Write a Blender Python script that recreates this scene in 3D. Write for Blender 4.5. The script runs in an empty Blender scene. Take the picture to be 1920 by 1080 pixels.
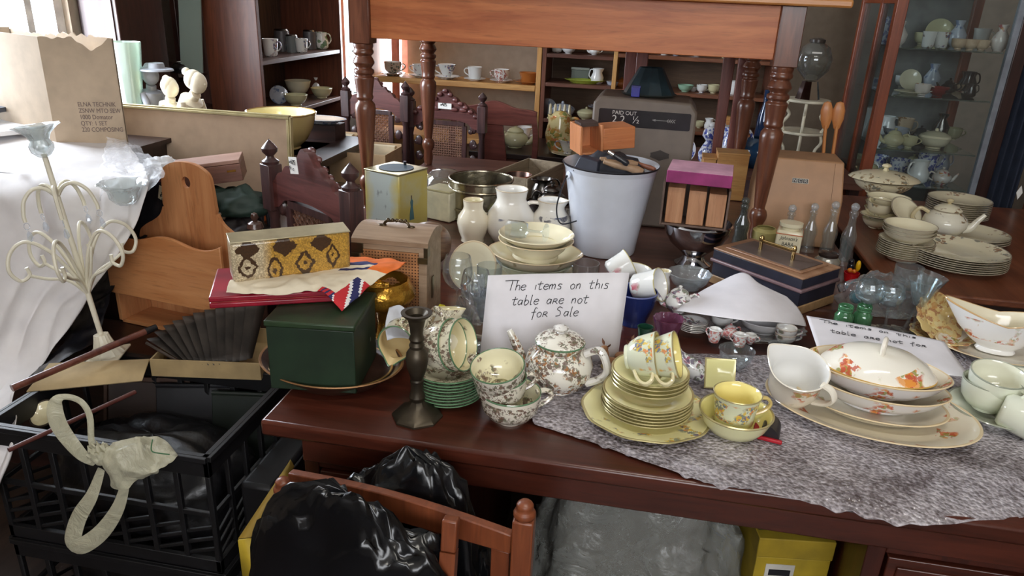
import bpy, math, random
from mathutils import Vector, Matrix, noise
random.seed(7)
R = math.radians; PI = math.pi
SC = bpy.context.scene; COL = SC.collection
# ---------------------------------------------------------------- camera
FPX = 1389.4; PIT = R(21.6); ROL = R(2.49); YAW = R(9.7); CZ = 1.49
cam_d = bpy.data.cameras.new('camera'); cam = bpy.data.objects.new('camera', cam_d); COL.objects.link(cam)
cam_d.sensor_width = 36; cam_d.lens = FPX / 1920 * 36; cam_d.clip_start = .02
cam.matrix_world = (Matrix.Translation((0, 0, CZ)) @ Matrix.Rotation(YAW, 4, 'Z') @ Matrix.Rotation(PI / 2 - PIT, 4, 'X') @ Matrix.Rotation(ROL, 4, 'Z'))
SC.camera = cam
# ---------------------------------------------------------------- world, lamps, exposure
w = bpy.data.worlds.new('world'); SC.world = w; w.use_nodes = True
w.node_tree.nodes['Background'].inputs[0].default_value = (.86, .93, 1, 1)
w.node_tree.nodes['Background'].inputs[1].default_value = 3.0
def area(name, loc, rot, sx, sy, power, col):
    d = bpy.data.lights.new(name, 'AREA'); d.shape = 'RECTANGLE'; d.size = sx; d.size_y = sy; d.energy = power; d.color = col
    o = bpy.data.objects.new(name, d); o.location = loc; o.rotation_euler = [R(a) for a in rot]; COL.objects.link(o); return o
area('window_daylight_side', (-2.62, 2.45, 1.65), (0, -90, 0), 1.5, 1.1, 120, (.9, .95, 1))
area('window_daylight_back', (-1.87, 5.06, 1.45), (-90, 0, 0), .5, 1.5, 30, (.92, .96, 1))
area('shop_window_daylight', (.6, -2.38, 2.05), (90, 0, 0), 2.8, 1.0, 42, (1, .97, .95))
area('ceiling_tube_light', (.3, .25, 2.86), (0, 0, 8), 1.3, .1, 12, (1, .95, .85))
SC.view_settings.view_transform = 'Standard'; SC.view_settings.look = 'None'
SC.view_settings.gamma = 1; SC.view_settings.use_curve_mapping = False
SC.view_settings.exposure = .47
SC.cycles.use_denoising = True; SC.cycles.max_bounces = 10; SC.cycles.transparent_max_bounces = 24
SC.cycles.transmission_bounces = 8; SC.cycles.caustics_refractive = False; SC.cycles.caustics_reflective = False
SC.cycles.sample_clamp_indirect = 4
# ---------------------------------------------------------------- pixel (of the 1920x1080 photo) -> world point
def ray(px, py):
    X = px - 960; Y = py - 540
    x = X * math.cos(ROL) + Y * math.sin(ROL); y = -X * math.sin(ROL) + Y * math.cos(ROL)
    dy = FPX * math.cos(PIT) - y * math.sin(PIT); dz = -FPX * math.sin(PIT) - y * math.cos(PIT)
    c, s = math.cos(YAW), math.sin(YAW)
    return Vector((x * c - dy * s, x * s + dy * c, dz))
def onz(px, py, z):
    d = ray(px, py); return Vector((0, 0, CZ)) + d * ((z - CZ) / d.z)
def ony(px, py, y):
    d = ray(px, py); return Vector((0, 0, CZ)) + d * (y / d.y)
def onx(px, py, x):
    d = ray(px, py); return Vector((0, 0, CZ)) + d * (x / d.x)
VD = Vector((-math.sin(YAW) * math.cos(PIT), math.cos(YAW) * math.cos(PIT), -math.sin(PIT)))
def mpp(p): return (Vector(p) - Vector((0, 0, CZ))).dot(VD) / FPX      # metres per pixel at a point
TZ = .76                                                                # desk top height
def T(x=0, y=0, z=0): return Matrix.Translation((x, y, z))
def RX(a): return Matrix.Rotation(R(a), 4, 'X')
def RY(a): return Matrix.Rotation(R(a), 4, 'Y')
def RZ(a): return Matrix.Rotation(R(a), 4, 'Z')
def SX(x, y, z): return Matrix.Diagonal((x, y, z, 1))
# ---------------------------------------------------------------- materials
def lin(c):
    r = []
    for v in c[:3]:
        v = v / 255.; r.append(v / 12.92 if v <= .04045 else ((v + .055) / 1.055) ** 2.4)
    return (*r, 1)
class NT:
    def __init__(s, name):
        s.m = bpy.data.materials.new(name); s.m.use_nodes = True; s.t = s.m.node_tree; s.b = s.t.nodes['Principled BSDF']
    def n(s, typ, **kw):
        x = s.t.nodes.new('ShaderNode' + typ)
        for k, v in kw.items():
            if isinstance(k, str) and k.startswith('i_'):
                x.inputs[k[2:].replace('_', ' ')].default_value = v
            else: setattr(x, k, v)
        return x
    def l(s, a, b): s.t.links.new(a, b)
    def math(s, op, a, b=None, c=None):
        x = s.n('Math', operation=op)
        for i, v in enumerate((a, b, c)):
            if v is None: continue
            if isinstance(v, (int, float)): x.inputs[i].default_value = v
            else: s.l(v, x.inputs[i])
        return x.outputs[0]
    def mix(s, f, a, b):
        x = s.n('Mix', data_type='RGBA')
        for i, v in ((0, f), (6, a), (7, b)):
            if isinstance(v, (int, float)): x.inputs[i].default_value = v
            elif isinstance(v, (tuple, list)): x.inputs[i].default_value = lin(v)
            else: s.l(v, x.inputs[i])
        return x.outputs[2]
    def coord(s, scale=(1, 1, 1), rot=(0, 0, 0)):
        tc = s.n('TexCoord'); mp = s.n('Mapping'); mp.inputs['Scale'].default_value = scale
        mp.inputs['Rotation'].default_value = [R(a) for a in rot]; s.l(tc.outputs['Object'], mp.inputs[0]); return mp.outputs[0]
    def noise(s, co, scale, detail=3, rough=.5, dist=0):
        x = s.n('TexNoise', i_Scale=scale, i_Detail=detail, i_Roughness=rough, i_Distortion=dist); s.l(co, x.inputs['Vector']); return x.outputs['Fac']
    def ramp(s, f, lo, hi):
        x = s.n('MapRange'); x.inputs[1].default_value = lo; x.inputs[2].default_value = hi; s.l(f, x.inputs[0]); return x.outputs[0]
    def bump(s, h, st=.3, d=.01):
        x = s.n('Bump', i_Strength=st, i_Distance=d); s.l(h, x.inputs['Height']); s.l(x.outputs[0], s.b.inputs['Normal'])
    def set(s, **k):
        for a, v in k.items():
            i = s.b.inputs[a.replace('_', ' ')]
            if isinstance(v, tuple): i.default_value = lin(v)
            elif isinstance(v, (int, float)): i.default_value = v
            else: s.l(v, i)
        return s.m
_mc = {}
def plain(col, rough=.5, metal=0, var=.12, bump=0, bs=60, coat=0, name=None, sss=0):
    k = ('p', tuple(col), rough, metal, var, bump, bs, coat)
    if k in _mc: return _mc[k]
    m = NT(name or 'plain'); co = m.coord(); f = m.noise(co, 18, 4)
    dark = tuple(max(0, v * (1 - var)) for v in col); lite = tuple(min(255, v * (1 + var * .5)) for v in col)
    m.set(Base_Color=m.mix(m.ramp(f, .3, .7), dark, lite), Roughness=rough, Metallic=metal, Coat_Weight=coat)
    if bump: m.bump(m.noise(co, bs, 4), bump, .004)
    _mc[k] = m.m; return m.m
def wood(c1, c2, rough=.4, axis='x', sc=1, coat=.2, knots=False, name='wood'):
    k = ('w', c1, c2, rough, axis, sc, knots)
    if k in _mc: return _mc[k]
    m = NT(name); s = {'x': (1.2, 14, 14), 'y': (14, 1.2, 14), 'z': (14, 14, 1.2)}[axis]
    co = m.coord(tuple(v * sc for v in s)); f = m.noise(co, 2.2, 6, .6, 1.2)
    co2 = m.coord(tuple(v * sc * 3 for v in s)); g = m.noise(co2, 5, 3, .6)
    col = m.mix(m.ramp(f, .35, .68), c1, c2)
    col = m.mix(m.math('MULTIPLY', m.ramp(g, .55, .75), .35), col, tuple(v * .55 for v in c1))
    if knots:
        v = m.n('TexVoronoi', i_Scale=5.5 * sc); m.l(m.coord((1, 1, 1)), v.inputs['Vector'])
        col = m.mix(m.ramp(v.outputs['Distance'], .13, .05), col, tuple(x * .45 for x in c1))
    m.set(Base_Color=col, Roughness=rough, Coat_Weight=coat, Coat_Roughness=.25); m.bump(g, .08, .002)
    _mc[k] = m.m; return m.m
def china(base, cols=(), scale=40, dens=.35, zr=None, rr=None, rough=.12, fine=False, seed=0, name='china'):
    """glazed ceramic; cols = blotch colours of the printed flowers, limited to a band in z (zr) or radius (rr)"""
    k = ('c', base, tuple(cols), scale, dens, zr, rr, rough, fine, seed)
    if k in _mc: return _mc[k]
    m = NT(name); col = m.mix(m.ramp(m.noise(m.coord(), 7, 2), .3, .7), tuple(v * .97 for v in base), base)
    if cols:
        tc = m.n('TexCoord'); mp = m.n('Mapping'); mp.inputs['Location'].default_value = (seed * 1.37 + .3, seed * .7, seed * .31)
        m.l(tc.outputs['Object'], mp.inputs[0]); co = mp.outputs[0]
        nz = m.n('TexNoise', i_Scale=scale * 1.6, i_Detail=3.); m.l(co, nz.inputs['Vector'])
        wv = m.n('VectorMath', operation='MULTIPLY_ADD'); m.l(nz.outputs['Color'], wv.inputs[0]); wv.inputs[1].default_value = (1.1 / scale,) * 3; m.l(co, wv.inputs[2])
        big = m.ramp(m.noise(co, scale * .33, 2), .62 - dens * .4, .68 - dens * .4)
        mask = big
        sp = m.n('SeparateXYZ'); m.l(tc.outputs['Object'], sp.inputs[0])
        if zr:
            mask = m.math('MULTIPLY', mask, m.math('MULTIPLY', m.math('GREATER_THAN', sp.outputs[2], zr[0]), m.math('LESS_THAN', sp.outputs[2], zr[1])))
        if rr:
            q = m.math('SQRT', m.math('ADD', m.math('POWER', sp.outputs[0], 2.), m.math('POWER', sp.outputs[1], 2.)))
            mask = m.math('MULTIPLY', mask, m.math('MULTIPLY', m.math('GREATER_THAN', q, rr[0]), m.math('LESS_THAN', q, rr[1])))
        for i, c in enumerate(cols):
            v = m.n('TexVoronoi', i_Scale=scale * (1 + .23 * i)); m.l(wv.outputs[0], v.inputs['Vector'])
            cs = m.n('SeparateColor'); m.l(v.outputs['Color'], cs.inputs[0])
            pick = m.math('GREATER_THAN', cs.outputs[i % 3], .42)
            blot = m.math('LESS_THAN', v.outputs['Distance'], .5 if not fine else .42)
            f = m.math('MULTIPLY', m.math('MULTIPLY', pick, blot), mask)
            col = m.mix(m.math('MULTIPLY', f, .85), col, c)
        if fine:
            g = m.ramp(m.noise(co, scale * 4, 2), .56, .6); col = m.mix(m.math('MULTIPLY', g, m.math('MULTIPLY', mask, .75)), col, cols[0])
    m.set(Base_Color=col, Roughness=rough, Specular_IOR_Level=.5, Coat_Weight=.25, Coat_Roughness=.05)
    _mc[k] = m.m; return m.m
def glass(tint=(248, 250, 251), dens=.012, rough=.02, name='glass', bump=0, gl=1.):
    k = ('g', tint, dens, rough, bump, gl)
    if k in _mc: return _mc[k]
    m = NT(name); t = m.t; t.nodes.remove(m.b)
    out = [n for n in t.nodes if n.type == 'OUTPUT_MATERIAL'][0]
    tr = m.n('BsdfTransparent'); tr.inputs[0].default_value = lin(tint)
    gs = m.n('BsdfGlossy'); gs.inputs['Roughness'].default_value = rough; gs.inputs['Color'].default_value = (.95, .97, 1, 1)
    df = m.n('BsdfDiffuse'); df.inputs[0].default_value = lin(tint)
    fr = m.n('Fresnel', i_IOR=1.5); gb_ = m.n('NewGeometry'); m.l(m.math('SUBTRACT', 1.5, m.math('MULTIPLY', gb_.outputs['Backfacing'], .8333)), fr.inputs['IOR'])
    if bump:
        b = m.n('Bump', i_Strength=bump, i_Distance=.004); m.l(m.noise(m.coord(), 55, 3), b.inputs['Height'])
        m.l(b.outputs[0], gs.inputs['Normal']); m.l(b.outputs[0], fr.inputs['Normal'])
    m1 = m.n('MixShader'); m1.inputs[0].default_value = dens; m.l(tr.outputs[0], m1.inputs[1]); m.l(df.outputs[0], m1.inputs[2])
    m2 = m.n('MixShader'); m.l(m.math('MULTIPLY', fr.outputs[0], gl * 1.5), m2.inputs[0]); m.l(m1.outputs[0], m2.inputs[1]); m.l(gs.outputs[0], m2.inputs[2])
    m.l(m2.outputs[0], out.inputs[0]); _mc[k] = m.m; return m.m
def film(col, alpha=.4, rough=.25, bump=.4, bs=14, name='plastic_film'):
    m = NT(name); co = m.coord(); f = m.noise(co, bs, 5, .65, 1.5)
    m.set(Base_Color=col, Roughness=rough, Alpha=m.math('ADD', m.math('MULTIPLY', f, .5), alpha - .25), Specular_IOR_Level=.6)
    m.bump(f, bump, .02); return m.m
# ---------------------------------------------------------------- mesh builder
class MB:
    def __init__(s): s.v = []; s.f = []; s.mi = []; s.fl = []
    def add(s, vs, fs, mi=0, M=None, flat=False):
        o = len(s.v)
        for v in vs:
            v = Vector(v); s.v.append(M @ v if M is not None else v)
        for i, f in enumerate(fs):
            s.f.append([o + j for j in f]); s.mi.append(mi[i] if isinstance(mi, list) else mi); s.fl.append(flat)
        return s
    def box(s, x0, x1, y0, y1, z0, z1, mi=0, M=None, tap=0):
        t = tap
        vs = [(x0, y0, z0), (x1, y0, z0), (x1, y1, z0), (x0, y1, z0), (x0 + t, y0 + t, z1), (x1 - t, y0 + t, z1), (x1 - t, y1 - t, z1), (x0 + t, y1 - t, z1)]
        return s.add(vs, [(0, 3, 2, 1), (4, 5, 6, 7), (0, 1, 5, 4), (1, 2, 6, 5), (2, 3, 7, 6), (3, 0, 4, 7)], mi, M, True)
    def lathe(s, prof, n=32, M=None, mi=0, sx=1, sy=1, flute=0, fn=0, warp=None):
        """prof = [(r, z, mat?)...]; r=0 ends are closed to a point; flute = amplitude of fn lobes; warp(x,y,z,a)->(x,y,z)"""
        vs = []; fs = []; ms = []; rings = []
        for p in prof:
            r, z = p[0], p[1]
            if r <= 1e-6: rings.append([len(vs)]); vs.append((0, 0, z)); continue
            ring = []
            for i in range(n):
                a = 2 * PI * i / n; q = r * (1 + (flute * math.cos(fn * a) if fn else 0))
                x, y, zz = q * math.cos(a) * sx, q * math.sin(a) * sy, z
                if warp: x, y, zz = warp(x, y, zz, a)
                ring.append(len(vs)); vs.append((x, y, zz))
            rings.append(ring)
        for k in range(len(prof) - 1):
            A, B = rings[k], rings[k + 1]; m = prof[k + 1][2] if len(prof[k + 1]) > 2 else mi
            for i in range(n):
                j = (i + 1) % n
                if len(A) == 1 and len(B) == 1: continue
                if len(A) == 1: fs.append((A[0], B[j], B[i]))
                elif len(B) == 1: fs.append((A[i], A[j], B[0]))
                else: fs.append((A[i], A[j], B[j], B[i]))
                ms.append(m)
        return s.add(vs, fs, ms, M)
    def tube(s, pts, r, n=8, M=None, mi=0, closed=False, caps=True, sq=None):
        pts = [Vector(p) for p in pts]; m = len(pts); vs = []; fs = []
        up = None
        for i, p in enumerate(pts):
            a = pts[i - 1] if (i or closed) else pts[0]; b = pts[(i + 1) % m] if (i < m - 1 or closed) else pts[-1]
            t = (b - a).normalized() if (b - a).length > 1e-9 else Vector((0, 0, 1))
            if up is None: up = t.orthogonal().normalized() if sq is None else (Vector(sq) - t * t.dot(Vector(sq))).normalized()
            up = (up - t * up.dot(t)).normalized(); sd = t.cross(up)
            rr = r[i] if isinstance(r, (list, tuple)) else r
            ra, rb = rr if isinstance(rr, tuple) else (rr, rr)
            for k in range(n):
                c = 2 * PI * (k + (.5 if n == 4 else 0)) / n; vs.append(p + up * math.cos(c) * ra + sd * math.sin(c) * rb)
        for i in range(m - (0 if closed else 1)):
            j = (i + 1) % m
            for k in range(n):
                l = (k + 1) % n; fs.append((i * n + k, i * n + l, j * n + l, j * n + k))
        if caps and not closed: fs.append(tuple(range(n))[::-1]); fs.append(tuple((m - 1) * n + k for k in range(n)))
        return s.add(vs, fs, mi, M)
    def prism(s, poly, d, M=None, mi=0, flat=True):
        """poly in xy extruded d in z"""
        n = len(poly); vs = [(x, y, 0) for x, y in poly] + [(x, y, d) for x, y in poly]
        fs = [tuple(range(n))[::-1], tuple(range(n, 2 * n))] + [(i, (i + 1) % n, n + (i + 1) % n, n + i) for i in range(n)]
        return s.add(vs, fs, mi, M, flat)
    def sphere(s, c, r, M=None, mi=0, n=16, sz=(1, 1, 1)):
        prof = [(math.sin(PI * i / 10) * r, -math.cos(PI * i / 10) * r) for i in range(11)]; prof[0] = (0, -r); prof[-1] = (0, r)
        MM = T(*c) @ SX(*sz); return s.lathe(prof, n, (M @ MM) if M is not None else MM, mi)
    def grid(s, fn, nu, nv, mi=0, M=None, mf=None, wrapu=False):
        vs = [fn(i / (nu if wrapu else nu - 1), j / (nv - 1)) for j in range(nv) for i in range(nu)]; fs = []; ms = []
        for j in range(nv - 1):
            for i in range(nu if wrapu else nu - 1):
                k = (i + 1) % nu
                fs.append((j * nu + i, j * nu + k, (j + 1) * nu + k, (j + 1) * nu + i)); ms.append(mf((i + .5) / nu, (j + .5) / nv) if mf else mi)
        return s.add(vs, fs, ms, M)
    def build(s, name, mats, parent=None, M=None, bevel=0, solid=0, sub=0, angle=40, **props):
        me = bpy.data.meshes.new(name); me.from_pydata([tuple(v) for v in s.v], [], s.f); me.update()
        if not isinstance(mats, (list, tuple)): mats = [mats]
        for m in mats: me.materials.append(m)
        me.polygons.foreach_set('material_index', [min(i, len(mats) - 1) for i in s.mi]); me.shade_smooth()
        me.set_sharp_from_angle(angle=R(angle)); me.validate()
        o = bpy.data.objects.new(name, me); COL.objects.link(o)
        if solid: q = o.modifiers.new('solid', 'SOLIDIFY'); q.thickness = solid; q.offset = 0
        if bevel: q = o.modifiers.new('bevel', 'BEVEL'); q.width = bevel; q.segments = 2; q.limit_method = 'ANGLE'; q.angle_limit = R(40)
        if sub: q = o.modifiers.new('sub', 'SUBSURF'); q.levels = sub; q.render_levels = sub
        if parent: o.parent = parent
        if M is not None: o.matrix_basis = M
        for k, v in props.items(): o[k] = v
        return o
def tag(o, label, cat, group=None):
    o['label'] = label; o['category'] = cat
    if group: o['group'] = group
    return o
def thing(name, label, cat, loc=(0, 0, 0), rz=0, group=None, M=None):
    o = bpy.data.objects.new(name, None); o.empty_display_size = .02; COL.objects.link(o)
    o.matrix_basis = M if M is not None else T(*loc) @ RZ(rz)
    return tag(o, label, cat, group)
def struct(o): o['kind'] = 'structure'; return o
def place(o, loc, rz=0, rx=0, ry=0): o.matrix_basis = T(*loc) @ RZ(rz) @ RX(rx) @ RY(ry); return o
def dup(o, M=None, label=None, group=None, parent=None):
    c = o.copy(); COL.objects.link(c); c.parent = parent
    if parent is not None: c.matrix_basis = o.matrix_basis.copy()
    if M is not None: c.matrix_basis = M
    if label: c['label'] = label
    if group: c['group'] = group
    for ch in o.children: dup(ch, parent=c)
    return c
def spl(pts, n=8, closed=False):
    pts = [Vector(p) for p in pts]; out = []; m = len(pts)
    for i in range(m if closed else m - 1):
        if closed: a, b, c, d = pts[(i - 1) % m], pts[i], pts[(i + 1) % m], pts[(i + 2) % m]
        else: a, b, c, d = pts[max(i - 1, 0)], pts[i], pts[i + 1], pts[min(i + 2, m - 1)]
        for k in range(n):
            t = k / n; out.append(.5 * ((2 * b) + (c - a) * t + (2 * a - 5 * b + 4 * c - d) * t * t + (3 * b - a - 3 * c + d) * t ** 3))
    if not closed: out.append(pts[-1])
    return out
def surf(ctrl):
    """bicubic (Catmull-Rom) surface through a grid of points -> fn(u, v)"""
    nr, nc = len(ctrl), len(ctrl[0]); C = [[Vector(p) for p in r] for r in ctrl]
    def cr(a, b, c, d, t): return .5 * ((2 * b) + (c - a) * t + (2 * a - 5 * b + 4 * c - d) * t * t + (3 * b - a - 3 * c + d) * t ** 3)
    def at1(row, u):
        x = u * (nc - 1); i = min(int(x), nc - 2); t = x - i
        return cr(row[max(i - 1, 0)], row[i], row[i + 1], row[min(i + 2, nc - 1)], t)
    def f(u, v):
        x = v * (nr - 1); i = min(int(x), nr - 2); t = x - i
        return cr(*[at1(C[min(max(k, 0), nr - 1)], u) for k in (i - 1, i, i + 1, i + 2)], t)
    return f
def crumple(f, amp, sc, seed=0):
    def g(u, v):
        p = f(u, v); q = p * sc + Vector((seed, seed * .7, 0))
        n1 = 1 - abs(noise.noise(q)) * 2; n2 = 1 - abs(noise.noise(q * 2.3 + Vector((5, 1, 2)))) * 2
        d = noise.noise_vector(q * .8)
        return p + Vector((d.x, d.y, d.z)) * amp * .6 + Vector((0, -.3, .6)) * amp * (n1 * .7 + n2 * .3 - .5)
    return g
def sheetobj(name, ctrl, nu, nv, mats, parent=None, amp=0, sc=10, seed=0, solid=0, mf=None):
    f = surf(ctrl)
    if amp: f = crumple(f, amp, sc, seed)
    return MB().grid(f, nu, nv, mf=mf).build(name, mats, parent, solid=solid, angle=80)
# ---------------------------------------------------------------- materials used widely
WALL = plain((168, 152, 134), .9, var=.05, bump=.05); WALLD = plain((128, 108, 84), .9, var=.08, bump=.05)
MAHOG = wood((66, 34, 24), (100, 54, 38), .35, 'x'); MAHOGZ = wood((80, 42, 32), (120, 68, 52), .38, 'z')
DESKW = wood((62, 28, 19), (92, 44, 31), .28, 'x', .8, coat=.35); DESKZ = wood((56, 24, 17), (82, 38, 27), .35, 'z')
ORANGE = wood((168, 92, 50), (204, 126, 74), .45, 'x', .7, coat=.08); LEGW = wood((84, 46, 32), (124, 76, 54), .3, 'z', coat=.3)
PINE = wood((196, 140, 78), (224, 174, 108), .45, 'x'); PINEZ = wood((196, 140, 78), (224, 174, 108), .45, 'z')
PINE2 = wood((186, 122, 66), (214, 152, 90), .4, 'x', .9, coat=.3)
DARKW = wood((34, 18, 15), (62, 34, 28), .35, 'z'); DARKX = wood((30, 16, 13), (54, 30, 24), .4, 'x')
CARVE = wood((50, 28, 26), (86, 50, 46), .35, 'z', 1.3)
CREAM = china((238, 228, 196)); WHITE = china((240, 240, 238)); IVORY = china((232, 222, 184))
GOLD = plain((176, 140, 70), .25, .9); CHROME = plain((205, 205, 210), .08, 1, .03); PEWTER = plain((120, 116, 112), .25, 1)
GREENRIM = china((96, 132, 98)); BLACK = plain((20, 20, 24), .5); INK = plain((24, 24, 30), .6)
PAPER = plain((232, 230, 236), .85, var=.03); CARD = plain((188, 158, 122), .85, var=.08, bump=.03)
LABELM = plain((236, 234, 228), .7, var=.03)
CLEAR = glass(); CLEARD = glass((242, 246, 247), .035); CUT = glass((238, 243, 245), .12, .04, bump=.8)
# ---------------------------------------------------------------- the room
def wall_with_hole(name, axis, at, a0, a1, h0, h1, hz0, hz1, H=2.95, th=.1, mat=None):
    m = MB()
    def b(p0, p1, z0, z1):
        if p1 - p0 < 1e-4: return
        if axis == 'y': m.box(p0, p1, at, at + th, z0, z1)
        else: m.box(at, at + th, p0, p1, z0, z1)
    b(a0, h0, 0, H); b(h1, a1, 0, H); b(h0, h1, 0, hz0); b(h0, h1, hz1, H)
    return struct(m.build(name, mat or WALL))
struct(MB().box(-2.6, 3.3, -2.6, 5.05, -.1, 0).build('floor', wood((44, 32, 26), (66, 50, 40), .5, 'y', .5)))
struct(MB().box(-2.6, 3.3, -2.6, 5.05, 2.95, 3.05).build('ceiling', plain((205, 200, 190), .9)))
wall_with_hole('wall_back', 'y', 4.95, -2.6, 3.3, -2.12, -1.62, .75, 2.3)
wall_with_hole('wall_left', 'x', -2.6, -2.6, 4.95, 1.9, 3.0, .9, 2.4)
struct(MB().box(3.2, 3.3, -2.6, 4.95, 0, 2.95).build('wall_right', WALLD))
wall_with_hole('wall_front', 'y', -2.6, -2.5, 3.2, -.9, 2.1, 1.5, 2.6)
def windowframe(name, axis, at, p0, p1, z0, z1, nb, col=(226, 220, 214)):
    m = MB(); W = .05
    def b(a0, a1, c0, c1, d=.04):
        if axis == 'y': m.box(a0, a1, at - d / 2, at + d / 2, c0, c1)
        else: m.box(at - d / 2, at + d / 2, a0, a1, c0, c1)
    b(p0, p0 + W, z0, z1); b(p1 - W, p1, z0, z1); b(p0 + W, p1 - W, z0, z0 + W); b(p0 + W, p1 - W, z1 - W, z1)
    for i in range(1, nb):
        x = p0 + (p1 - p0) * i / nb; b(x - .018, x + .018, z0 + W, z1 - W, .03)
    o = struct(m.build(name, plain(col, .5)))
    g = MB()
    if axis == 'y': g.box(p0 + W, p1 - W, at - .003, at + .003, z0 + W, z1 - W)
    else: g.box(at - .003, at + .003, p0 + W, p1 - W, z0 + W, z1 - W)
    g.build('pane', glass((250, 252, 255), .0, .01, gl=.25), o); return o
cc = thing('corner_cupboard', 'dark brown cupboard side against the left wall between window and dresser', 'cupboard'); MB().box(-2.49, -2.30, 3.04, 3.36, 0, 2.05).build('body', DARKW, cc, bevel=.004); MB().box(-2.495, -2.28, 3.02, 3.38, 2.05, 2.08).build('top', DARKX, cc)
MB().box(-2.47, -2.32, 3.034, 3.04, 1.0, 2.0).build('door', wood((52, 30, 26), (80, 50, 44), .35, 'z'), cc)
windowframe('window_1', 'x', -2.55, 1.9, 3.0, .9, 2.4, 6)
windowframe('window_2', 'y', 5.0, -2.12, -1.62, .75, 2.3, 1, (214, 170, 160))
windowframe('window_3', 'y', -2.55, -.9, 2.1, 1.5, 2.6, 3)
struct(MB().box(-1.62, 3.2, 4.93, 4.95, 0, .12).build('baseboard_back', MAHOG))
# fluorescent lamp on the ceiling behind the camera
lt = thing('ceiling_lamp', 'white fluorescent tube lamp fixed on the ceiling above the desk', 'lamp', (.3, .25, 2.9), 8)
MB().box(-.68, .68, -.06, .06, 0, .05).build('housing', plain((220, 220, 218), .4), lt, bevel=.004)
MB().tube([(-.64, 0, -.012), (.64, 0, -.012)], .011, 12).build('tube', plain((240, 240, 240), .3), lt)
# ---------------------------------------------------------------- red-brown writing desk
DX0, DX1, DY0, DY1 = -.63, 1.16, 1.053, 1.885
desk = thing('writing_desk', 'dark red-brown wooden writing desk with two drawer pedestals under the china', 'desk', (0, 0, 0))
MB().box(DX0, DX1, DY0, DY1, TZ - .032, TZ).build('desk_top', DESKW, desk, bevel=.006)
m = MB().box(DX0 + .06, DX1 - .04, DY0 + .035, DY0 + .055, TZ - .1, TZ - .032); m.box(DX0 + .06, DX1 - .04, DY1 - .05, DY1 - .03, TZ - .12, TZ - .032)
m.build('apron', DESKW, desk, bevel=.003)
def pedestal(x0, x1, n):
    m = MB(); y0 = DY0 + .05
    for x in (x0, x1 - .03): m.box(x, x + .03, y0, DY1 - .03, 0.02, TZ - .033)
    m.box(x0 + .03, x1 - .03, DY1 - .05, DY1 - .03, .02, TZ - .033)
    z = TZ - .105
    for k in range(n + 1): m.box(x0 + .03, x1 - .03, y0, y0 + .02, z - k * .155 - .015, z - k * .155)
    p = m.build('pedestal', DESKZ, desk, bevel=.002)
    for k in range(n):
        zt = z - k * .155 - .018
        d = MB().box(x0 + .034, x1 - .034, y0 - .006, y0 + .018, zt - .132, zt).box(x0 + .05, x1 - .05, y0 - .01, y0 - .006, zt - .116, zt - .016)
        d = d.build('drawer', DESKW, p, bevel=.003)
pedestal(DX0 + .055, DX0 + .34, 4); pedestal(.42 + .02, DX1 - .05, 4)
# ---------------------------------------------------------------- long dark table behind the desk
BX0, BX1, BY0, BY1 = -.99, .66, 1.90, 3.42
bt = thing('dining_table', 'long dark wooden table behind the desk carrying the bucket and the jugs', 'table')
MB().box(BX0, BX1, BY0, BY1, TZ - .03, TZ - .002).build('table_top', wood((72, 44, 36), (104, 68, 56), .35, 'x', .8, coat=.3), bt, bevel=.006)
MB().box(BX0 + .08, BX1 - .08, BY0 + .08, BY0 + .1, TZ - .13, TZ - .03).box(BX0 + .08, BX0 + .1, BY0 + .1, BY1 - .1, TZ - .13, TZ - .03).build('apron', DARKX, bt)
for x in (BX0 + .06, BX1 - .06):
    for y in (BY0 + .40, BY1 - .28):
        MB().box(x - .035, x + .035, y - .035, y + .035, 0, TZ - .03, tap=-.004).build('leg', DARKW, bt, bevel=.004)
# ---------------------------------------------------------------- the pine table standing on top of it
def turned(prof, n=24): return MB().lathe([(0, prof[0][1])] + prof + [(0, prof[-1][1])], n)
PT = thing('pine_table', 'orange-brown wooden kitchen table with turned legs, standing on top of the dark table', 'table')
TX0, TX1, TY0, TY1 = -.955, .385, 2.45, 3.2; LH = .56
prof = [(.016, 0), (.021, .03), (.019, .065), (.027, .085), (.028, .1), (.024, .113), (.017, .12), (.02, .15), (.028, .25), (.034, .33), (.036, .355), (.034, .372), (.024, .385), (.03, .395), (.027, .405),
        (.029, .42), (.033, .455), (.034, .462), (.026, .47), (.034, .478), (.034, .488), (.025, .495), (.037, .512), (.03, .528), (.025, .534), (.034, .543), (.034, .55), (.03, .556), (.033, .566), (.033, .575)]
prof = [(r, z * LH / .575) for r, z in prof]
for (x, y) in ((TX0, TY0), (TX1, TY0), (TX0, TY1), (TX1, TY1)):
    l = turned(prof).box(-.035, .035, -.035, .035, LH, LH + .172)
    l.build('leg', LEGW, PT, T(x, y, TZ), bevel=.002)
MB().box(TX0 + .035, TX1 - .035, TY0 - .02, TY0 + .002, TZ + LH + .018, TZ + .732).build('front_apron', ORANGE, PT, bevel=.002)
MB().box(TX0 + .035, TX1 - .035, TY1 - .002, TY1 + .02, TZ + LH + .018, TZ + .732).build('back_apron', ORANGE, PT, bevel=.002)
for x in (TX0, TX1):
    MB().box(x - .012, x + .012, TY0 + .035, TY1 - .035, TZ + LH + .018, TZ + .732).build('side_apron', MAHOGZ, PT, bevel=.002)
MB().box(TX0 - .06, TX1 + .15, TY0 - .075, TY1 + .08, TZ + .732, TZ + .755).build('table_top', PINE2, PT, bevel=.006)
for (dx, dz) in ((-.028, .65), (-.014, .62), (.012, .64), (-.02, .6), (.01, .7)):
    pass
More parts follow.
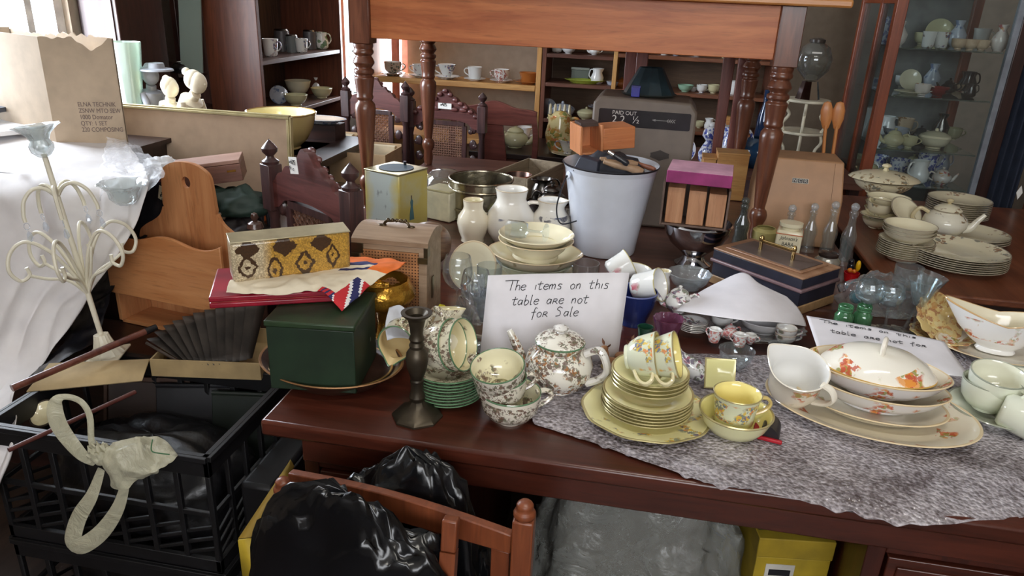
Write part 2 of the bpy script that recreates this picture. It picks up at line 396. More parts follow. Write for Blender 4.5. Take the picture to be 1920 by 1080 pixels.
# ---------------------------------------------------------------- low reddish table leaf with the dinner service, right
rt = thing('drop_leaf_table', 'brown drop-leaf table at the right, laid with the ivory dinner service', 'table')
def rrect(x0, x1, y0, y1, r, n=6):
    out = []
    for cx, cy, a0 in ((x1 - r, y1 - r, 0), (x0 + r, y1 - r, 90), (x0 + r, y0 + r, 180), (x1 - r, y0 + r, 270)):
        for k in range(n + 1): a = R(a0 + 90 * k / n); out.append((cx + r * math.cos(a), cy + r * math.sin(a)))
    return out
RW = wood((96, 52, 34), (134, 80, 54), .35, 'y', .8, coat=.25)
MB().prism(rrect(.72, 1.95, 2.12, 3.28, .16), .022, T(0, 0, TZ - .024)).build('table_top', RW, rt, bevel=.005)
MB().prism(rrect(.0, .34, .0, 1.0, .12), .018, T(.735, 2.24, TZ - .38) @ RY(-86) ).build('drop_leaf', DARKX, rt, bevel=.003)
for x in (1.0, 1.8):
    for y in (2.3, 3.1): turned([(.02, 0), (.03, .1), (.022, .15), (.032, .3), (.026, .6), (.03, TZ - .03)]).build('leg', DARKW, rt, T(x, y, 0))
MB().box(.98, 1.82, 2.28, 3.12, TZ - .14, TZ - .025).build('apron', DARKX, rt)
# ---------------------------------------------------------------- mahogany bookcase on the left wall
XB = -1.95
bc = thing('open_bookcase', 'dark mahogany open bookcase against the left wall filled with mugs and china', 'bookcase')
yn, yf = 3.62, 4.62; y2 = yf
zs = [.40, onx(545, 205, XB).z - .012, onx(495, 110, XB).z - .012, 1.62]
m = MB().box(XB - .42, XB, yn - .03, yn, 0, 2.1).box(XB - .42, XB, yf, yf + .03, 0, 2.1).box(XB - .42, XB - .4, yn, yf, 0, 2.1).box(XB - .42, XB, yn - .03, yf + .03, 2.1, 2.13)
m.build('carcass', wood((78, 40, 26), (112, 62, 42), .4, 'z', coat=.1), bc, bevel=.003)
MB().box(XB - .398, XB - .392, yn, yf, 0.05, 2.1).build('back_panel', wood((60, 40, 30), (92, 66, 50), .7, 'z'), bc)
for z in zs: MB().box(XB - .39, XB - .005, yn + .001, yf - .001, z - .022, z).build('shelf', wood((70, 44, 34), (100, 66, 52), .5, 'y'), bc, bevel=.002)
BZ1, BZ2 = zs[1], zs[2]
# ---------------------------------------------------------------- pine shelving on the back wall
SY = 4.6
ps = thing('pine_shelf_unit', 'pale pine shelf unit on the back wall with a row of teacups', 'shelf unit')
xl = ony(697, 140, SY).x; xr = ony(1013, 163, SY).x; SZ = .978
for x in (xl, xr): MB().box(x - .03, x, SY, SY + .28, .1, 1.75).build('side_panel', PINEZ, ps, bevel=.003)
for z in (.28, .63, SZ, 1.38, 1.72): MB().box(xl + .001, xr - .031, SY - .004, SY + .28, z - .035, z).build('shelf', PINE, ps, bevel=.004)
ds = thing('brown_shelf_unit', 'brown wooden shelving on the back wall behind the cash register, crowded with china', 'shelf unit')
x0 = xr + .004; x1 = ony(1455, 150, SY).x; xm = ony(1147, 150, SY).x
SHZ = [.30, ony(1080, 226, SY).z, ony(1080, 158, SY).z, ony(1080, 103, SY).z, 1.38, 1.7]
SHR = [.34, ony(1300, 246, SY).z, ony(1300, 176, SY).z, ony(1300, 108, SY).z, 1.4, 1.7]
for i, x in enumerate((x0, xm, x1 - .03)): MB().box(x, x + .025, SY, SY + .3, .05, 1.8).build('side_panel', wood((92, 48, 34), (126, 74, 52), .45, 'z') if i != 1 else PINEZ, ds, bevel=.002)
for z in SHZ: MB().box(x0 + .026, xm - .001, SY, SY + .3, z - .022, z).build('shelf', wood((86, 48, 36), (118, 72, 54), .45, 'x'), ds, bevel=.002)
for z in SHR: MB().box(xm + .026, x1 - .031, SY, SY + .3, z - .022, z).build('shelf', wood((110, 60, 36), (146, 90, 58), .45, 'x'), ds, bevel=.002)
MB().box(x0 + .026, x1 - .031, SY + .3, SY + .31, .05, 1.8).build('back_panel', wood((88, 66, 48), (112, 86, 64), .7, 'x'), ds)
# ================================================================ builders for crockery and glass
def vprof(outer, t, mi_in=1, rim=2):
    """closed thin-walled vessel: outer (r,z) from centre of the foot to the rim, then back down inside; material 0 outside, 1 inside, 2 rim"""
    p = [(0, outer[0][1])] + [(r, z, 0) for r, z in outer]
    r, z = outer[-1]; q, y = outer[-2]; L = math.hypot(r - q, z - y); k = min(.6, max(.0016, t * .6) / max(L, 1e-6))
    p[-1] = (r - (r - q) * k, z - (z - y) * k, 0); p.append((r, z, rim))
    p.append((r - t * .5, z + t * .45, rim)); p.append((r - t, z, rim))
    for r, z in reversed(outer[:-1]):
        if r - t > t * 1.2 and z + t > outer[0][1] + t * .9 and r > .3 * outer[-1][0] : p.append((r - t * 1.05, z + t * .6, mi_in))
    p.append((0, min(q[1] for q in p[-2:]), mi_in)); return p
def loop_handle(r0, z0, r1, z1, out, th=.004, flat=1.5, dz=0, n=7):
    pts = spl([(r0 - .003, 0, z0), (r0 + out * .6, 0, z0 + dz), (r0 + out, 0, z0 * .68 + z1 * .32), (max(r0, r1) + out * .62, 0, z0 * .3 + z1 * .7), (r1 - .002, 0, z1)], n)
    return MB().tube(pts, [(th * flat, th)] * len(pts), 8, sq=(0, 1, 0))
def vessel(name, label, cat, outer, mats, t=.003, group=None, n=40, handle=None, hm=None, M=None, **kw):
    o = MB().lathe(vprof(outer, t), n, **kw).build(name, mats, None, angle=50)
    if label: tag(o, label, cat, group)
    if handle: loop_handle(*handle).build('handle', hm or mats[0], o)
    if M is not None: o.matrix_basis = M
    return o
def V3(m): return [m, m, m]
def cup_prof(r, h, kind=0):
    if kind == 0: return [(.5 * r, 0), (.52 * r, .05 * h), (.5 * r, .09 * h), (.66 * r, .2 * h), (.83 * r, .42 * h), (.91 * r, .7 * h), (r, h)]
    if kind == 1: return [(.45 * r, 0), (.47 * r, .05 * h), (.45 * r, .1 * h), (.74 * r, .2 * h), (.93 * r, .45 * h), (.98 * r, .75 * h), (r, h)]           # rounded
    if kind == 2: return [(.62 * r, 0), (.68 * r, .03 * h), (.8 * r, .1 * h), (.86 * r, .5 * h), (.93 * r, .85 * h), (r, h)]                               # tall straight
    return [(.4 * r, 0), (.42 * r, .08 * h), (.4 * r, .13 * h), (.55 * r, .25 * h), (.78 * r, .6 * h), (r, h)]                                               # flared
def cup(name, label, r, h, mats, M, kind=0, group=None, hs=1, hz=0, hm=None, t=.0025, flute=0, fn=0, cat='cup'):
    o = vessel(name, label, cat, cup_prof(r, h, kind), mats, t, group, handle=(r * .95, h * .84, r * .8, h * .28, r * .5 * hs, .0032 * max(r / .04, .6), 1.4), hm=hm or mats[0], flute=flute, fn=fn)
    o.matrix_basis = M @ RZ(hz) if hz else M
    return o
def plate(name, label, r, mats, M, h=.018, t=.0035, well=.62, group=None, sx=1, sy=1, flute=0, fn=0, cat='plate', n=56):
    pr = [(well * r * .9, 0), (well * r * .95, h * .12), (well * r, h * .3), (r * .97, h * .93), (r, h)]
    p = [(0, 0)] + [(a, b, 0) for a, b in pr[:-1]] + [(r, h, 2), (r - t * .4, h + t * .5, 2), (r - t * 1.5, h + t * .25, 2), (well * r, h * .3 + t, 1), (well * r * .9, h * .15 + t * .8, 1), (0, t * .9 + h * .1, 1)]
    o = MB().lathe(p, n, sx=sx, sy=sy, flute=flute, fn=fn).build(name, mats, None, angle=50); tag(o, label, cat, group); o.matrix_basis = M; return o
def bowl(name, label, r, h, mats, M, kind=0, t=.004, group=None, sx=1, sy=1, flute=0, fn=0, cat='bowl', foot=.45, warp=None):
    pr = [(foot * r, 0), (foot * r * 1.03, .06 * h), (foot * r * .98, .1 * h), (r * .72, .3 * h), (.88 * r, .6 * h), (.95 * r, .85 * h), (r, h)] if kind == 0 else \
         [(foot * r, 0), (foot * r * 1.03, .05 * h), (.6 * r, .2 * h), (.78 * r, .55 * h), (.84 * r, .85 * h), (r, h)]
    o = MB().lathe(vprof(pr, t), 48, sx=sx, sy=sy, flute=flute, fn=fn, warp=warp).build(name, mats, None, angle=50); tag(o, label, cat, group); o.matrix_basis = M; return o
def teapot(name, label, r, h, mats, M, hz=0, lid=None, prof=None, spout=True, group=None, hm=None, cat='teapot', knob=1, hth=1., lh=1.):
    """handle towards +x, spout towards -x; h = height of the shoulder rim"""
    prof = prof or [(.5 * r, 0), (.53 * r, .03 * h), (.5 * r, .07 * h), (.78 * r, .16 * h), (.98 * r, .42 * h), (r, .55 * h), (.93 * r, .75 * h), (.7 * r, .9 * h), (.6 * r, .95 * h), (.64 * r, h)]
    o = MB().lathe(vprof(prof, .003), 48).build(name, mats, None, angle=50); tag(o, label, cat, group); o.matrix_basis = M @ RZ(hz)
    loop_handle(r * .84, h * .86, r * .93, h * .27, r * .62, .006 * r / .06 * hth, 1.2, h * .12).build('handle', hm or mats[0], o)
    if spout:
        s = spl([(-r * .8, 0, h * .33), (-r * 1.15, 0, h * .42), (-r * 1.38, 0, h * .72), (-r * 1.62, 0, h * .98)], 6)
        k = len(s); MB().tube(s, [r * (.24 - .15 * i / (k - 1)) for i in range(k)], 14).build('spout', mats[0], o)
    rr = prof[-1][0]
    lp = [(0, 0), (rr * .92, 0), (rr * .99, .002), (rr * .96, h * .05), (rr * .7, h * .17), (rr * .35, h * .23), (rr * .1, h * .25), (0, h * .25)]
    L = MB().lathe(lp, 40).build('lid', lid or mats[0], o, T(0, 0, h + .0005) @ SX(1, 1, lh))
    MB().lathe([(0, 0), (r * .1, 0), (r * .07, r * .05), (r * .15, r * .12), (r * .17, r * .19), (r * .1, r * .26), (0, r * .28)], 20).build('knob', hm or mats[0], L, T(0, 0, h * .235) @ SX(knob, knob, knob))
    return o
def jug(name, label, prof, mats, M, spout=.25, hz=0, handle=None, t=.003, group=None, hm=None, cat='jug', sa=.45, rise=.0):
    """pouring lip pulled out towards -x, handle towards +x"""
    H = prof[-1][1]
    def wp(x, y, z, a):
        k = max(0, (z - H * .72) / (H * .28)); d = math.exp(-((a - PI) / sa) ** 2)
        return (x - d * k * k * spout * prof[-1][0], y * (1 - .25 * d * k), z + d * k * rise + (-k * rise * .3 if abs(a - PI) > PI / 3 else 0) * 0)
    o = MB().lathe(vprof(prof, t), 48, warp=wp).build(name, mats, None, angle=50); tag(o, label, cat, group); o.matrix_basis = M @ RZ(hz)
    if handle: loop_handle(*handle).build('handle', hm or mats[0], o)
    return o
def wineglass(name, label, r, hb, hs, rf, M, mat=None, kind=0, group=None, t=.0012, cat='wine glass', n=32):
    m = mat or CLEAR
    b = [(0, 0), (rf, .0008), (rf, .002), (rf * .6, .004), (.005, .009), (.0035, .02), (.0035, hs), (.006, hs + .004)]
    if kind == 0: c = [(.5 * r, hs + .12 * hb), (.88 * r, hs + .32 * hb), (r, hs + .52 * hb), (.93 * r, hs + .8 * hb), (.8 * r, hs + hb)]
    elif kind == 1: c = [(.35 * r, hs + .1 * hb), (.62 * r, hs + .45 * hb), (.85 * r, hs + .8 * hb), (r, hs + hb)]
    else: c = [(.8 * r, hs + .12 * hb), (.97 * r, hs + .3 * hb), (r, hs + .7 * hb), (r, hs + hb)]
    inner = [(a - t, z + t * .5) for a, z in reversed(c)] + [(0, hs + .06 * hb)]
    o = MB().lathe([(0, 0)] + b[1:] + c + inner, n).build(name, m, None, angle=60); tag(o, label, cat, group); o.matrix_basis = M; return o
def tumbler(name, label, r0, r1, h, M, mat=None, group=None, t=.0018, cat='glass', flute=0, fn=0):
    o = MB().lathe([(0, 0), (r0, 0), (r1, h), (r1 - t, h), (r0 - t, .008), (0, .008)], 32, flute=flute, fn=fn).build(name, mat or CLEAR, None, angle=50); tag(o, label, cat, group); o.matrix_basis = M; return o
def stack(first, n, dz, labels, group, jig=0., mdz=None):
    """copies of first going up; labels = (bottom, middle, top)"""
    M0 = first.matrix_basis.copy(); out = [first]; first['group'] = group
    for i in range(1, n):
        a = random.uniform(-1, 1) * jig; b = random.uniform(-1, 1) * jig
        out.append(dup(first, T(a, b, dz * i) @ M0 @ RZ(random.uniform(-20, 20) if not mdz else 0), labels[1], group))
    if len(labels) > 2: out[-1]['label'] = labels[2]
    first['label'] = labels[0]
    return out
# handwriting: every letter a few pen strokes in a unit box
GL = {
 'T': [[(.5, 1), (.42, .5), (.32, 0)], [(-.25, 1.02), (.5, 1.04), (1.15, 1.0)]],
 'h': [[(.25, 1), (.1, .0)], [(.14, .3), (.35, .52), (.52, .42), (.48, 0)]],
 'e': [[(.05, .27), (.5, .34), (.45, .52), (.2, .5), (.03, .2), (.22, -.02), (.5, .1)]],
 'i': [[(.2, .5), (.12, 0)]], 't': [[(.3, .85), (.15, .1), (.3, 0), (.42, .08)], [(-.02, .56), (.55, .62)]],
 'm': [[(.05, .5), (.0, 0)], [(.03, .3), (.25, .52), (.32, .4), (.26, 0)], [(.29, .3), (.52, .52), (.62, .4), (.56, 0)]],
 's': [[(.5, .48), (.25, .54), (.12, .38), (.38, .24), (.34, .02), (.02, .02)]],
 'o': [[(.3, .52), (.05, .32), (.12, 0), (.38, .04), (.48, .35), (.3, .52)]],
 'n': [[(.08, .5), (.0, 0)], [(.04, .28), (.28, .52), (.42, .4), (.36, 0)]],
 'b': [[(.22, 1), (.05, .05), (.3, 0), (.5, .3), (.28, .5), (.1, .3)]], 'l': [[(.2, 1), (.06, .05), (.2, 0)]],
 'a': [[(.45, .45), (.2, .5), (.02, .2), (.15, 0), (.38, .2), (.48, .5), (.4, 0)]],
 'R': [[(.12, .52), (0, 0)], [(.1, .5), (.42, .5), (.4, .3), (.08, .26)], [(.2, .26), (.5, 0)]],
 'f': [[(.55, .9), (.35, .95), (.22, .4), (.1, -.3)], [(-.02, .48), (.45, .54)]],
 'S': [[(.65, .85), (.35, 1), (.12, .75), (.45, .5), (.42, .12), (0, .02)]],
 'P': [[(.1, 1), (0, 0)], [(.1, 1), (.6, .9), (.5, .55), (.05, .5)]], 'r': [[(.08, .5), (0, 0)], [(.04, .25), (.2, .5), (.4, .46)]],
 'g': [[(.42, .45), (.15, .5), (.02, .2), (.2, 0), (.42, .3), (.35, -.3), (.02, -.3)]], '4': [[(.3, 1), (.0, .4), (.6, .42)], [(.45, .7), (.4, 0)]],
 '2': [[(.05, .8), (.3, 1), (.5, .75), (0, 0), (.6, .02)]], '0': [[(.3, 1), (0, .5), (.3, 0), (.55, .5), (.3, 1)]], 'c': [[(.45, .45), (.15, .5), (.03, .2), (.2, 0), (.45, .08)]],
 '5': [[(.55, 1), (.15, 1), (.1, .55), (.45, .5), (.4, .05), (0, .02)]], '6': [[(.45, 1), (.05, .5), (.1, 0), (.45, .1), (.4, .45), (.05, .4)]]}
ADV = {'T': .75, 'm': .82, 'i': .38, 'l': .38, 'S': .85, 'f': .55, 't': .58, ' ': .75}
def handwrite(lines, size, pen, parent, fn, mat=None, name='handwriting'):
    """lines = [(text, x, y)], fn maps (x, y) on the paper to a point just above it"""
    m = MB()
    for s, x, y in lines:
        for c in s:
            for st in GL.get(c, []):
                pts = spl([(x + px * size, y + py * size, 0) for px, py in st], 5)
                m.tube([fn(p.x, p.y) for p in pts], pen, 5)
            x += ADV.get(c, .62) * size
    return m.build(name, mat or INK, parent)
def mtext(body, size, parent, M, mat, name='lettering', ext=.0005, align='CENTER', sx=1, shear=0):
    c = bpy.data.curves.new(name, 'FONT'); c.body = body; c.size = size; c.extrude = ext; c.align_x = align; c.align_y = 'CENTER'; c.shear = shear
    t = bpy.data.objects.new(name, c); COL.objects.link(t); dg = bpy.context.evaluated_depsgraph_get(); me = bpy.data.meshes.new_from_object(t.evaluated_get(dg)); bpy.data.objects.remove(t)
    me.materials.clear(); me.materials.append(mat); o = bpy.data.objects.new(name, me); COL.objects.link(o); o.parent = parent; o.matrix_basis = M @ SX(sx, 1, 1); return o
def bagmesh(rx, ry, rz, seed, amp=.12, flat=.35, top=0, n=56, kx=3.0, sq=0):
    """crumpled plastic bag: a squashed ellipsoid with sharp creases"""
    m = MB()
    def f(u, v):
        a = 2 * PI * u; b = PI * v; s = math.sin(b)
        x, y, z = math.cos(a) * s, math.sin(a) * s, -math.cos(b)
        if sq: x, y = math.copysign(abs(x) ** .72, x), math.copysign(abs(y) ** .8, y); z = math.copysign(abs(z) ** .8, z)
        q = Vector((x, y, z)) * kx * .55 + Vector((seed, seed * 1.7, 0))
        k = 1 + amp * (1.2 * noise.noise(q) + .9 * (.35 - abs(noise.noise(q * 2.1))) + .5 * (.35 - abs(noise.noise(q * 4.3))) + .25 * (.3 - abs(noise.noise(q * 9))))
        if z < -flat: z = -flat + (z + flat) * .15
        return Vector((x * rx * k, y * ry * k, (z + flat) * rz * (k if z > 0 else 1)))
    return m.grid(f, n, n * 2 // 3, wrapu=True)
# ================================================================ on the desk: brown and green transfer ware, left to middle
def dz(px, py, z=TZ): return onz(px, py, z)
BR = ((104, 76, 66), (132, 102, 80), (104, 116, 84))
SPO = china((236, 230, 212), BR, 90, .4, fine=True, name='transfer_china'); SPOB = china((236, 230, 212), BR, 90, .7, zr=(.018, .2), fine=True, name='transfer_china')
SPIN = china((232, 222, 180)); SPINP = china((232, 222, 180), BR, 70, .35, zr=(.03, .2), fine=True)
SPG = [SPO, SPIN, GREENRIM]
# --- oval trays under the green box
p = dz(625, 700); k = mpp(p)
TRW = wood((46, 30, 24), (74, 50, 40), .3, 'x'); TRG = plain((170, 128, 88), .3, .6)
tr = plate('oval_tray', 'larger dark oval tray with a brown raised rim, lowest under the green box', .15, [TRW, TRW, TRG], T(p.x - .002, p.y, TZ) @ RZ(-8), .034, .004, .8, sx=1., sy=.8, cat='tray', n=64)
plate('oval_tray', 'thinner dark oval tray with a fine gold edge, directly under the green box', .128, [TRW, TRW, plain((196, 160, 100), .3, .7)], T(p.x - .002, p.y, TZ + .0075) @ RZ(-8), .017, .003, .85, sx=1., sy=.8, cat='tray', n=64)
# --- green painted box
gm = NT('green_paint'); g1 = gm.mix(gm.ramp(gm.noise(gm.coord(), 14, 5), .3, .7), (22, 38, 24), (34, 54, 36)); vv = gm.n('TexVoronoi', i_Scale=42.); gm.l(gm.coord((1, 1, .45)), vv.inputs['Vector'])
vc = gm.n('SeparateColor'); gm.l(vv.outputs['Color'], vc.inputs[0]); sp_ = gm.math('MULTIPLY', gm.math('LESS_THAN', vv.outputs['Distance'], .1), gm.math('GREATER_THAN', vc.outputs[0], .84))
GP = gm.set(Base_Color=gm.mix(sp_, g1, (150, 160, 140)), Roughness=.5); zb = TZ + .0145
a = onz(508, 728, zb); b = onz(668, 739, zb); wv = (b - a).length; ang = math.degrees(math.atan2(b.y - a.y, b.x - a.x))
gb = thing('painted_box', 'dark green painted tin box carrying the red case and the snakeskin clutch', 'box', M=T(a.x, a.y, zb) @ RZ(ang))
GW, GD, GH = wv, .165, .142
MB().box(0, GW, 0, GD, 0, GH - .012).build('body', GP, gb, bevel=.002)
MB().box(-.003, GW + .003, -.003, GD + .003, GH - .012, GH).build('lid', plain((38, 56, 34), .45, var=.3, bump=.2, bs=25), gb, bevel=.003)
GT = zb + GH
# --- red case lying on the box
RC = plain((150, 22, 44), .35, var=.2, coat=.3); RCE = plain((186, 90, 74), .5, var=.2)
z0 = GT + .001; a = onz(393, 580, z0); b = onz(548, 585, z0); c = onz(722, 543, z0)
u = (b - a); ang = math.degrees(math.atan2(u.y, u.x)); print('CASE', u, c - b); L = u.length; dvec = c - b; D = dvec.length; sh = math.degrees(math.atan2(dvec.y, dvec.x)) - ang
def para(z0, z1, e=0): return [(x, y) for x, y in ((-e, -e), (L + e, -e), (L + e + D * math.cos(R(sh)), D * math.sin(R(sh)) + e), (-e + D * math.cos(R(sh)), D * math.sin(R(sh)) + e))]
rcs = thing('cutlery_case', 'flat red leather case with worn edges, lying on the green painted box', 'case', M=T(a.x, a.y, z0) @ RZ(ang))
# the case is rectangular: build with length L and depth .17
CD = .16
MB().box(0, .235, 0, CD, 0, .0115).build('base', RC, rcs, bevel=.003)
MB().box(0, .235, 0, CD, .0125, .024).build('lid', RC, rcs, bevel=.003)
MB().box(.003, .232, .003, CD - .003, .0112, .0128).build('lining', RCE, rcs)
rcs.matrix_basis = T(a.x + .0, a.y + .0, z0) @ RZ(ang + 14)
CT = z0 + .024
# --- printed scarf folded on the case
def scf(px, py, z): return onz(px, py, z)
zc = CT
SCR = [plain((226, 214, 190), .85, var=.06), plain((226, 112, 40), .85), plain((40, 42, 92), .85), plain((190, 40, 48), .85), plain((232, 230, 228), .85)]
rows = [[scf(425, 548, zc + .004), scf(470, 552, zc + .006), scf(530, 552, zc + .008), scf(580, 545, zc + .008), scf(612, 552, zc + .004), scf(640, 585, zc - .022)],
        [scf(430, 530, zc + .016), scf(480, 540, zc + .014), scf(540, 538, zc + .018), scf(600, 530, zc + .016), scf(640, 535, zc + .014), scf(668, 560, zc - .01)],
        [scf(450, 520, zc + .010), scf(500, 525, zc + .02), scf(560, 522, zc + .02), scf(620, 515, zc + .022), scf(670, 515, zc + .02), scf(700, 530, zc + .006)],
        [scf(460, 505, zc + .006), scf(520, 508, zc + .012), scf(580, 505, zc + .014), scf(640, 498, zc + .022), scf(700, 498, zc + .024), scf(748, 503, zc + .02)],
        [scf(470, 495, zc + .004), scf(530, 495, zc + .006), scf(600, 492, zc + .01), scf(660, 484, zc + .012), scf(720, 485, zc + .014), scf(762, 492, zc + .018)]]
def smf(u, v):
    if u > .82 and v < .45:
        s = (u * 3.4 + v * 2.2) % 1
        return 3 if s < .45 else (4 if s < .6 else 2 if s < .9 else 4)
    if u > .66 and v < .12: return 2 if (u * 20) % 1 < .5 else 3
    if v > .8 and u > .45: return 1
    if u > .8 and v > .6: return 1
    if u > .55 and .72 < v <= .8: return 2
    if u > .6 and .62 < v <= .68: return 2
    if u > .62 and .45 < v < .6: return 0
    return 0
sh_ = sheetobj('scarf', rows, 60, 36, SCR, None, .008, 26, 3, solid=.0015, mf=smf)
tag(sh_, 'cream scarf with orange, navy and red printed ends, spread on the red case', 'scarf')
# --- snakeskin clutch
sn = NT('snakeskin'); tc = sn.n('TexCoord'); sp = sn.n('SeparateXYZ'); sn.l(tc.outputs['Object'], sp.inputs[0]); X, Yc, Zc = sp.outputs
nz = sn.noise(sn.coord(), 75, 4, .7); wob = sn.math('MULTIPLY', sn.math('SUBTRACT', nz, .5), 1.3)
dm = None
def diam(cx, cz, rx, rz):
    a = sn.math('DIVIDE', sn.math('ABSOLUTE', sn.math('SUBTRACT', X, cx)), rx); b = sn.math('DIVIDE', sn.math('ABSOLUTE', sn.math('SUBTRACT', Zc, cz)), rz)
    return sn.math('ADD', sn.math('ADD', sn.math('POWER', a, 1.2), sn.math('POWER', b, 1.1)), wob)
dark = None; ringc = None
for cx, cz, rx, rz, ring in ((.03, .066, .022, .02, 0), (.098, .066, .024, .022, 0), (.168, .066, .022, .02, 0), (.028, .03, .02, .026, 1), (.078, .018, .016, .034, 1), (.135, .026, .02, .026, 1), (.19, .036, .014, .026, 1)):
    dd = diam(cx, cz, rx, rz); e = sn.math('LESS_THAN', dd, 1.); 
    if ring: e = sn.math('MULTIPLY', e, sn.math('GREATER_THAN', dd, .62)); i2 = sn.math('LESS_THAN', dd, .18); e = sn.math('MAXIMUM', e, i2)
    dark = e if dark is None else sn.math('MAXIMUM', dark, e)
scl = sn.n('TexVoronoi', i_Scale=330.); sn.l(tc.outputs['Object'], scl.inputs['Vector'])
base = sn.mix(sn.ramp(X, .055, .075), (222, 206, 172), (206, 160, 70)); base = sn.mix(sn.math('MULTIPLY', sn.ramp(sn.noise(sn.coord(), 60, 3), .5, .7), .35), base, (120, 84, 40))  # paler left end: window reflection painted into the skin colour
col = sn.mix(dark, base, (66, 48, 36)); col = sn.mix(sn.math('MULTIPLY', sn.ramp(scl.outputs['Distance'], .3, .6), .45), col, (84, 60, 36))
sn.set(Base_Color=col, Roughness=.3, Coat_Weight=.3); sn.bump(scl.outputs['Distance'], .25, .0008)
zc = CT + .017; a = onz(438, 532, zc); b = onz(660, 505, zc); u = b - a; ang = math.degrees(math.atan2(u.y, u.x)); CL = .226
cl = thing('clutch_bag', 'yellow and brown snakeskin clutch bag standing on the scarf', 'handbag', M=T(a.x, a.y, zc) @ RZ(ang) @ RX(4))
MB().box(0, CL, 0, .052, 0, .082, tap=.0).build('body', sn.m, cl, bevel=.007)
MB().box(.004, CL - .004, .05, .056, .01, .078).build('flap', plain((92, 66, 44), .4), cl, bevel=.002)
MB().box(.0, CL, -.0008, .0535, .081, .0835).build('frame', plain((196, 184, 150), .25, .5), cl, bevel=.0008)
# --- gold comport glass behind
AM = plain((188, 140, 52), .18, .75, .25, bump=.5, bs=90, name='gold_lustre')
q = onz(716, 520, TZ + .155); hh = .155
o = MB().lathe([(0, 0), (.04, 0), (.042, .004), (.015, .02), (.011, .05), (.014, .075), (.03, .09), (.062, .1), (.072, .12), (.058, .15), (.055, .152), (.069, .121), (.058, .104), (0, .094)], 40, flute=.02, fn=12).build('pedestal_dish', AM, None, angle=60)
tag(o, 'gold lustre pressed glass dish on a foot, behind the printed scarf', 'dish'); place(o, (q.x, q.y, TZ))
# --- cane trunk
TW = wood((138, 112, 88), (176, 150, 124), .5, 'x', 1.); CANE = plain((176, 122, 78), .55, var=.2); CND = plain((84, 52, 34), .8)
a = onz(668, 612, TZ); b = onz(806, 628, TZ); wv = .168; ang = math.degrees(math.atan2((b - a).y, (b - a).x)) + 2
tk = thing('wicker_trunk', 'small wooden trunk with woven cane front, brass corners and a domed lid', 'trunk', M=T(a.x, a.y, TZ) @ RZ(ang))
W, D, H = wv, .135, .205
def lattice(x0, x1, z0, z1, pit, th, y, diag=True):
    m = MB(); k = 0; x = x0
    while x < x1: m.box(x, x + th, y - .0012, y, z0, z1); x += pit
    z = z0
    while z < z1: m.box(x0, x1, y - .0018, y - .0006, z, z + th); z += pit
    return m
MB().box(0, W, 0, D, 0, H).build('body', TW, tk, bevel=.002)
m = MB(); n = 14
pts = [(D * i / n, .017 * math.sin(PI * i / n) ** .8) for i in range(n + 1)]
poly = [(0, 0)] + [(y, z + .008) for y, z in pts] + [(D, 0)]
m.prism([(-.002, 0)] + [(y * 1.03 - .002, z + .01) for y, z in pts] + [(D + .002, 0)], W + .006, T(-.003, 0, H + .001) @ Matrix(((0, 0, 1, 0), (1, 0, 0, 0), (0, 1, 0, 0), (0, 0, 0, 1))), flat=False)
ld = m.build('lid', TW, tk)
MB().box(.018, W - .018, -.001, .0, .0, H - .012).build('cane_backing', CND, tk)
lattice(.018, W - .018, .0, H - .014, .007, .0036, -.001).build('cane_panel', CANE, tk)
BF = plain((104, 92, 70), .3, .9)
for x in (0, W):
    MB().box(x - .006 if x else -.003, x + .003 if x else .024, -.004, .02, H - .022, H + .001).box(x - .02 if x else -.003, x + .003 if x else .014, -.0045, -.0015, H - .036, H - .0225).build('corner_bracket', BF, tk, bevel=.0006)
for x in (.02, W - .03):
    for y, z in ((.006, .0155), (D * .55, .0285)):
        MB().lathe([(0, 0), (.003, 0), (.0026, .0015), (0, .0025)], 12, M=SX(2.2, 1, 1)).build('stud', BF, ld, T(x, y, H + z - .0035))
MB().box(W + .0005, W + .003, D * .3, D * .42, H * .35, H * .6).build('latch', BF, tk, bevel=.0006)
hp = [(-.03, 0, 0), (-.024, 0, .009), (-.01, 0, .011), (0, 0, .013), (.01, 0, .011), (.024, 0, .009), (.03, 0, 0)]
h_ = MB().tube(spl(hp, 4), [(.0035, .003)] * 25, 8)
for x in (-.033, .033): h_.sphere((x, 0, 0), .006, sz=(1.6, 1, .5))
for i in range(5): h_.sphere((-.02 + i * .01, 0, .0125), .0045)
h_.build('handle', plain((90, 78, 60), .3, .9), ld, T(W * .5, D * .42, H + .0285))
# --- candlestick
CB = plain((74, 66, 54), .42, .65, .3, name='dark_brass'); p = dz(777, 790)
cs = tag(MB().lathe([(0, 0), (.047, 0), (.047, .004), (.04, .011), (.02, .022), (.012, .034)], 8, mi=0).lathe([(0, .03), (.013, .034), (.015, .042), (.0125, .05), (.011, .06), (.0125, .075), (.011, .078), (.018, .1), (.0205, .118), (.019, .13), (.0125, .14), (.014, .146), (.011, .152), (.014, .158), (.011, .166), (.0125, .18), (.016, .196), (.027, .206), (.0275, .2085), (.02, .2085), (.0125, .2), (.011, .186), (0, .184)], 32).build('candlestick', CB, None, angle=30),
   'dark brass candlestick with octagonal foot, at the front edge of the desk', 'candlestick'); place(cs, (p.x, p.y + .018, TZ + .0005), 10)
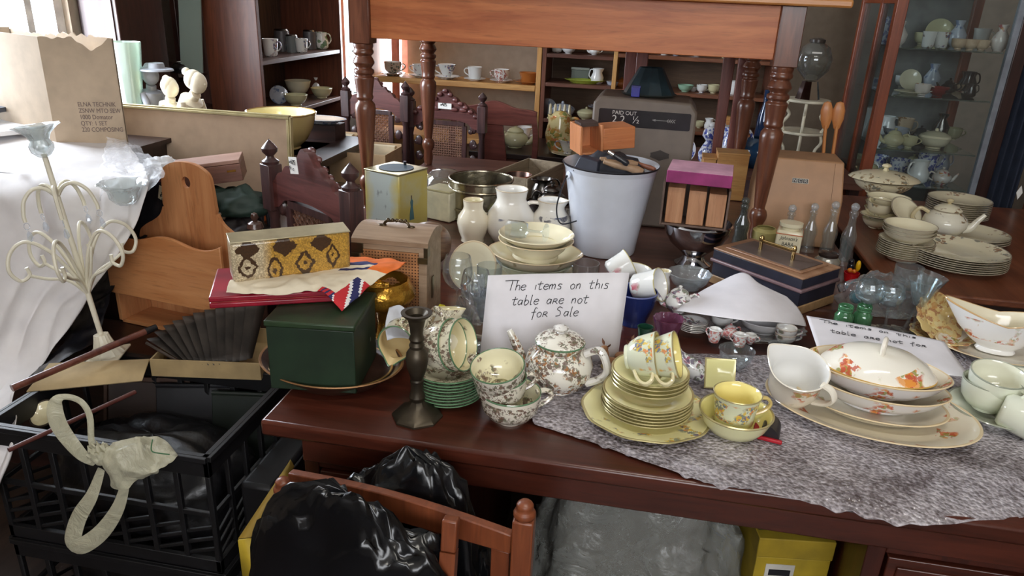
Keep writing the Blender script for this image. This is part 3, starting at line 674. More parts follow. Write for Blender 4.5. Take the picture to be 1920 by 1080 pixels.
# --- cream jug lying on its side, mouth towards us
JM = [china((236, 228, 196), BR, 90, .6, fine=True), china((226, 202, 150)), GREENRIM]
jp = [(.02, 0), (.021, .003), (.03, .012), (.04, .03), (.042, .05), (.036, .066), (.038, .078)]
p = dz(742, 712)
jg = jug('cream_jug', 'open cream jug with a green rim tipped on its side between tray and candlestick', [(a * .98, b) for a, b in jp], JM, T(p.x - .006, p.y + .095, TZ + .064) @ RZ(0) @ RX(84) @ RZ(78), .42, handle=(.034, .068, .036, .02, .02, .0035, 1.4))
# --- saucer stack
p = dz(838, 745); GS = [GREENRIM, china((226, 222, 196), BR, 80, .55, fine=True), GREENRIM]
s0 = plate('saucer', '', .067, GS, T(p.x + .001, p.y + .006, TZ), .0125, .003, .55, cat='saucer')
st = stack(s0, 9, .0062, ('green-edged transfer-printed saucer, lowest in the stack beside the candlestick', 'green-edged transfer-printed saucer inside the stack beside the candlestick', 'topmost green-edged saucer of the stack, carrying the tipped cups'), 'green-rimmed saucers', .0012)
sp0 = Vector((p.x + .001, p.y + .006, TZ + .0062 * 8 + .014))
# --- two cups lying nested on the saucers
BR = ((106, 80, 70), (128, 102, 84), (110, 112, 88))
SC3 = [china((234, 228, 204), BR, 95, .6, zr=(.022, .08), fine=True, seed=1), china((232, 222, 182), BR, 60, .12, fine=True), GREENRIM]
for i, (lab, off) in enumerate((('transfer-printed teacup lying on the saucers, nearer the candlestick and partly inside the other', -.0), ('transfer-printed teacup lying on the saucers with its open mouth facing right', .02))):
    cup('teacup', lab, .05, .062, SC3, T(sp0.x - .045 + off, sp0.y - .004 + off * .1, sp0.z + .04 + off * .1) @ RZ(-14) @ RY(74) , 1, 'tipped green-rimmed cups', hz=175 if i == 0 else 40)
# tall cream jug whose neck shows behind those cups
jug('milk_jug', 'cream milk jug with brown printed leaves lying behind the tipped cups', [(.022, 0), (.024, .004), (.036, .02), (.042, .045), (.034, .07), (.024, .09), (.027, .105)], [china((236, 230, 208), BR, 90, .25, fine=True), SPIN, SPIN], T(p.x - .012, p.y + .05, TZ + .052) @ RZ(15) @ RX(-18), .35, hz=160, handle=(.025, .09, .04, .04, .022, .004, 1.3))
# --- cups stacked at the front
p = dz(944, 800)
CUPW = [china((236, 230, 214), BR, 95, .65, zr=(.016, .052), fine=True, seed=2), china((232, 226, 194), BR, 60, .2, fine=True, seed=4), GREENRIM]
cup('teacup', 'white teacup with brown printed vines, bottom of the front stack beside the teapot', .056, .06, CUPW, T(p.x + .006, p.y + .028, TZ) @ RZ(30), 1, 'green-rimmed cups stacked at the front')
cup('teacup', 'teacup with green rim sitting tilted in the middle of the front stack', .048, .056, CUPW, T(p.x - .01, p.y + .03, TZ + .032) @ RX(4) @ RY(-4) @ RZ(30), 1, 'green-rimmed cups stacked at the front')
cup('teacup', 'topmost teacup of the front stack, tilted to show the printed house scene inside', .0495, .056, CUPW, T(p.x - .014, p.y + .03, TZ + .06) @ RX(14) @ RY(-5) @ RZ(150), 1, 'green-rimmed cups stacked at the front')
# --- teapot
p = dz(1040, 745); TPM = [china((238, 234, 222), BR + ((176, 120, 70),), 80, .48, fine=True, seed=5), WHITE, GREENRIM]
teapot('teapot', 'round white teapot printed with brown leaves and figures, in front of the upright notice', .0615, .096, TPM, T(p.x, p.y + .034, TZ + .001) @ SX(1.1, 1.1, 1.1), hz=-14, lid=china((238, 234, 222), BR, 80, .6, fine=True, seed=6), hm=china((238, 236, 232), BR, 90, .2, fine=True), hth=1.15, lh=.68, knob=1.3,
  prof=[(.034, 0), (.035, .003), (.033, .007), (.049, .016), (.06, .038), (.0615, .053), (.056, .072), (.043, .083), (.042, .086), (.045, .096)])
# --- upright notice
nt = thing('paper_notice', 'upright white card reading The items on this table are not for Sale', 'notice')
tl = onz(915, 518, TZ + .192); tr_ = onz(1180, 513, TZ + .192); up = Vector((.03, .2, .98)).normalized(); NH = .192 / up.z
bl = tl - up * NH; br = tr_ - up * NH; bl.z = br.z = TZ + .002; ux = (br - bl).normalized(); NW = (br - bl).length
def np_(x, y, e=0): return bl + ux * x + up * y + ux.cross(up) * e + Vector((0, .004 * math.sin(x / NW * PI), 0))
MB().grid(lambda u, v: np_(u * NW, v * NH), 16, 6).build('card', PAPER, nt, solid=.0006, angle=80)
sz = NW * .092
handwrite([('The items on this', NW * .14, NH * .83), ('table are not'.replace('are', 'aRe'), NW * .185, NH * .67), ('for Sale'.replace('r', 'R'), NW * .33, NH * .53)], sz * .74, .0008, nt, lambda x, y: np_(x * 1.0 + (y % .0001), y, .0012))
# ================================================================ right half of the desk
# --- bubble wrap sheet
bw = NT('bubble_wrap'); v = bw.n('TexVoronoi', i_Scale=150.); bw.l(bw.coord(), v.inputs['Vector'])
f = bw.math('ADD', bw.math('MULTIPLY', bw.noise(bw.coord(), 7, 3, .6, .6), .55), bw.math('MULTIPLY', bw.noise(bw.coord(), 130, 2), .45))
bw.set(Base_Color=bw.mix(bw.ramp(f, .38, .62), (112, 102, 106), (206, 200, 206)), Roughness=.1, Alpha=bw.math('ADD', bw.math('MULTIPLY', f, .5), bw.math('MULTIPLY_ADD', v.outputs['Distance'], .5, .3)), Specular_IOR_Level=.7)  # cloudy plastic and painted sparkle, both as noise in the colour
bw.bump(bw.math('SUBTRACT', 1., v.outputs['Distance']), 1., .004)
def Dk(px, py, dz_=.002): return onz(px, py, TZ + dz_)
def Fr(px, py, y): return ony(px, py, y)
E0 = DY0
rows = []
top = [(985, 655), (1080, 660), (1200, 665), (1330, 665), (1480, 668), (1620, 668), (1760, 660), (1960, 650)]
r1 = [(985, 720), (1085, 735), (1200, 740), (1330, 745), (1470, 750), (1610, 750), (1760, 750), (1990, 750)]
r2 = [(992, 770), (1090, 790), (1210, 815), (1340, 835), (1470, 850), (1610, 850), (1760, 840), (2010, 840)]
rows = [[Dk(x, y, .003) for x, y in top], [Dk(x, y, .005) for x, y in r1], [Dk(x, y, .006) for x, y in r2]]
edge = [(1000, 792), (1110, 826), (1210, 862), (1330, 890), (1450, 905), (1590, 925), (1750, 925), (2030, 905)]
hang = [(1005, 797), (1118, 832), (1225, 868), (1330, 908), (1450, 930), (1590, 962), (1745, 985), (2040, 952)]
def ed(x, y, off, dn):
    p = onz(x, y, TZ + .004)
    if p.y < DY0 - .002 or dn: 
        q = ony(x, y, DY0 - .012 - off); 
        if q.z < TZ: return q
    return Vector((p.x, max(p.y, DY0 - .006), TZ + .005))
rows.append([ed(x, y, 0, 0) for x, y in edge]); rows.append([ed(x, y, .006, 1) for x, y in hang])
fb = surf(rows)
def wrapf(u, v):
    p = fb(u, v); n = abs(noise.noise(p * 8)) * .009
    j = noise.noise(Vector((u * 34, 7, 0))) * (.010 if v > .97 else 0)
    return p + Vector((0, -n * .4 + j * .5, n * (.9 if v < .72 else .2) + j * .6))
o = MB().grid(wrapf, 170, 80).build('bubble_wrap', bw.m, None, solid=.0012, angle=180)
tag(o, 'crumpled clear bubble wrap spread over the desk and hanging over its front edge', 'bubble wrap')
# --- yellow tea set
YC = ((226, 132, 60), (96, 110, 140), (140, 150, 130), (226, 190, 70))
Y0 = (244, 238, 182); YGOLD = plain((198, 186, 136), .25, .4)
YP = [china((240, 236, 186)), china(Y0, YC, 70, .16, rr=(.06, .3)), YGOLD]; YB = [china((214, 204, 146)), china(Y0), YGOLD]
YCU = [china((226, 230, 204), YC, 95, .26, zr=(.016, .054)), china((244, 230, 150)), YGOLD]
p = dz(1208, 790)
b0 = plate('cake_plate', 'large pale yellow plate with a wavy edge and a flower sprig, under the yellow stack', .122, YP, T(p.x + .002, p.y + .01, TZ + .008), .013, .0035, .7, sx=1., sy=.94, flute=.012, fn=10)
s1 = plate('side_plate', '', .084, YB, T(p.x, p.y + .012, TZ + .0155), .014, .003, .6)
stack(s1, 6, .0062, ('pale yellow side plate with a gilt edge, lowest on the large yellow plate', 'pale yellow side plate in the middle of the gilt-edged pile', 'pale yellow side plate on top of the gilt-edged pile, under the saucers'), 'yellow side plates', .0015)
s2 = plate('saucer', '', .071, YB, T(p.x + .0, p.y + .014, TZ + .064), .016, .003, .45, cat='saucer')
stack(s2, 4, .0075, ('pale yellow saucer, lowest of the four on the side plates', 'pale yellow saucer between the others on the side plates', 'topmost pale yellow saucer, carrying the two tipped cups'), 'yellow saucers', .0015)
zq = TZ + .064 + .0225 + .016
cup('teacup', 'pale yellow flowered teacup lying on the saucers, nearer the teapot', .043, .058, YCU, T(p.x - .046, p.y + .0, zq + .026) @ RZ(-6) @ RY(76), 0, 'tipped yellow teacups', hz=-62, hm=china((232, 222, 180)))
cup('teacup', 'pale yellow flowered teacup lying on the saucers with its mouth open to the right', .043, .058, YCU, T(p.x - .012, p.y - .002, zq + .028) @ RZ(-6) @ RY(72), 0, 'tipped yellow teacups', hz=-62, hm=china((232, 222, 180)))
p = dz(1374, 828)
YW = [china((232, 230, 180)), china((244, 232, 150)), YGOLD]
bowl('sugar_bowl', 'pale yellow footed bowl with gilt edge holding an upright flowered cup', .066, .05, YW, T(p.x, p.y + .018, TZ + .004), 0, foot=.42)
cup('teacup', 'upright pale yellow flowered teacup standing inside the yellow bowl', .043, .062, YCU, T(p.x - .002, p.y + .022, TZ + .026), 2, None, hz=12, hm=china((214, 190, 120)))
p = dz(1352, 745)
q_ = plate('cake_plate', 'square pale yellow plate leaning on its edge behind the yellow cup and bowl', .044, [china((236, 236, 170)), china((240, 236, 170)), YGOLD], T(p.x - .006, p.y + .035, TZ + .034) @ RZ(6) @ RX(62) @ RZ(45), .008, .003, .7, n=4)
# --- red and black purse under the platter
p = dz(1445, 838); pz = thing('spectacle_case', 'small black and red case lying on the bubble wrap in front of the platter', 'case', (p.x, p.y + .02, TZ + .012), -14)
MB().tube([(-.0, -.02, .012), (-.0, .03, .012)], [(.012, .02), (.011, .018)], 14).build('body', plain((34, 30, 34), .4), pz); MB().box(-.026, .022, -.026, -.019, 0, .007).box(-.03, -.019, -.018, .02, 0, .012).build('red_trim', plain((170, 24, 40), .5), pz, bevel=.002)
# --- autumn leaf dinner ware
LF = ((214, 110, 50), (226, 150, 60), (150, 150, 70), (196, 86, 60))
CB_ = (240, 234, 220)
LPI = china((232, 224, 204), LF, 60, .2, rr=(.118, .3), seed=2); LCR = china((236, 226, 204), LF, 40, .1)
EDG = china((226, 206, 168))
p = dz(1625, 790); PX, PY = p.x, p.y + .008; PR = -12
plate('platter', 'largest cream oval platter with an orange leaf at its right end', .19, [china((228, 218, 196)), LPI, EDG], T(PX, PY, TZ + .008) @ RZ(PR), .024, .004, .74, sx=1., sy=.70, cat='platter', n=72)
plate('platter', 'smaller cream oval platter stacked inside the largest one under the bowls', .136, [china((228, 218, 196)), china((232, 224, 204), LF, 60, .14, rr=(.08, .2), seed=5), EDG], T(PX + .003, PY + .012, TZ + .0175) @ RZ(PR), .022, .004, .74, sx=1., sy=.68, cat='platter', n=72)
def bf(r): return lambda x, y, z, a: (x * (1 + .06 * abs(math.cos(a)) ** 8 * max(0, z / .05)), y, z)
BM1 = [china((232, 230, 230), LF, 60, .05, seed=3), china((238, 230, 210), LF, 60, .2, zr=(.03, .09)), EDG]
bowl('vegetable_dish', 'cream oval vegetable bowl, the lower of two stacked on the platters', .121, .046, BM1, T(PX + .012, PY + .022, TZ + .025) @ RZ(PR), 0, .004, 'leaf pattern vegetable bowls', sx=1., sy=.69, warp=bf(.14), foot=.5)
bowl('vegetable_dish', 'cream oval vegetable bowl holding the domed lid with orange leaves', .122, .05, BM1, T(PX + .008, PY + .028, TZ + .05) @ RZ(PR), 0, .004, 'leaf pattern vegetable bowls', sx=1., sy=.70, warp=bf(.14), foot=.45)
lm = MB().lathe([(0, 0), (.097, 0), (.103, .002, 2), (.102, .005, 2), (.097, .01), (.084, .024), (.06, .037), (.03, .044), (0, .046)], 64, sy=.72).build('dish_lid', [china((242, 238, 226), LF, 52, .3, rr=(.066, .3), seed=8), WHITE, china((216, 176, 96))], None, T(PX + .008, PY + .028, TZ + .094) @ RZ(PR), angle=50)
tag(lm, 'cream domed oval lid with loop knob and orange leaves, sitting on the upper bowl', 'lid')
MB().tube(spl([(0, -.02, -.002), (0, -.02, .012), (0, -.006, .019), (0, .01, .014), (0, .024, -.002)], 5), [(.005, .0075)] * 21, 10, sq=(1, 0, 0)).build('knob', china(CB_), lm, T(.002, -.004, .045) @ RZ(-8))
p = dz(1474, 775)
jug('milk_jug', 'cream jug with painted leaves and white mouth standing on the left end of the platter', [(.026, 0), (.027, .003), (.036, .014), (.043, .034), (.043, .052), (.044, .066), (.05, .082)], [china((236, 226, 208), LF, 62, .22, zr=(.03, .1), seed=9), WHITE, china(CB_)], T(p.x + .004, p.y + .02, TZ + .026) @ RX(24) @ SX(1.1, 1.1, 1.08), .26, hz=-38, handle=(.046, .078, .043, .026, .024, .0042, 1.7), sa=.6, rise=.006, hm=china(CB_))
# gravy boat on its saucer
p = dz(1868, 680); GB = [china((244, 244, 242), LF, 58, .36, zr=(.03, .075), seed=3), china((238, 230, 206)), china((206, 170, 120))]
plate('gravy_stand', 'cream oval stand under the gravy boat at the right of the desk', .12, [china((232, 222, 200)), china((238, 232, 216), LF, 56, .25, rr=(.07, .2), seed=6), EDG], T(p.x, p.y + .03, TZ + .004) @ RZ(-10), .02, .004, .6, sx=1., sy=.72)
def gw(x, y, z, a):
    k = max(0, z / .09); d = max(0, -math.cos(a)); e = max(0, math.cos(a)); return (x * (1 + .3 * d * k * k) + (-.012 * d * k), y * (1 - .25 * d * k), z + .02 * d ** 2 * k ** 2 + .006 * e * k ** 2 - .014 * (1 - abs(math.cos(a))) * k ** 2)
o = MB().lathe(vprof([(.036, 0), (.038, .004), (.034, .01), (.05, .022), (.07, .045), (.078, .066), (.084, .085)], .0035), 56, sy=.56, warp=gw).build('gravy_boat', GB, None, T(p.x + .005, p.y + .034, TZ + .014) @ RZ(-12) @ SX(1.08, 1.1, 1.08), angle=50)
tag(o, 'white gravy boat with orange maple leaves standing on its stand', 'gravy boat'); loop_handle(.078, .08, .06, .025, .03, .004, 1.5).build('handle', china(CB_), o)
# white coffee cups at the right edge
WC = [china((228, 232, 214)), china((226, 226, 206)), china((150, 156, 140))]
p = dz(1862, 800)
plate('saucer', 'white saucer with a grey dotted edge, lowest at the right edge of the desk', .088, [china((226, 230, 216)), china((222, 228, 210)), china((160, 164, 150))], T(p.x + .02, p.y + .02, TZ + .006) @ RZ(0), .026, .003, .5, sx=1.15, cat='saucer')
cup('teacup', 'upright white cup with a dotted rim, lower of the nested pair at the right edge', .044, .054, WC, T(p.x - .008, p.y + .034, TZ + .02) @ SX(1.15, 1.15, 1.1), 1, 'white dotted-rim cups', hz=-30)
cup('teacup', 'white cup with a dotted rim nested tilted on top of another', .043, .052, WC, T(p.x - .004, p.y + .034, TZ + .044) @ RX(8) @ SX(1.15, 1.15, 1.1), 1, 'white dotted-rim cups', hz=-55)
cup('teacup', 'white straight cup lying on its side across the right-hand saucer', .036, .064, WC, T(p.x - .01, p.y - .024, TZ + .054) @ RZ(-26) @ RY(98) @ SX(1.15, 1.15, 1.15), 2, 'white dotted-rim cups', hz=178)
plate('saucer', 'white saucer with dotted edge standing tilted behind the cups at the right', .07, [WC[0], WC[1], WC[2]], T(p.x + .07, p.y + .07, TZ + .03) @ RX(30) @ RZ(20), .016, .003, .5, cat='saucer')
# --- second notice, lying on the dish and leaning
n2 = thing('paper_notice', 'white paper notice with blurred handwriting lying slanted behind the domed lid', 'notice')
c00 = onz(1545, 690, TZ + .075); c10 = onz(1820, 708, TZ + .06); c01 = onz(1512, 592, TZ + .085); c11 = onz(1770, 640, TZ + .075)
fn2 = surf([[c00, (c00 + c10) / 2 + Vector((0, 0, .006)), c10], [(c00 + c01) / 2, (c00 + c11) / 2 + Vector((0, 0, .006)), (c10 + c11) / 2], [c01, (c01 + c11) / 2 + Vector((0, 0, .003)), c11]])
MB().grid(fn2, 20, 14).build('sheet', PAPER, n2, solid=.0005, angle=80)
A4W, A4H = (c11 - c01).length, (c01 - c00).length
def fnp(x, y): u, v_ = x / A4W, y / A4H; return fn2(min(max(u, 0), 1), min(max(v_, 0), 1)) + Vector((0, -.0006, .0014))
handwrite([('The items on this', A4W * .14, A4H * .86), ('table aRe not foR', A4W * .18, A4H * .69), ('Sale', A4W * .44, A4H * .52)], A4W * .058, .0006, n2, fnp)
# --- curved blank sheet over the doll's tea set
n3c = [[onz(1268, 582, TZ + .06), onz(1390, 600, TZ + .075), onz(1455, 604, TZ + .065), onz(1512, 612, TZ + .03)],
       [onz(1290, 562, TZ + .066), onz(1372, 566, TZ + .085), onz(1444, 574, TZ + .08), onz(1508, 598, TZ + .04)],
       [onz(1318, 544, TZ + .068), onz(1385, 538, TZ + .086), onz(1436, 552, TZ + .082), onz(1495, 576, TZ + .05)],
       [onz(1345, 530, TZ + .07), onz(1393, 511, TZ + .086), onz(1425, 532, TZ + .08), onz(1475, 556, TZ + .06)]]
o = sheetobj('blank_paper', n3c, 30, 24, PAPER, solid=.0005); tag(o, 'curled white sheet of paper draped over the doll tea set', 'paper')
# --- doll's tea set on an oval glass tray
RO = ((150, 60, 90), (96, 84, 110), (120, 130, 110)); RW_ = [china((238, 238, 238), RO, 70, .45, seed=2), WHITE, china((200, 190, 180))]
p = dz(1392, 640)
plate('glass_tray', 'oval cut-glass tray holding the white doll tea set', .145, V3(CUT), T(p.x, p.y + .05, TZ + .006) @ RZ(-6), .022, .004, .75, sx=1., sy=.72, flute=.02, fn=28, cat='tray', n=112)
TC = Vector((p.x, p.y + .05, TZ + .0125))
p1 = onz(1298, 618, TC.z)
s3 = plate('doll_saucer', '', .034, [WHITE, china((236, 236, 236), RO, 90, .35), china((190, 185, 180))], T(p1.x, p1.y, TC.z), .006, .0022, .55, cat='saucer')
stack(s3, 5, .0042, ('small flowered white saucer, lowest of the pile beside the purple glass', 'small white saucer within the pile beside the purple glass', 'top small flowered saucer of the pile beside the purple glass'), 'doll saucers', .0008)
def mini(px, py, z=None, dy=0): q = onz(px, py, z or TC.z); return T(q.x, q.y + dy, q.z)
MR = [china((236, 234, 234), ((196, 96, 96), (214, 130, 120)), 120, .7, seed=4), WHITE, WHITE]
teapot('doll_teapot', 'tiny white teapot with pink roses in the middle of the glass tray', .019, .026, MR, mini(1367, 634), hz=30)
jug('doll_jug', 'tiny white rose-printed jug left of the tiny teapot', [(.011, 0), (.014, .012), (.012, .022), (.014, .031)], MR, mini(1338, 640), .3, hz=150, handle=(.013, .028, .014, .009, .008, .0016))
jug('doll_jug', 'tiny white rose-printed jug at the front, next to the round glass bowl', [(.012, 0), (.015, .012), (.013, .02), (.015, .028)], MR, mini(1385, 648), .3, hz=170, handle=(.014, .025, .014, .008, .009, .0016))
cup('doll_cup', 'tiny white rose-printed cup with handle right of the tiny teapot', .014, .022, MR, mini(1405, 644), 1, None, hz=-10)
cup('doll_cup', 'small white cup in the back row of the glass tray under the curled paper', .026, .026, [WHITE, WHITE, WHITE], mini(1352, 610), 1, None, hz=10)
bowl('doll_dish', 'small white shallow covered dish under the right side of the curled paper', .045, .03, [china((228, 228, 230))] * 3, mini(1430, 625, dy=.01), 0, .003, foot=.5, sx=1.25)
cup('doll_cup', 'small flowered white cup, lower of two nested at the right of the tray', .024, .024, RW_, mini(1470, 642), 1, 'nested doll cups', hz=0)
cup('doll_cup', 'small flowered white cup, upper of two nested at the right of the tray', .024, .024, RW_, mini(1470, 642) @ T(0, 0, .014), 1, 'nested doll cups', hz=0)
bowl('salt_cellar', 'little faceted glass dish with a blue gleam, in front of the nested small cups', .022, .022, V3(CUT), mini(1457, 662, TZ + .006), 0, .003, foot=.6, flute=.05, fn=8)
bowl('glass_bowl', 'round clear glass bowl standing in front of the tiny rose jugs', .038, .046, V3(CLEARD), mini(1376, 692, TZ + .006), 0, .0018, foot=.35)
teapot('small_teapot', 'small white teapot with flower sprigs beside the blue cup', .034, .048, [china((238, 238, 236), RO, 60, .5, seed=7), WHITE, WHITE], mini(1270, 584, TZ + .03), hz=180 - 172 + 0, knob=.9)
vessel('bud_vase', 'slim white vase with cream inside behind the small flowered teapot', 'vase', [(.014, 0), (.018, .02), (.015, .04), (.011, .055), (.016, .07)], [WHITE, IVORY, WHITE], .002, M=mini(1242, 560, TZ + .012, .02))
PUR = glass((176, 110, 146), .25, .05, bump=.4)
tumbler('glass_tumbler', 'purple fluted glass with flared rim in front of the blue cup', .017, .034, .066, mini(1248, 645, TZ), PUR, flute=.06, fn=12)
bowl('cut_glass_bowl', 'cut-glass bowl with ribbed sides behind the small flowered teapot', .06, .045, V3(CUT), mini(1290, 545, TZ, .02), 0, .004, flute=.03, fn=36, foot=.5)
# blue bowl and rose cups behind the notice
bowl('blue_bowl', 'deep blue bowl standing right behind the upright notice', .052, .085, [plain((30, 44, 100), .25, coat=.3), plain((24, 36, 96), .25), plain((120, 130, 180), .3)], mini(1186, 612, TZ, .02), 0, .003, foot=.6)
RC_ = [china((240, 240, 236), ((206, 60, 90), (226, 130, 150), (120, 140, 90)), 30, .1, seed=3), WHITE, china((200, 190, 140))]
cup('rose_cup', 'white cup with pink roses lying behind the blue bowl, mouth to the right', .042, .07, RC_, mini(1188, 545, TZ + .07, .02) @ RZ(-20) @ RY(70), 2, 'rose-printed cups', hz=90)
cup('rose_cup', 'white cup with pink roses, the one resting higher and further left', .038, .06, RC_, mini(1140, 520, TZ + .08, .03) @ RZ(20) @ RY(62), 2, 'rose-printed cups', hz=90)
bowl('rose_bowl', 'white rose-printed bowl standing under the two tipped rose cups', .06, .07, RC_, mini(1175, 560, TZ, .035), 0, .003, foot=.5)
# bud vase lying, deer pair, green glass
o = vessel('bud_vase', 'white vase with a flower spray leaning behind the yellow cups', 'vase', [(.012, 0), (.018, .012), (.02, .03), (.014, .05), (.01, .068), (.015, .085)], [china((232, 234, 236), RO, 70, .4, seed=9), WHITE, WHITE], .002, M=mini(1318, 712, TZ + .022, .01) @ RZ(20) @ RY(-48) @ RX(-20))
tumbler('glass_tumbler', 'small green glass with a clear stem behind the deer figurines', .012, .018, .05, mini(1206, 650, TZ + .002), glass((70, 140, 110), .2, .04))
DE = plain((168, 122, 86), .35, coat=.4); 
def deer(px, py, lab, rz):
    o = thing('deer_figurine', lab, 'figurine', M=mini(px, py, TZ + .002) @ RZ(rz) @ SX(1.15, 1.15, 1.15)); 
    b = MB().lathe([(0, 0), (.016, 0), (.016, .004), (.0, .004)], 20, mi=1)
    b.tube(spl([(.012, 0, .01), (.004, 0, .012), (-.004, 0, .014), (-.011, 0, .02), (-.013, 0, .032), (-.013, 0, .04)], 4), [.0075 + .003 * math.sin(i / 20 * PI) - i * .0001 for i in range(21)], 12)
    b.sphere((-.016, 0, .043), .007, sz=(1.3, .85, .9)); b.sphere((-.025, 0, .041), .0038, sz=(1.3, 1, 1)); 
    b.tube([(-.004, .006, .011), (.008, .009, .008), (.014, .008, .006)], .003, 8); b.build('body', [DE, plain((196, 176, 120), .4)], o)
    for s in (-1, 1): 
        MB().lathe([(0, 0), (.0026, .003), (.003, .007), (0, .014)], 8, sy=.5).build('ear', plain((126, 84, 62), .5), o, T(-.012, .005 * s, .047) @ RX(-38 * s))
        MB().sphere((-.02, .0055 * s, .045), .0012).build('eye', BLACK, o)
    return o
deer(1142, 690, 'brown glazed deer figurine resting at the left of the pair by the teapot', 40); deer(1166, 680, 'brown glazed deer figurine at the right of the pair, behind the yellow saucers', 150)
# ================================================================ left side: crates, rack, candelabra, dust sheet, carton
CRB = plain((17, 17, 20), .5, var=.2, name='black_plastic')
def crate(lab, x0, y0, z0, W, D, H, rz=0):
    c = thing('plastic_crate', lab, 'crate', (x0, y0, z0), rz); t = .012
    def side(M, L, name):
        m = MB(); m.box(0, L, 0, t, 0, .03); m.box(0, L, 0, t, H - .05, H); n = max(3, int(L / .07))
        for i in range(n + 1): x = (L - .012) * i / n; m.box(x, x + .012, .001, t - .001, .03, H - .05)
        m.box(.012, L - .012, .002, t - .002, H * .48, H * .48 + .012)
        for i in range(n):
            x = (L - .012) * i / n + .012; w = (L - .012) / n - .012
            for k in range(3): m.add([(x, .003, .035 + k * .028), (x + w, .003, .055 + k * .028), (x + w, .003, .063 + k * .028), (x, .003, .043 + k * .028), (x, .009, .035 + k * .028), (x + w, .009, .055 + k * .028), (x + w, .009, .063 + k * .028), (x, .009, .043 + k * .028)], [(0, 1, 2, 3), (7, 6, 5, 4), (0, 4, 5, 1), (3, 2, 6, 7)], flat=True)
        m.box(0, L, -.008, 0, H - .012, H); m.build(name, CRB, c, M, bevel=.0012)
    side(T(0, 0, 0), W, 'front_side'); side(T(W, 0, 0) @ RZ(90), D, 'right_side'); side(T(W, D, 0) @ RZ(180), W, 'back_side'); side(T(0, D, 0) @ RZ(-90), D, 'left_side')
    MB().box(.004, W - .004, .004, D - .004, 0, .008).build('bottom', CRB, c); return c
CZT = .60; cr = onz(388, 858, CZT)
crate('black plastic crate with slatted sides, the upper of two in the bottom left corner', cr.x - .52, cr.y, .305, .52, .36, .295)
crate('black plastic crate standing on the floor beneath the other crate', cr.x - .52, cr.y, .0, .52, .36, .30)
# things inside the crate
def inz(px, py, z): return onz(px, py, z)
for i, (px, py, rz, tl_, lab, c) in enumerate(((230, 735, 12, 62, 'dark brown picture frame standing slanted in the crate, nearest the stick', (52, 38, 32)), (330, 745, 14, 66, 'black folder standing slanted in the middle of the crate', (30, 30, 34)), (440, 760, 10, 70, 'dark green folder standing at the right end of the crate', (30, 38, 32)))):
    q = onz(px, py, .56); f = thing('picture_frame' if i == 0 else 'folder', lab, 'frame' if i == 0 else 'folder', M=T(q.x, q.y + .06, .40) @ RZ(rz) @ RX(tl_ - 90 + 8))
    MB().box(-.1, .1, -.006, .006, -.06, .14).build('panel', plain(c, .5), f, bevel=.003)
    if i == 0: MB().box(-.108, .108, -.009, .009, .14, .15).box(-.108, -.1, -.009, .009, -.06, .14).box(.1, .108, -.009, .009, -.06, .14).build('moulding', plain((70, 48, 36), .4), f)
    else: MB().tube([(-.1, -.0, .143), (.1, -.0, .143)], .006, 8).build('spine', plain(c, .4), f)
q = onz(80, 775, .56); plate('enamel_dish', 'small cream dish with dark rim lying inside the crate at the left', .034, [IVORY, IVORY, plain((60, 50, 40), .4)], T(q.x, q.y + .01, q.z - .01) @ RX(40) @ RZ(10), .012, .003, .6, cat='dish')
a = onz(18, 852, .60); b = onz(255, 742, .606); 
MB().tube([a + Vector((0, 0, .01)), b + Vector((0, 0, .01))], .005, 10).build('cane', plain((88, 46, 40), .4), None); tag(bpy.data.objects['cane'], 'thin reddish-brown rod lying across the left end of the crate', 'rod')
# chest behind the crate that carries the rack, the candelabra and the carton
cx0, cx1, cy0, cy1 = -1.56, -.72, cr.y + .40, 1.69
chest = thing('blanket_chest', 'dark wooden chest behind the crate, mostly hidden below the letter rack', 'chest')
MB().box(cx0, cx1, cy0, cy1, 0, .55).build('body', DARKX, chest, bevel=.005); MB().box(cx0 - .015, cx1 + .015, cy0 - .015, cy1 + .015, .55, .58).build('lid', DARKX, chest, bevel=.006)
CHZ = .58
# --- wooden letter rack
rw = wood((184, 120, 72), (208, 148, 98), .42, 'x', .8, coat=.25, knots=True); rwz = wood((178, 116, 72), (206, 148, 100), .42, 'z', .8, coat=.25, knots=True)
a = onz(224, 606, CHZ + .002); b = onz(437, 640, CHZ + .002)
k = mpp(a) * 1.04; W = 246 * k; rk = thing('letter_rack', 'pine letter rack with a scalloped front, open shelf and tall rounded back with a hole', 'letter rack', M=T(a.x, a.y, CHZ + .001) @ RZ(math.degrees(math.atan2(b.y - a.y, b.x - a.x)) - 5))
HB = 66 * k; HF = .168; D = .11
MB().box(0, W, .012, D, 0, .012).box(0, W, .0, D, HB, HB + .01).build('shelf', rw, rk, bevel=.0015)
for x in (0.0005, W - .0125): MB().box(x, x + .012, .002, D - .001, .012, HB).build('side_panel', rwz, rk, bevel=.001)
def scal(x):
    t = x / W; return HF + .016 * math.cos((t - .55) * 2 * PI * 1.0) * math.exp(-((t - .55) / .3) ** 2) * 1.3 + .022 * (abs(t - .5) * 2) ** 5
poly = [(0, 0), (W, 0)] + [(W * (1 - i / 40), scal(W * (1 - i / 40))) for i in range(41)]
XZ = Matrix(((1, 0, 0, 0), (0, 0, -1, 0), (0, 1, 0, 0), (0, 0, 0, 1)))
MB().prism(poly, .011, T(0, .0, HB - .004) @ XZ).build('front_panel', rw, rk, bevel=.0025)
hw = [(0, .49), (.18, .49), (.24, .48), (.265, .42), (.285, .33), (.305, .265), (.335, .23), (.37, .222), (.40, .215), (.43, .20), (.447, .15), (.457, .08), (.46, 0)]
BHs = 1.
pr = spl([(x * W, (z * BHs), 0) for z, x in hw], 4); pts = [(p.x, p.y) for p in pr]
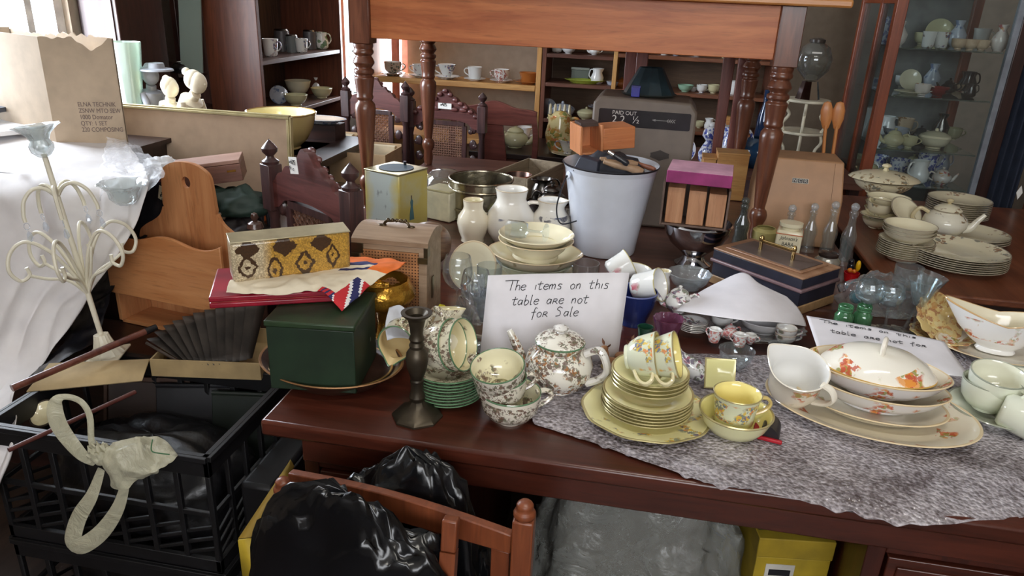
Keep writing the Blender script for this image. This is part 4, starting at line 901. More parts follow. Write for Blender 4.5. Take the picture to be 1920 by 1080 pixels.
m = MB(); hc = (0, .455 * BHs); hr = (.014, .016)
# back board with a real hole: build as strips between outline and hole
outl = [(W / 2 + x, z) for x, z in pts] + [(W / 2 - x, z) for x, z in reversed(pts[:-1])]
import bisect
vs = []; N = 72
hole = [(W / 2 + hr[0] * math.cos(2 * PI * i / N), HB + .0 + .455 * BHs - 0 + hr[1] * math.sin(2 * PI * i / N)) for i in range(N)]
def hit(ang, c):
    best = None; dx, dz_ = math.cos(ang), math.sin(ang)
    for i in range(len(outl)):
        x1, z1 = outl[i]; x2, z2 = outl[(i + 1) % len(outl)]; x1 -= c[0]; x2 -= c[0]; z1 -= c[1]; z2 -= c[1]
        ex, ez = x2 - x1, z2 - z1; det = dx * ez - dz_ * ex
        if abs(det) < 1e-12: continue
        t = (x1 * ez - z1 * ex) / det; s = (x1 * dz_ - z1 * dx) / det
        if t > 0 and -1e-6 <= s <= 1 + 1e-6 and (best is None or t < best): best = t
    return (c[0] + dx * best, c[1] + dz_ * best) if best else c
# split the board: lower plain prism + top disc with hole
zc_ = .335
low = [(x, z) for x, z in outl if z <= zc_]; xr = max(x for x, z in outl if z > zc_ - .004)
lowR = [(W / 2 + x, z) for x, z in pts if z <= zc_]; lowL = [(W / 2 - x, z) for x, z in pts if z <= zc_]
m.prism([(W / 2 - .49 * W, 0)] + lowR + lowL[::-1][:-0 or None], .012, T(0, D + .013, 0) @ XZ)
upR = [(W / 2 + x, z) for x, z in pts if z >= zc_ - .0001]; upL = [(W / 2 - x, z) for x, z in pts if z >= zc_ - .0001]
lastR, lastL = lowR[-1], lowL[-1]
outl = [lastR] + upR + upL[::-1] + [lastL]; c = (W / 2, .405)
ring = [hit(2 * PI * (i + .5) / N, c) for i in range(N)]; hole = [(c[0] + hr[0] * math.cos(2 * PI * (i + .5) / N), c[1] + hr[1] * math.sin(2 * PI * (i + .5) / N)) for i in range(N)]
v = [(x, 0, z) for x, z in ring] + [(x, 0, z) for x, z in hole] + [(x, .012, z) for x, z in ring] + [(x, .012, z) for x, z in hole]; F = []
for i in range(N):
    j = (i + 1) % N; F += [(i, j, N + j, N + i), (2 * N + j, 2 * N + i, 3 * N + i, 3 * N + j), (N + i, N + j, 3 * N + j, 3 * N + i), (j, i, 2 * N + i, 2 * N + j)]
m.add(v, F, 0, T(0, D + .001, 0), True)
m.build('back_board', rwz, rk, angle=30)
# --- carton tray with a flap, next to the candelabra foot
ct = thing('cardboard_box', 'shallow open cardboard box with a flap folded out towards the crate, below the candelabra', 'box')
A = onz(280, 674, .635); B = onz(487, 682, .635); A.z = B.z = .635; dn = Vector((0, 0, -.04)); CT_ = plain((170, 146, 104), .85, var=.1)
F1, F2 = onz(50, 735, .60), onz(93, 682, .615)
back = Vector((0, .2, 0))
MB().box(0, (B - A).length, 0, .004, 0, .045).box(0, .004, .004, .2, 0, .045).box((B - A).length - .004, (B - A).length, .004, .2, 0, .045).box(0.004, (B - A).length - .004, .196, .2, 0, .045).box(0.004, (B - A).length - .004, .004, .196, 0, .004).build('tray', CT_, ct, T(A.x, A.y, .59) @ RZ(math.degrees(math.atan2(B.y - A.y, B.x - A.x))))
G = onz(266, 714, .60)
MB().add([A, F2, F1, G], [(0, 1, 2, 3)]).build('flap', plain((196, 172, 130), .85, var=.08), ct, solid=.004)
# --- folded dark fan
fn_ = thing('folding_fan', 'dark pleated fan, half open, standing between the letter rack and the green box', 'fan')
o0 = onz(400, 735, .60); m = MB(); NP = 12
L0 = [onz(278, 640, .66), onz(312, 612, .68), onz(355, 592, .70), onz(405, 578, .72), onz(450, 568, .73), onz(495, 560, .735)]
I0 = [onz(340, 676, .62), onz(360, 680, .622), onz(385, 684, .624), onz(410, 684, .626), onz(440, 680, .628), onz(470, 672, .63)]
fo, fi = surf([L0, [a * .5 + b * .5 for a, b in zip(L0, I0)], I0]), None
def fanf(u, v):
    p = fo(u, v); k = (1 - v * .6) * .016 * (1 if int(round(u * (2 * NP))) % 2 else -1); return p + Vector((0, -k, k * .5))
MB().grid(fanf, 2 * NP + 1, 6).build('pleats', plain((66, 60, 55), .6, var=.35), fn_, solid=.001, angle=20)
MB().tube([L0[0] + Vector((0, -.008, 0)), I0[0] + Vector((0, -.008, 0))], .004, 8).build('guard_stick', plain((60, 48, 40), .5), fn_)
# --- walking stick
a = onz(22, 728, .64); b = onz(272, 622, .665); s = thing('walking_stick', 'polished brown wooden stick lying diagonally across the cardboard box', 'stick')
MB().tube([a, b], .0085, 12).build('shaft', wood((84, 44, 36), (124, 74, 60), .3, 'x'), s); MB().tube([b, b + (b - a).normalized() * .03], [.0095, .008], 12).build('ferrule', BLACK, s)
# --- cream iron candelabra with crystal drops
CIR = plain((228, 222, 202), .45, var=.05); base = onz(202, 668, .60); base.z = .60
top = ony(78, 275, base.y + .0); HC = (top - base).length
ax = (top - base).normalized(); cd = thing('candelabra', 'cream painted iron candelabra with scrolled arms, glass flower shade and crystal drops', 'candelabra', M=Matrix.Translation(base) @ ax.to_track_quat('Z', 'Y').to_matrix().to_4x4() @ RZ(20))
k = HC / 400.
MB().box(-.052, .052, -.042, .042, 0, .007).build('foot', CIR, cd, bevel=.003)
MB().lathe([(0, 0), (.042, 0), (.038, .008), (.026, .02), (.02, .04), (.017, .054), (0, .056)], 40, T(0, 0, .007), flute=.05, fn=16).build('fluted_base', CIR, cd)
MB().tube([(0, 0, .05), (0, 0, HC * .35), (0, 0, HC * .97)], [.0062, .0066, .006], 12).build('stem', CIR, cd)
DR = glass((240, 244, 250), .15, .02)
for i in range(5):      # upper hooks with crystal drops
    M = RZ(72 * i + 20); z = HC * .80
    arm = MB().tube(spl([(0, 0, z - .012), (.02, 0, z + .012), (.045, 0, z + .016), (.068, 0, z - .004), (.078, 0, z - .035), (.079, 0, z - .052)], 6), .0045, 8).build('hook_arm', CIR, cd, M)
    d = MB().tube([(.079 + .006 * math.cos(a * PI / 4), 0, z - .062 + .008 * math.sin(a * PI / 4)) for a in range(8)], .0009, 5, closed=True)
    d.lathe([(0, -.028), (.007, -.02), (.005, -.008), (0, 0)], 6, T(.079, 0, z - .071)); d.build('crystal_drop', DR, arm)
for i in range(6):      # lower scrolled arms
    M = RZ(60 * i + 5); z = HC * .335
    pts = spl([(0, 0, z), (.018, 0, z + .05), (.05, 0, z + .115), (.09, 0, z + .15), (.125, 0, z + .135), (.14, 0, z + .095), (.125, 0, z + .065), (.104, 0, z + .072), (.105, 0, z + .092)], 6)
    arm = MB().tube(pts, .0043, 8).build('scroll_arm', CIR, cd, M)
    MB().tube(spl([(0, 0, z - .01), (.03, 0, z + .035), (.075, 0, z + .055), (.105, 0, z + .072)], 6), .0038, 8).build('brace', CIR, arm)
GF = glass((236, 240, 240), .28, .05, bump=.3)
MB().lathe([(.0, 0), (.012, .004), (.024, .016), (.026, .03), (.02, .042), (.026, .055), (.044, .07), (.052, .074), (.0505, .0755), (.043, .073), (.024, .056), (.017, .042), (.022, .03), (.0, .01)], 48, T(0, 0, HC * .95), flute=.06, fn=8).build('glass_shade', GF, cd)
# second glass flower shade seen behind the arms
q = ony(236, 385, base.y + .12); o = MB().lathe([(0, 0), (.02, .004), (.034, .02), (.036, .036), (.05, .052), (.058, .056), (.056, .058), (.048, .055), (.032, .036), (.028, .02), (0, .01)], 48, flute=.05, fn=8).build('glass_shade', GF, cd); o.matrix_basis = cd.matrix_basis.inverted() @ T(*q)
MB().tube(spl([(HC * .0, 0, HC * .335), (.03, 0, HC * .42), (.06, 0, HC * .55)], 6), .0034, 8).build('shade_arm', CIR, cd, RZ(60))
# --- dust sheet over a covered piece of furniture
cab = thing('covered_cupboard', 'low dark cupboard at the far left hidden beneath the white dust sheet', 'cupboard'); MB().box(-2.42, -1.62, 1.72, 2.5, 0, .97).build('body', DARKX, cab); MB().box(-2.44, -1.6, 1.70, 2.52, .97, .985).build('top', DARKX, cab)
def row(z=None, y=None, pts=()): return [onz(px, py, z) if z else ony(px, py, y) for px, py in pts]
rows = [row(z=1.015, pts=[(-120, 252), (-20, 250), (70, 254), (150, 257), (234, 262)]),
        row(z=1.005, pts=[(-120, 300), (-20, 292), (80, 286), (180, 284), (262, 300)]),
        row(y=1.66, pts=[(-120, 350), (-10, 350), (90, 345), (190, 345), (284, 345)]),
        row(y=1.60, pts=[(-120, 450), (-20, 450), (80, 450), (170, 450), (252, 440)]),
        row(y=1.54, pts=[(-120, 560), (-40, 560), (40, 560), (110, 560), (180, 545)]),
        row(y=1.46, pts=[(-120, 650), (-60, 655), (0, 660), (40, 665), (96, 668)]),
        row(y=1.30, pts=[(-120, 740), (-80, 745), (-40, 745), (0, 745), (36, 735)]),
        row(y=1.16, pts=[(-120, 830), (-80, 830), (-45, 830), (0, 830), (38, 815)]),
        row(y=1.12, pts=[(-120, 930), (-90, 930), (-60, 930), (-30, 930), (3, 925)])]
fs = surf(rows)
def shf(u, v):
    p = fs(u, v); q = p * 5
    s = math.sin(u * 13 + v * 2 + 3 * noise.noise(q)) * .02 * min(1, v * 5) + .008 * noise.noise(p * 16)
    return p + Vector((.3 * s, -abs(s) * 1.1, .35 * s))
o = MB().grid(shf, 70, 110).build('dust_sheet', plain((226, 222, 222), .8, var=.03), None, solid=.0015, angle=180)
tag(o, 'white dust sheet draped over furniture at the left edge and falling in diagonal folds', 'dust sheet')
# clear plastic over its right-hand corner
rows = [row(z=1.03, pts=[(200, 262), (232, 264), (262, 276)]), row(y=1.68, pts=[(190, 320), (250, 318), (312, 322)]), row(y=1.62, pts=[(190, 380), (240, 370), (290, 350)])]
o = sheetobj('plastic_sheet', rows, 30, 30, film((236, 238, 244), .4), amp=.02, sc=16, seed=4); tag(o, 'clear plastic film crumpled over the corner of the dust sheet', 'plastic sheet')
# black plastic heap beside
rows = [row(y=1.86, pts=[(255, 372), (285, 345), (335, 335)]), row(y=1.82, pts=[(225, 440), (260, 430), (300, 420)]), row(y=1.70, pts=[(160, 545), (190, 520), (225, 500)]), row(y=1.62, pts=[(95, 650), (150, 600), (205, 575)]), row(z=.60, pts=[(40, 725), (100, 690), (185, 640)])]
o = sheetobj('black_plastic_sheet', rows, 50, 70, plain((22, 23, 30), .38, var=.2, bump=.4, bs=20), amp=.022, sc=12, seed=9); tag(o, 'crumpled black plastic sheet between the dust sheet and the letter rack', 'plastic sheet')
# pile at the left edge: papers on the sheet
for i, (z, lab, c, pts) in enumerate(((1.03, 'white papers lying on the dust sheet near the glass shade', (238, 238, 240), [(-60, 262), (112, 244), (135, 212), (-60, 212)]), (1.075, 'dark grey file resting at the left edge of the picture above the papers', (76, 80, 90), [(-60, 222), (52, 202), (50, 186), (-60, 186)]))):
    P4 = [onz(x, y, z) for x, y in pts]; m = MB(); m.add([p for p in P4] + [p + Vector((0, 0, .014)) for p in P4], [(0, 1, 2, 3), (7, 6, 5, 4), (0, 4, 5, 1), (1, 5, 6, 2), (2, 6, 7, 3), (3, 7, 4, 0)], flat=True)
    tag(m.build('papers' if i == 0 else 'file', plain(c, .7), None), lab, 'papers' if i == 0 else 'file')
# --- tall torn carton
C0 = ony(106, 262, 1.98); C0.z = .99; Cr = ony(238, 262, 2.06); Cl = ony(-60, 262, 2.2)
ux = Vector((Cr.x - C0.x, Cr.y - C0.y, 0)); uy = Vector((Cl.x - C0.x, Cl.y - C0.y, 0)); WX, WY = ux.length, uy.length; ux.normalize(); uy.normalize(); HH = .33
CBM = plain((190, 170, 146), .85, var=.06, bump=.03); cbx = thing('cardboard_carton', 'tall pale cardboard carton with torn open top and faint printing at the upper left', 'carton')
def wallm(o_, d, L, torn, seed):
    m = MB(); n = 40; vs = []
    nrm = d.cross(Vector((0, 0, 1))) * .004
    for s in (0, 1):
        for i in range(n + 1):
            x = L * i / n; h = HH + (noise.noise(Vector((x * 40, seed, 0))) * .012 - torn * math.sin(PI * min(1, max(0, (i / n - .45) / .5))) * .03 if torn else 0)
            b = o_ + d * x + nrm * s; vs += [b, b + Vector((0, 0, h))]
    F = []; k = 2 * (n + 1)
    for i in range(n):
        a = 2 * i; F += [(a, a + 2, a + 3, a + 1), (k + a + 1, k + a + 3, k + a + 2, k + a), (a + 1, a + 3, k + a + 3, k + a + 1)]
    return m.add(vs, F, flat=True)
wallm(C0, ux, WX, 1, 3).build('front_wall', CBM, cbx); wallm(C0, uy, WY, .0, 5).build('left_wall', CBM, cbx)
wallm(C0 + ux * WX, uy, WY, .4, 7).build('right_wall', CBM, cbx); wallm(C0 + uy * WY, ux, WX, 0, 9).build('back_wall', CBM, cbx)
th_ = math.degrees(math.atan2(ux.y, ux.x)); FM = Matrix.Translation(C0 + ux * (WX * .36) + Vector((0, 0, .10)) - ux.cross(Vector((0, 0, -1))) * 0 + (-uy) * .0075 + ux * .0) @ RZ(th_) @ RX(90)
TI = plain((120, 104, 100), .9)
mtext('ELNA TECHNIK\nZSNW MTO SEW\n1000 Domator\nQTY: 1 SET\n220 COMPOSING', .019, cbx, FM, TI, 'printing', .0002, 'LEFT', sx=.8)
# --- plastic shopping bag knotted on the crate rim
pb = film((206, 202, 176), .72, .3, .5, 18, 'thin_bag_film'); BGY = cr.y - .02
def bp(px, py, o=0): return ony(px, py, BGY - o)
bag = thing('carrier_bag', 'cream plastic carrier bag knotted with two loop handles, hanging on the crate rim', 'plastic bag')
loop1 = spl([bp(178, 870, .01), bp(150, 850, .02), bp(112, 800, .03), bp(103, 760, .03), bp(118, 744, .02), bp(150, 752, .01), bp(168, 780, .01), bp(172, 830, .015), bp(186, 860, .02)], 6)
MB().tube(loop1, [(.006 + .010 * math.sin(PI * min(1, i / 24)), .002 + .001 * math.sin(i)) for i in range(len(loop1))], 10, sq=(0, 0, 1)).build('handle_loop', pb, bag, angle=60)
loop2 = spl([bp(190, 880, .02), bp(172, 930, .03), bp(148, 970, .03), bp(136, 1015, .035), bp(150, 1025, .035), bp(188, 1000, .03), bp(220, 955, .03), bp(236, 905, .03)], 6)
MB().tube(loop2, [(.008 + .012 * math.sin(PI * i / 42), .002) for i in range(len(loop2))], 10, sq=(1, 0, 0)).build('handle_loop', pb, bag, angle=60)
kb = bagmesh(.022, .016, .02, 5, .35, .9, n=30, kx=6); kb.build('knot', pb, bag, Matrix.Translation(bp(190, 868, .03)), angle=80)
rows = [[bp(190, 850, .03), bp(225, 822, .02), bp(270, 818, .0), bp(310, 830, -.02), bp(335, 855, -.02)], [bp(188, 870, .045), bp(225, 860, .045), bp(265, 862, .03), bp(300, 862, .01), bp(325, 862, 0)], [bp(195, 885, .045), bp(215, 900, .045), bp(245, 900, .04), bp(280, 885, .03), bp(300, 872, .02)], [bp(200, 895, .04), bp(208, 915, .04), bp(240, 912, .04), bp(270, 900, .03), bp(292, 885, .02)]]
sheetobj('bag_body', rows, 40, 30, pb, bag, .016, 30, 2)
MB().tube(spl([bp(286, 824, .02), bp(284, 845, .035), bp(300, 850, .03), bp(318, 852, .02)], 5), .0012, 6).build('printed_mark', plain((60, 110, 70), .6), bag)
# ================================================================ glassware and bowls at the rear of the desk, and the dark table behind it
def at(px, py, z=TZ): q = onz(px, py, z); return T(q.x, q.y, q.z)
# --- wine glasses and goblets left of the notice
wineglass('wine_glass', 'tall round wine glass standing behind the others, nearest the cane trunk', .036, .088, .075, .034, at(857, 600), None, 0, 'wine glasses left of the notice')
wineglass('wine_glass', 'clear wine glass with a tulip bowl just left of the upright notice', .034, .085, .085, .034, at(890, 640), None, 0, 'wine glasses left of the notice')
tumbler('glass_tumbler', 'clear tapered tumbler with ice-like wrapping inside, in front of the wine glasses', .022, .034, .09, at(852, 665) @ T(0, .03, 0), CLEARD)
wineglass('wine_glass', 'frosted goblet half hidden behind the left edge of the upright notice', .034, .07, .06, .03, at(905, 660) @ T(0, .02, 0), glass((240, 244, 246), .06, .04, bump=.5), 1, 'wine glasses left of the notice')
wineglass('wine_glass', 'short clear glass behind the other wine glasses, just before the cream bowls', .03, .06, .08, .03, at(915, 600), CLEARD, 2, 'wine glasses left of the notice')
f = bagmesh(.032, .028, .045, 12, .5, .9, n=26, kx=6).build('glass_wrapping', glass((244, 246, 248), .08, .06, bump=.8), None, at(880, 650) @ T(.01, .02, .05), angle=80); tag(f, 'crumpled clear cellophane stuffed among the glasses beside the notice', 'cellophane')
# booklet and serviette behind the candlestick
bk = thing('playing_card_box', 'small cream and yellow paper box leaning behind the candlestick', 'box', M=at(815, 640) @ T(0, .02, .02) @ RZ(-30) @ RX(-25) @ RY(20))
MB().box(-.028, .028, -.008, .008, 0, .05).build('body', plain((226, 204, 160), .7), bk, bevel=.001); MB().box(-.0285, .0285, -.0085, .0085, .045, .0505).build('lid', plain((230, 220, 60), .7), bk)
MB().tube([(-.015, -.009, .014), (-.01, -.009, .03), (.004, -.009, .024), (.016, -.009, .03)], .0006, 5).build('printed_line', INK, bk)
rows = [[onz(725, 640, TZ + .07), onz(755, 635, TZ + .07), onz(800, 645, TZ + .03)], [onz(722, 600, TZ + .11), onz(752, 595, TZ + .10), onz(795, 612, TZ + .08)], [onz(728, 578, TZ + .12), onz(752, 574, TZ + .12), onz(775, 590, TZ + .10)]]
o = sheetobj('paper_napkin', rows, 14, 14, plain((226, 230, 240), .8), amp=.01, sc=20, seed=6, solid=.001); tag(o, 'crumpled white tissue paper between the green box and the candlestick', 'tissue')
# --- stack of cream bowls behind the notice
BX, BYY = -.262, 1.885
SCM = [china((236, 228, 204), ((196, 120, 90), (150, 150, 110)), 40, .12, seed=11), china((238, 230, 200)), china((226, 206, 170))]
plate('dinner_plate', 'cream dinner plate at the bottom of the bowl stack behind the notice', .125, SCM, T(BX, BYY - .0, TZ), .02, .004, .62)
bowl('vegetable_dish', 'white glass bowl second from the bottom in the cream stack', .107, .05, V3(glass((226, 232, 220), .4, .05)), T(BX, BYY, TZ + .012), 0, .003, foot=.5)
bowl('vegetable_dish', 'cream eared bowl with faint red flower amid the stack behind the notice', .118, .05, SCM, T(BX, BYY, TZ + .038), 0, .004, foot=.45, warp=lambda x, y, z, a: (x * (1 + .1 * abs(math.cos(a)) ** 12 * max(0, z / .05)), y, z))
bowl('vegetable_dish', 'cream bowl with handles below the topmost one of the stack', .102, .05, SCM, T(BX, BYY, TZ + .072), 1, .004, foot=.6)
bowl('vegetable_dish', 'topmost wide-rimmed cream bowl of the stack, a wine glass lying in it', .102, .03, [CREAM, china((240, 232, 200)), CREAM], T(BX, BYY, TZ + .108), 0, .004, foot=.6)
wineglass('wine_glass', 'clear stemmed glass lying on its side in the topmost cream bowl', .024, .06, .05, .024, T(BX + .03, BYY - .03, TZ + .151) @ RZ(-14) @ RY(-93), glass((246, 249, 250), .02), 2)
plate('dinner_plate', 'cream plate standing on edge behind the wine glasses, left of the bowl stack', .068, SCM, at(885, 545) @ T(0, .02, .06) @ RZ(-12) @ RX(68), .012, .003, .6)
tumbler('glass_jar', 'clear ribbed glass jar between the cream bowls and the rose cups', .036, .036, .08, at(1095, 545) @ T(0, .0, 0), glass((226, 222, 220), .12), flute=.02, fn=20)
# --- enamel bucket
ENM = plain((222, 228, 240), .12, coat=.5, var=.02); EN2 = plain((34, 36, 44), .3)
BQ = Vector((-.095, 2.225, TZ)); RB, HB_ = .146, .272
bk = thing('enamel_bucket', 'white enamel bucket with a dark rim and wire handle, filled with wooden tools', 'bucket', BQ)
MB().lathe([(0, 0), (.095, 0), (.097, .004), (.126, HB_ - .055), (.131, HB_ - .052), (.132, HB_ - .046), (.128, HB_ - .043), (RB - .003, HB_ - .004), (RB, HB_, 1), (RB - .003, HB_ + .002, 1), (RB - .006, HB_ - .004), (.094, .004), (0, .004)], 64).build('body', [ENM, EN2], bk, angle=50)
MB().lathe([(.0, 0), (.012, 0), (.012, .003), (0, .004)], 16, T(-.118, -.075, HB_ - .03) @ RZ(32) @ RY(-82)).build('ear', ENM, bk)
MB().tube(spl([(-.122, -.078, HB_ - .03), (-.135, -.09, HB_ - .07), (-.145, -.095, HB_ - .13), (-.128, -.108, HB_ - .17), (-.08, -.135, HB_ - .15)], 6), .0022, 8).build('wire_handle', EN2, bk)
fillm = bagmesh(.098, .098, .06, 21, .18, .2, n=40, kx=5).build('bucket_cloth', plain((44, 46, 54), .7, bump=.4), None, T(BQ.x, BQ.y, TZ + HB_ - .045), angle=60); tag(fillm, 'dark grey cloth filling the top of the white enamel bucket', 'cloth')
BZ = TZ + HB_
def tool(name, lab, cat, a, b, r, mat, mat2=None, k=.2):
    a = Vector(a); b = Vector(b); t = thing(name, lab, cat, M=Matrix.Translation(a)); d = b - a
    MB().tube([d * s for s in (0, .15, .4, .7, 1)], [r * .8, r * 1.15, r * .9, r * 1.1, r * .7], 12).build('handle', mat, t)
    if mat2: MB().tube([d * 1.0, d * (1 + k)], [r * .8, r * .75], 12).build('ferrule', mat2, t)
    return t
WOODT = wood((150, 118, 88), (186, 156, 124), .5, 'x')
p1 = ony(1205, 322, 2.14); p2 = ony(1132, 302, 2.12)
tool('tool_handle', 'pale wooden tool handle lying across the bucket rim, lower of the pair', 'tool', p1, p2, .011, WOODT)
tool('tool_handle', 'pale wooden tool handle lying above the other on the bucket', 'tool', ony(1195, 308, 2.2), ony(1125, 298, 2.17), .009, WOODT)
tool('knife_handle', 'silver and black knife handle lying on top of the bucket cloth', 'knife', ony(1178, 308, 2.11), ony(1150, 290, 2.11), .008, EN2, CHROME, .35)
tool('tool_handle', 'brown wooden stick lying inside the right side of the bucket', 'tool', ony(1228, 318, 2.2), ony(1170, 298, 2.28), .007, wood((120, 70, 50), (150, 96, 70), .5, 'x'))
bl = thing('tool_handle', 'bluish black angular tool body sticking out of the bucket at the left', 'tool', M=Matrix.Translation(ony(1105, 312, 2.15)) @ RZ(-10) @ RY(10)); MB().box(-.04, .035, -.03, .03, -.02, .025, tap=.01).build('body', plain((52, 56, 70), .5), bl, bevel=.003)
# --- wooden card box standing open on the bucket
wq = ony(1135, 300, 2.27); wc = wood((188, 112, 66), (206, 134, 84), .45, 'x'); wcz = wood((196, 124, 78), (216, 148, 100), .45, 'z')
wb = thing('wooden_box', 'open orange-brown wooden box tilted on top of the bucket before the grey cash register', 'box', M=T(wq.x - .075, wq.y - .03, BZ + .012) @ RZ(24) @ RY(-4) @ SX(.88, .88, .82))
MB().box(0, .008, 0, .12, 0, .105).box(.075, .083, 0, .12, .0, .105).box(.008, .075, 0, .12, 0, .008).box(.008, .075, .112, .12, .008, .105).build('open_part', wcz, wb, bevel=.0015)
MB().box(.012, .075, .03, .1, .098, .112).build('dark_lining', plain((74, 58, 52), .6), wb)
MB().box(.083, .2, .0, .12, .012, .092).build('closed_part', wc, wb, bevel=.003)
MB().box(.1, .108, -.004, .0, .004, .014).build('clasp', EN2, wb)
# --- jugs
JW = china((242, 240, 234)); JB_ = ((60, 70, 110), (90, 90, 100))
jw = [china((240, 236, 226), JB_, 50, .12, zr=(.03, .08)), JW, china((214, 200, 176))]
vessel('milk_jug', 'small cream jar without handle, leftmost of the white jugs', 'jug', [(.026, 0), (.03, .004), (.029, .012), (.036, .03), (.041, .055), (.038, .074), (.026, .092), (.0245, .1), (.0265, .118)], [china((238, 228, 204), JB_, 50, .1, zr=(.03, .08)), IVORY, china((208, 190, 160))], .003, group='white jugs', M=at(886, 453) @ SX(1.22, 1.22, 1.15))
vessel('milk_jug', 'largest white jug, standing in the middle behind the cream bowls', 'jug', [(.04, 0), (.045, .005), (.058, .03), (.0615, .055), (.056, .085), (.04, .112), (.036, .125), (.038, .14), (.0405, .152)], jw, .003, group='white jugs', M=at(956, 452) @ SX(1.27, 1.27, 1.12))
jug('milk_jug', 'white jug with a looped handle at its left, next to the bucket', [(.036, 0), (.04, .004), (.052, .025), (.055, .045), (.048, .072), (.034, .092), (.032, .1), (.036, .118)], jw, at(1030, 452) @ SX(1.25, 1.25, 1.15), .22, hz=188, handle=(.034, .108, .045, .068, .032, .0055, 1.2), group='white jugs')
# --- tea tin
tq = Vector((-.79, 2.33, TZ)); tm = NT('tin_print'); tc = tm.n('TexCoord'); sp = tm.n('SeparateXYZ'); tm.l(tc.outputs['Object'], sp.inputs[0])
nz = tm.noise(tm.coord(), 9, 4); edge = tm.math('ABSOLUTE', tm.math('SUBTRACT', sp.outputs[0], .07)); fade = tm.math('ADD', tm.math('MULTIPLY', edge, 9.), tm.math('MULTIPLY', nz, .9))
tcol = tm.mix(tm.ramp(fade, .75, 1.05), (196, 206, 200), (206, 190, 110)); sc_ = tm.ramp(tm.noise(tm.coord((1, 1, .6)), 38, 4), .6, .68); cen = tm.math('MULTIPLY', tm.math('LESS_THAN', edge, .028), sc_)
tm.set(Base_Color=tm.mix(tm.math('MULTIPLY', cen, .7), tcol, (110, 110, 112)), Roughness=.35, Metallic=.2)
tn = thing('tea_tin', 'square pale yellow and blue tin with a round opening, standing behind the cane trunk', 'tin', M=T(-.885, 2.245, TZ) @ RZ(-22))
TS = .145; MB().box(0, TS, 0, TS, 0, .185).build('body', tm.m, tn, bevel=.004)
MB().box(-.002, TS + .002, -.002, TS + .002, .183, .189).build('rim', plain((170, 160, 120), .35, .7), tn, bevel=.002)
MB().lathe([(0, .1895), (.055, .1895), (.057, .191), (.0, .1912)], 40, T(TS / 2, TS / 2, 0)).build('opening', plain((58, 74, 84), .6), tn)
MB().tube([(TS / 2, TS * .8, .19), (TS / 2, TS * .8, .204)], .005, 10).build('knob', EN2, tn)
ld_ = MB().prism([(0, 0), (.022, 0), (.02, .02), (.016, .045), (.018, .062), (.012, .07), (.008, .07), (.004, .06), (.006, .045), (.001, .02)], .0008, T(TS + .0008, .05, .03) @ RZ(90) @ RX(90), flat=True); ld_.build('painted_lady', plain((84, 122, 130), .5), tn)
MB().prism([(0, 0), (.004, 0), (.004, .012), (0, .012)], .0008, T(TS + .0008, .058, .1) @ RZ(90) @ RX(90)).build('painted_hair', plain((90, 70, 60), .5), tn)
# --- round wooden drum, silver baskets and pans
dq = ony(845, 470, 2.0); o = MB().lathe([(0, -.05), (.07, -.05), (.082, -.03), (.086, 0), (.082, .03), (.07, .05), (0, .05)], 40).build('wooden_barrel', wood((96, 74, 60), (158, 126, 100), .35, 'z', 1., coat=.3), None, T(-.575, 1.93, TZ + .064) @ RZ(-30) @ RX(78) @ SX(.72, .72, .8)); tag(o, 'rounded brown wooden barrel shape between the cane trunk and the small cream jar', 'barrel')
SIL = plain((168, 160, 140), .22, .95, .25, bump=.3, bs=80); SILG = plain((196, 172, 110), .2, .95, .2, bump=.3, bs=70)
bs_ = thing('wire_basket', 'round silver plated basket with pierced band behind the small cream jar', 'basket')
bs_.matrix_basis = T(-.545, 2.46, TZ) @ SX(1.05, 1.05, 1.35)
MB().lathe([(.094, 0), (.1, .0), (.104, .1), (.101, .1), (.094, .004)], 64).build('band', SIL, bs_)
for z, r in ((.1, .1055), (.078, .105), (.03, .103), (.003, .101)): MB().tube([(r * math.cos(a * PI / 24), r * math.sin(a * PI / 24), z) for a in range(48)], .0035, 8, closed=True).build('ring', SIL, bs_)
MB().lathe([(0, 0), (.094, 0), (.094, .003), (0, .003)], 48).build('base', SIL, bs_)
o = vessel('apple_jar', 'small dark pot inside the silver basket', 'pot', [(.04, 0), (.06, .02), (.062, .045), (.05, .06)], V3(plain((44, 36, 34), .25)), .004, M=T(-.53, 2.5, TZ + .004)); o.name = 'dark_pot'
o = MB().sphere((0, 0, 0), .034).build('apple', plain((186, 196, 120), .35), None, T(-.46, 2.37, TZ + .035)); tag(o, 'pale green apple between the small cream jar and the largest white jug', 'apple')
MB().tube([(0, 0, .03), (.002, 0, .042)], .0015, 6).build('stem', DARKW, o)
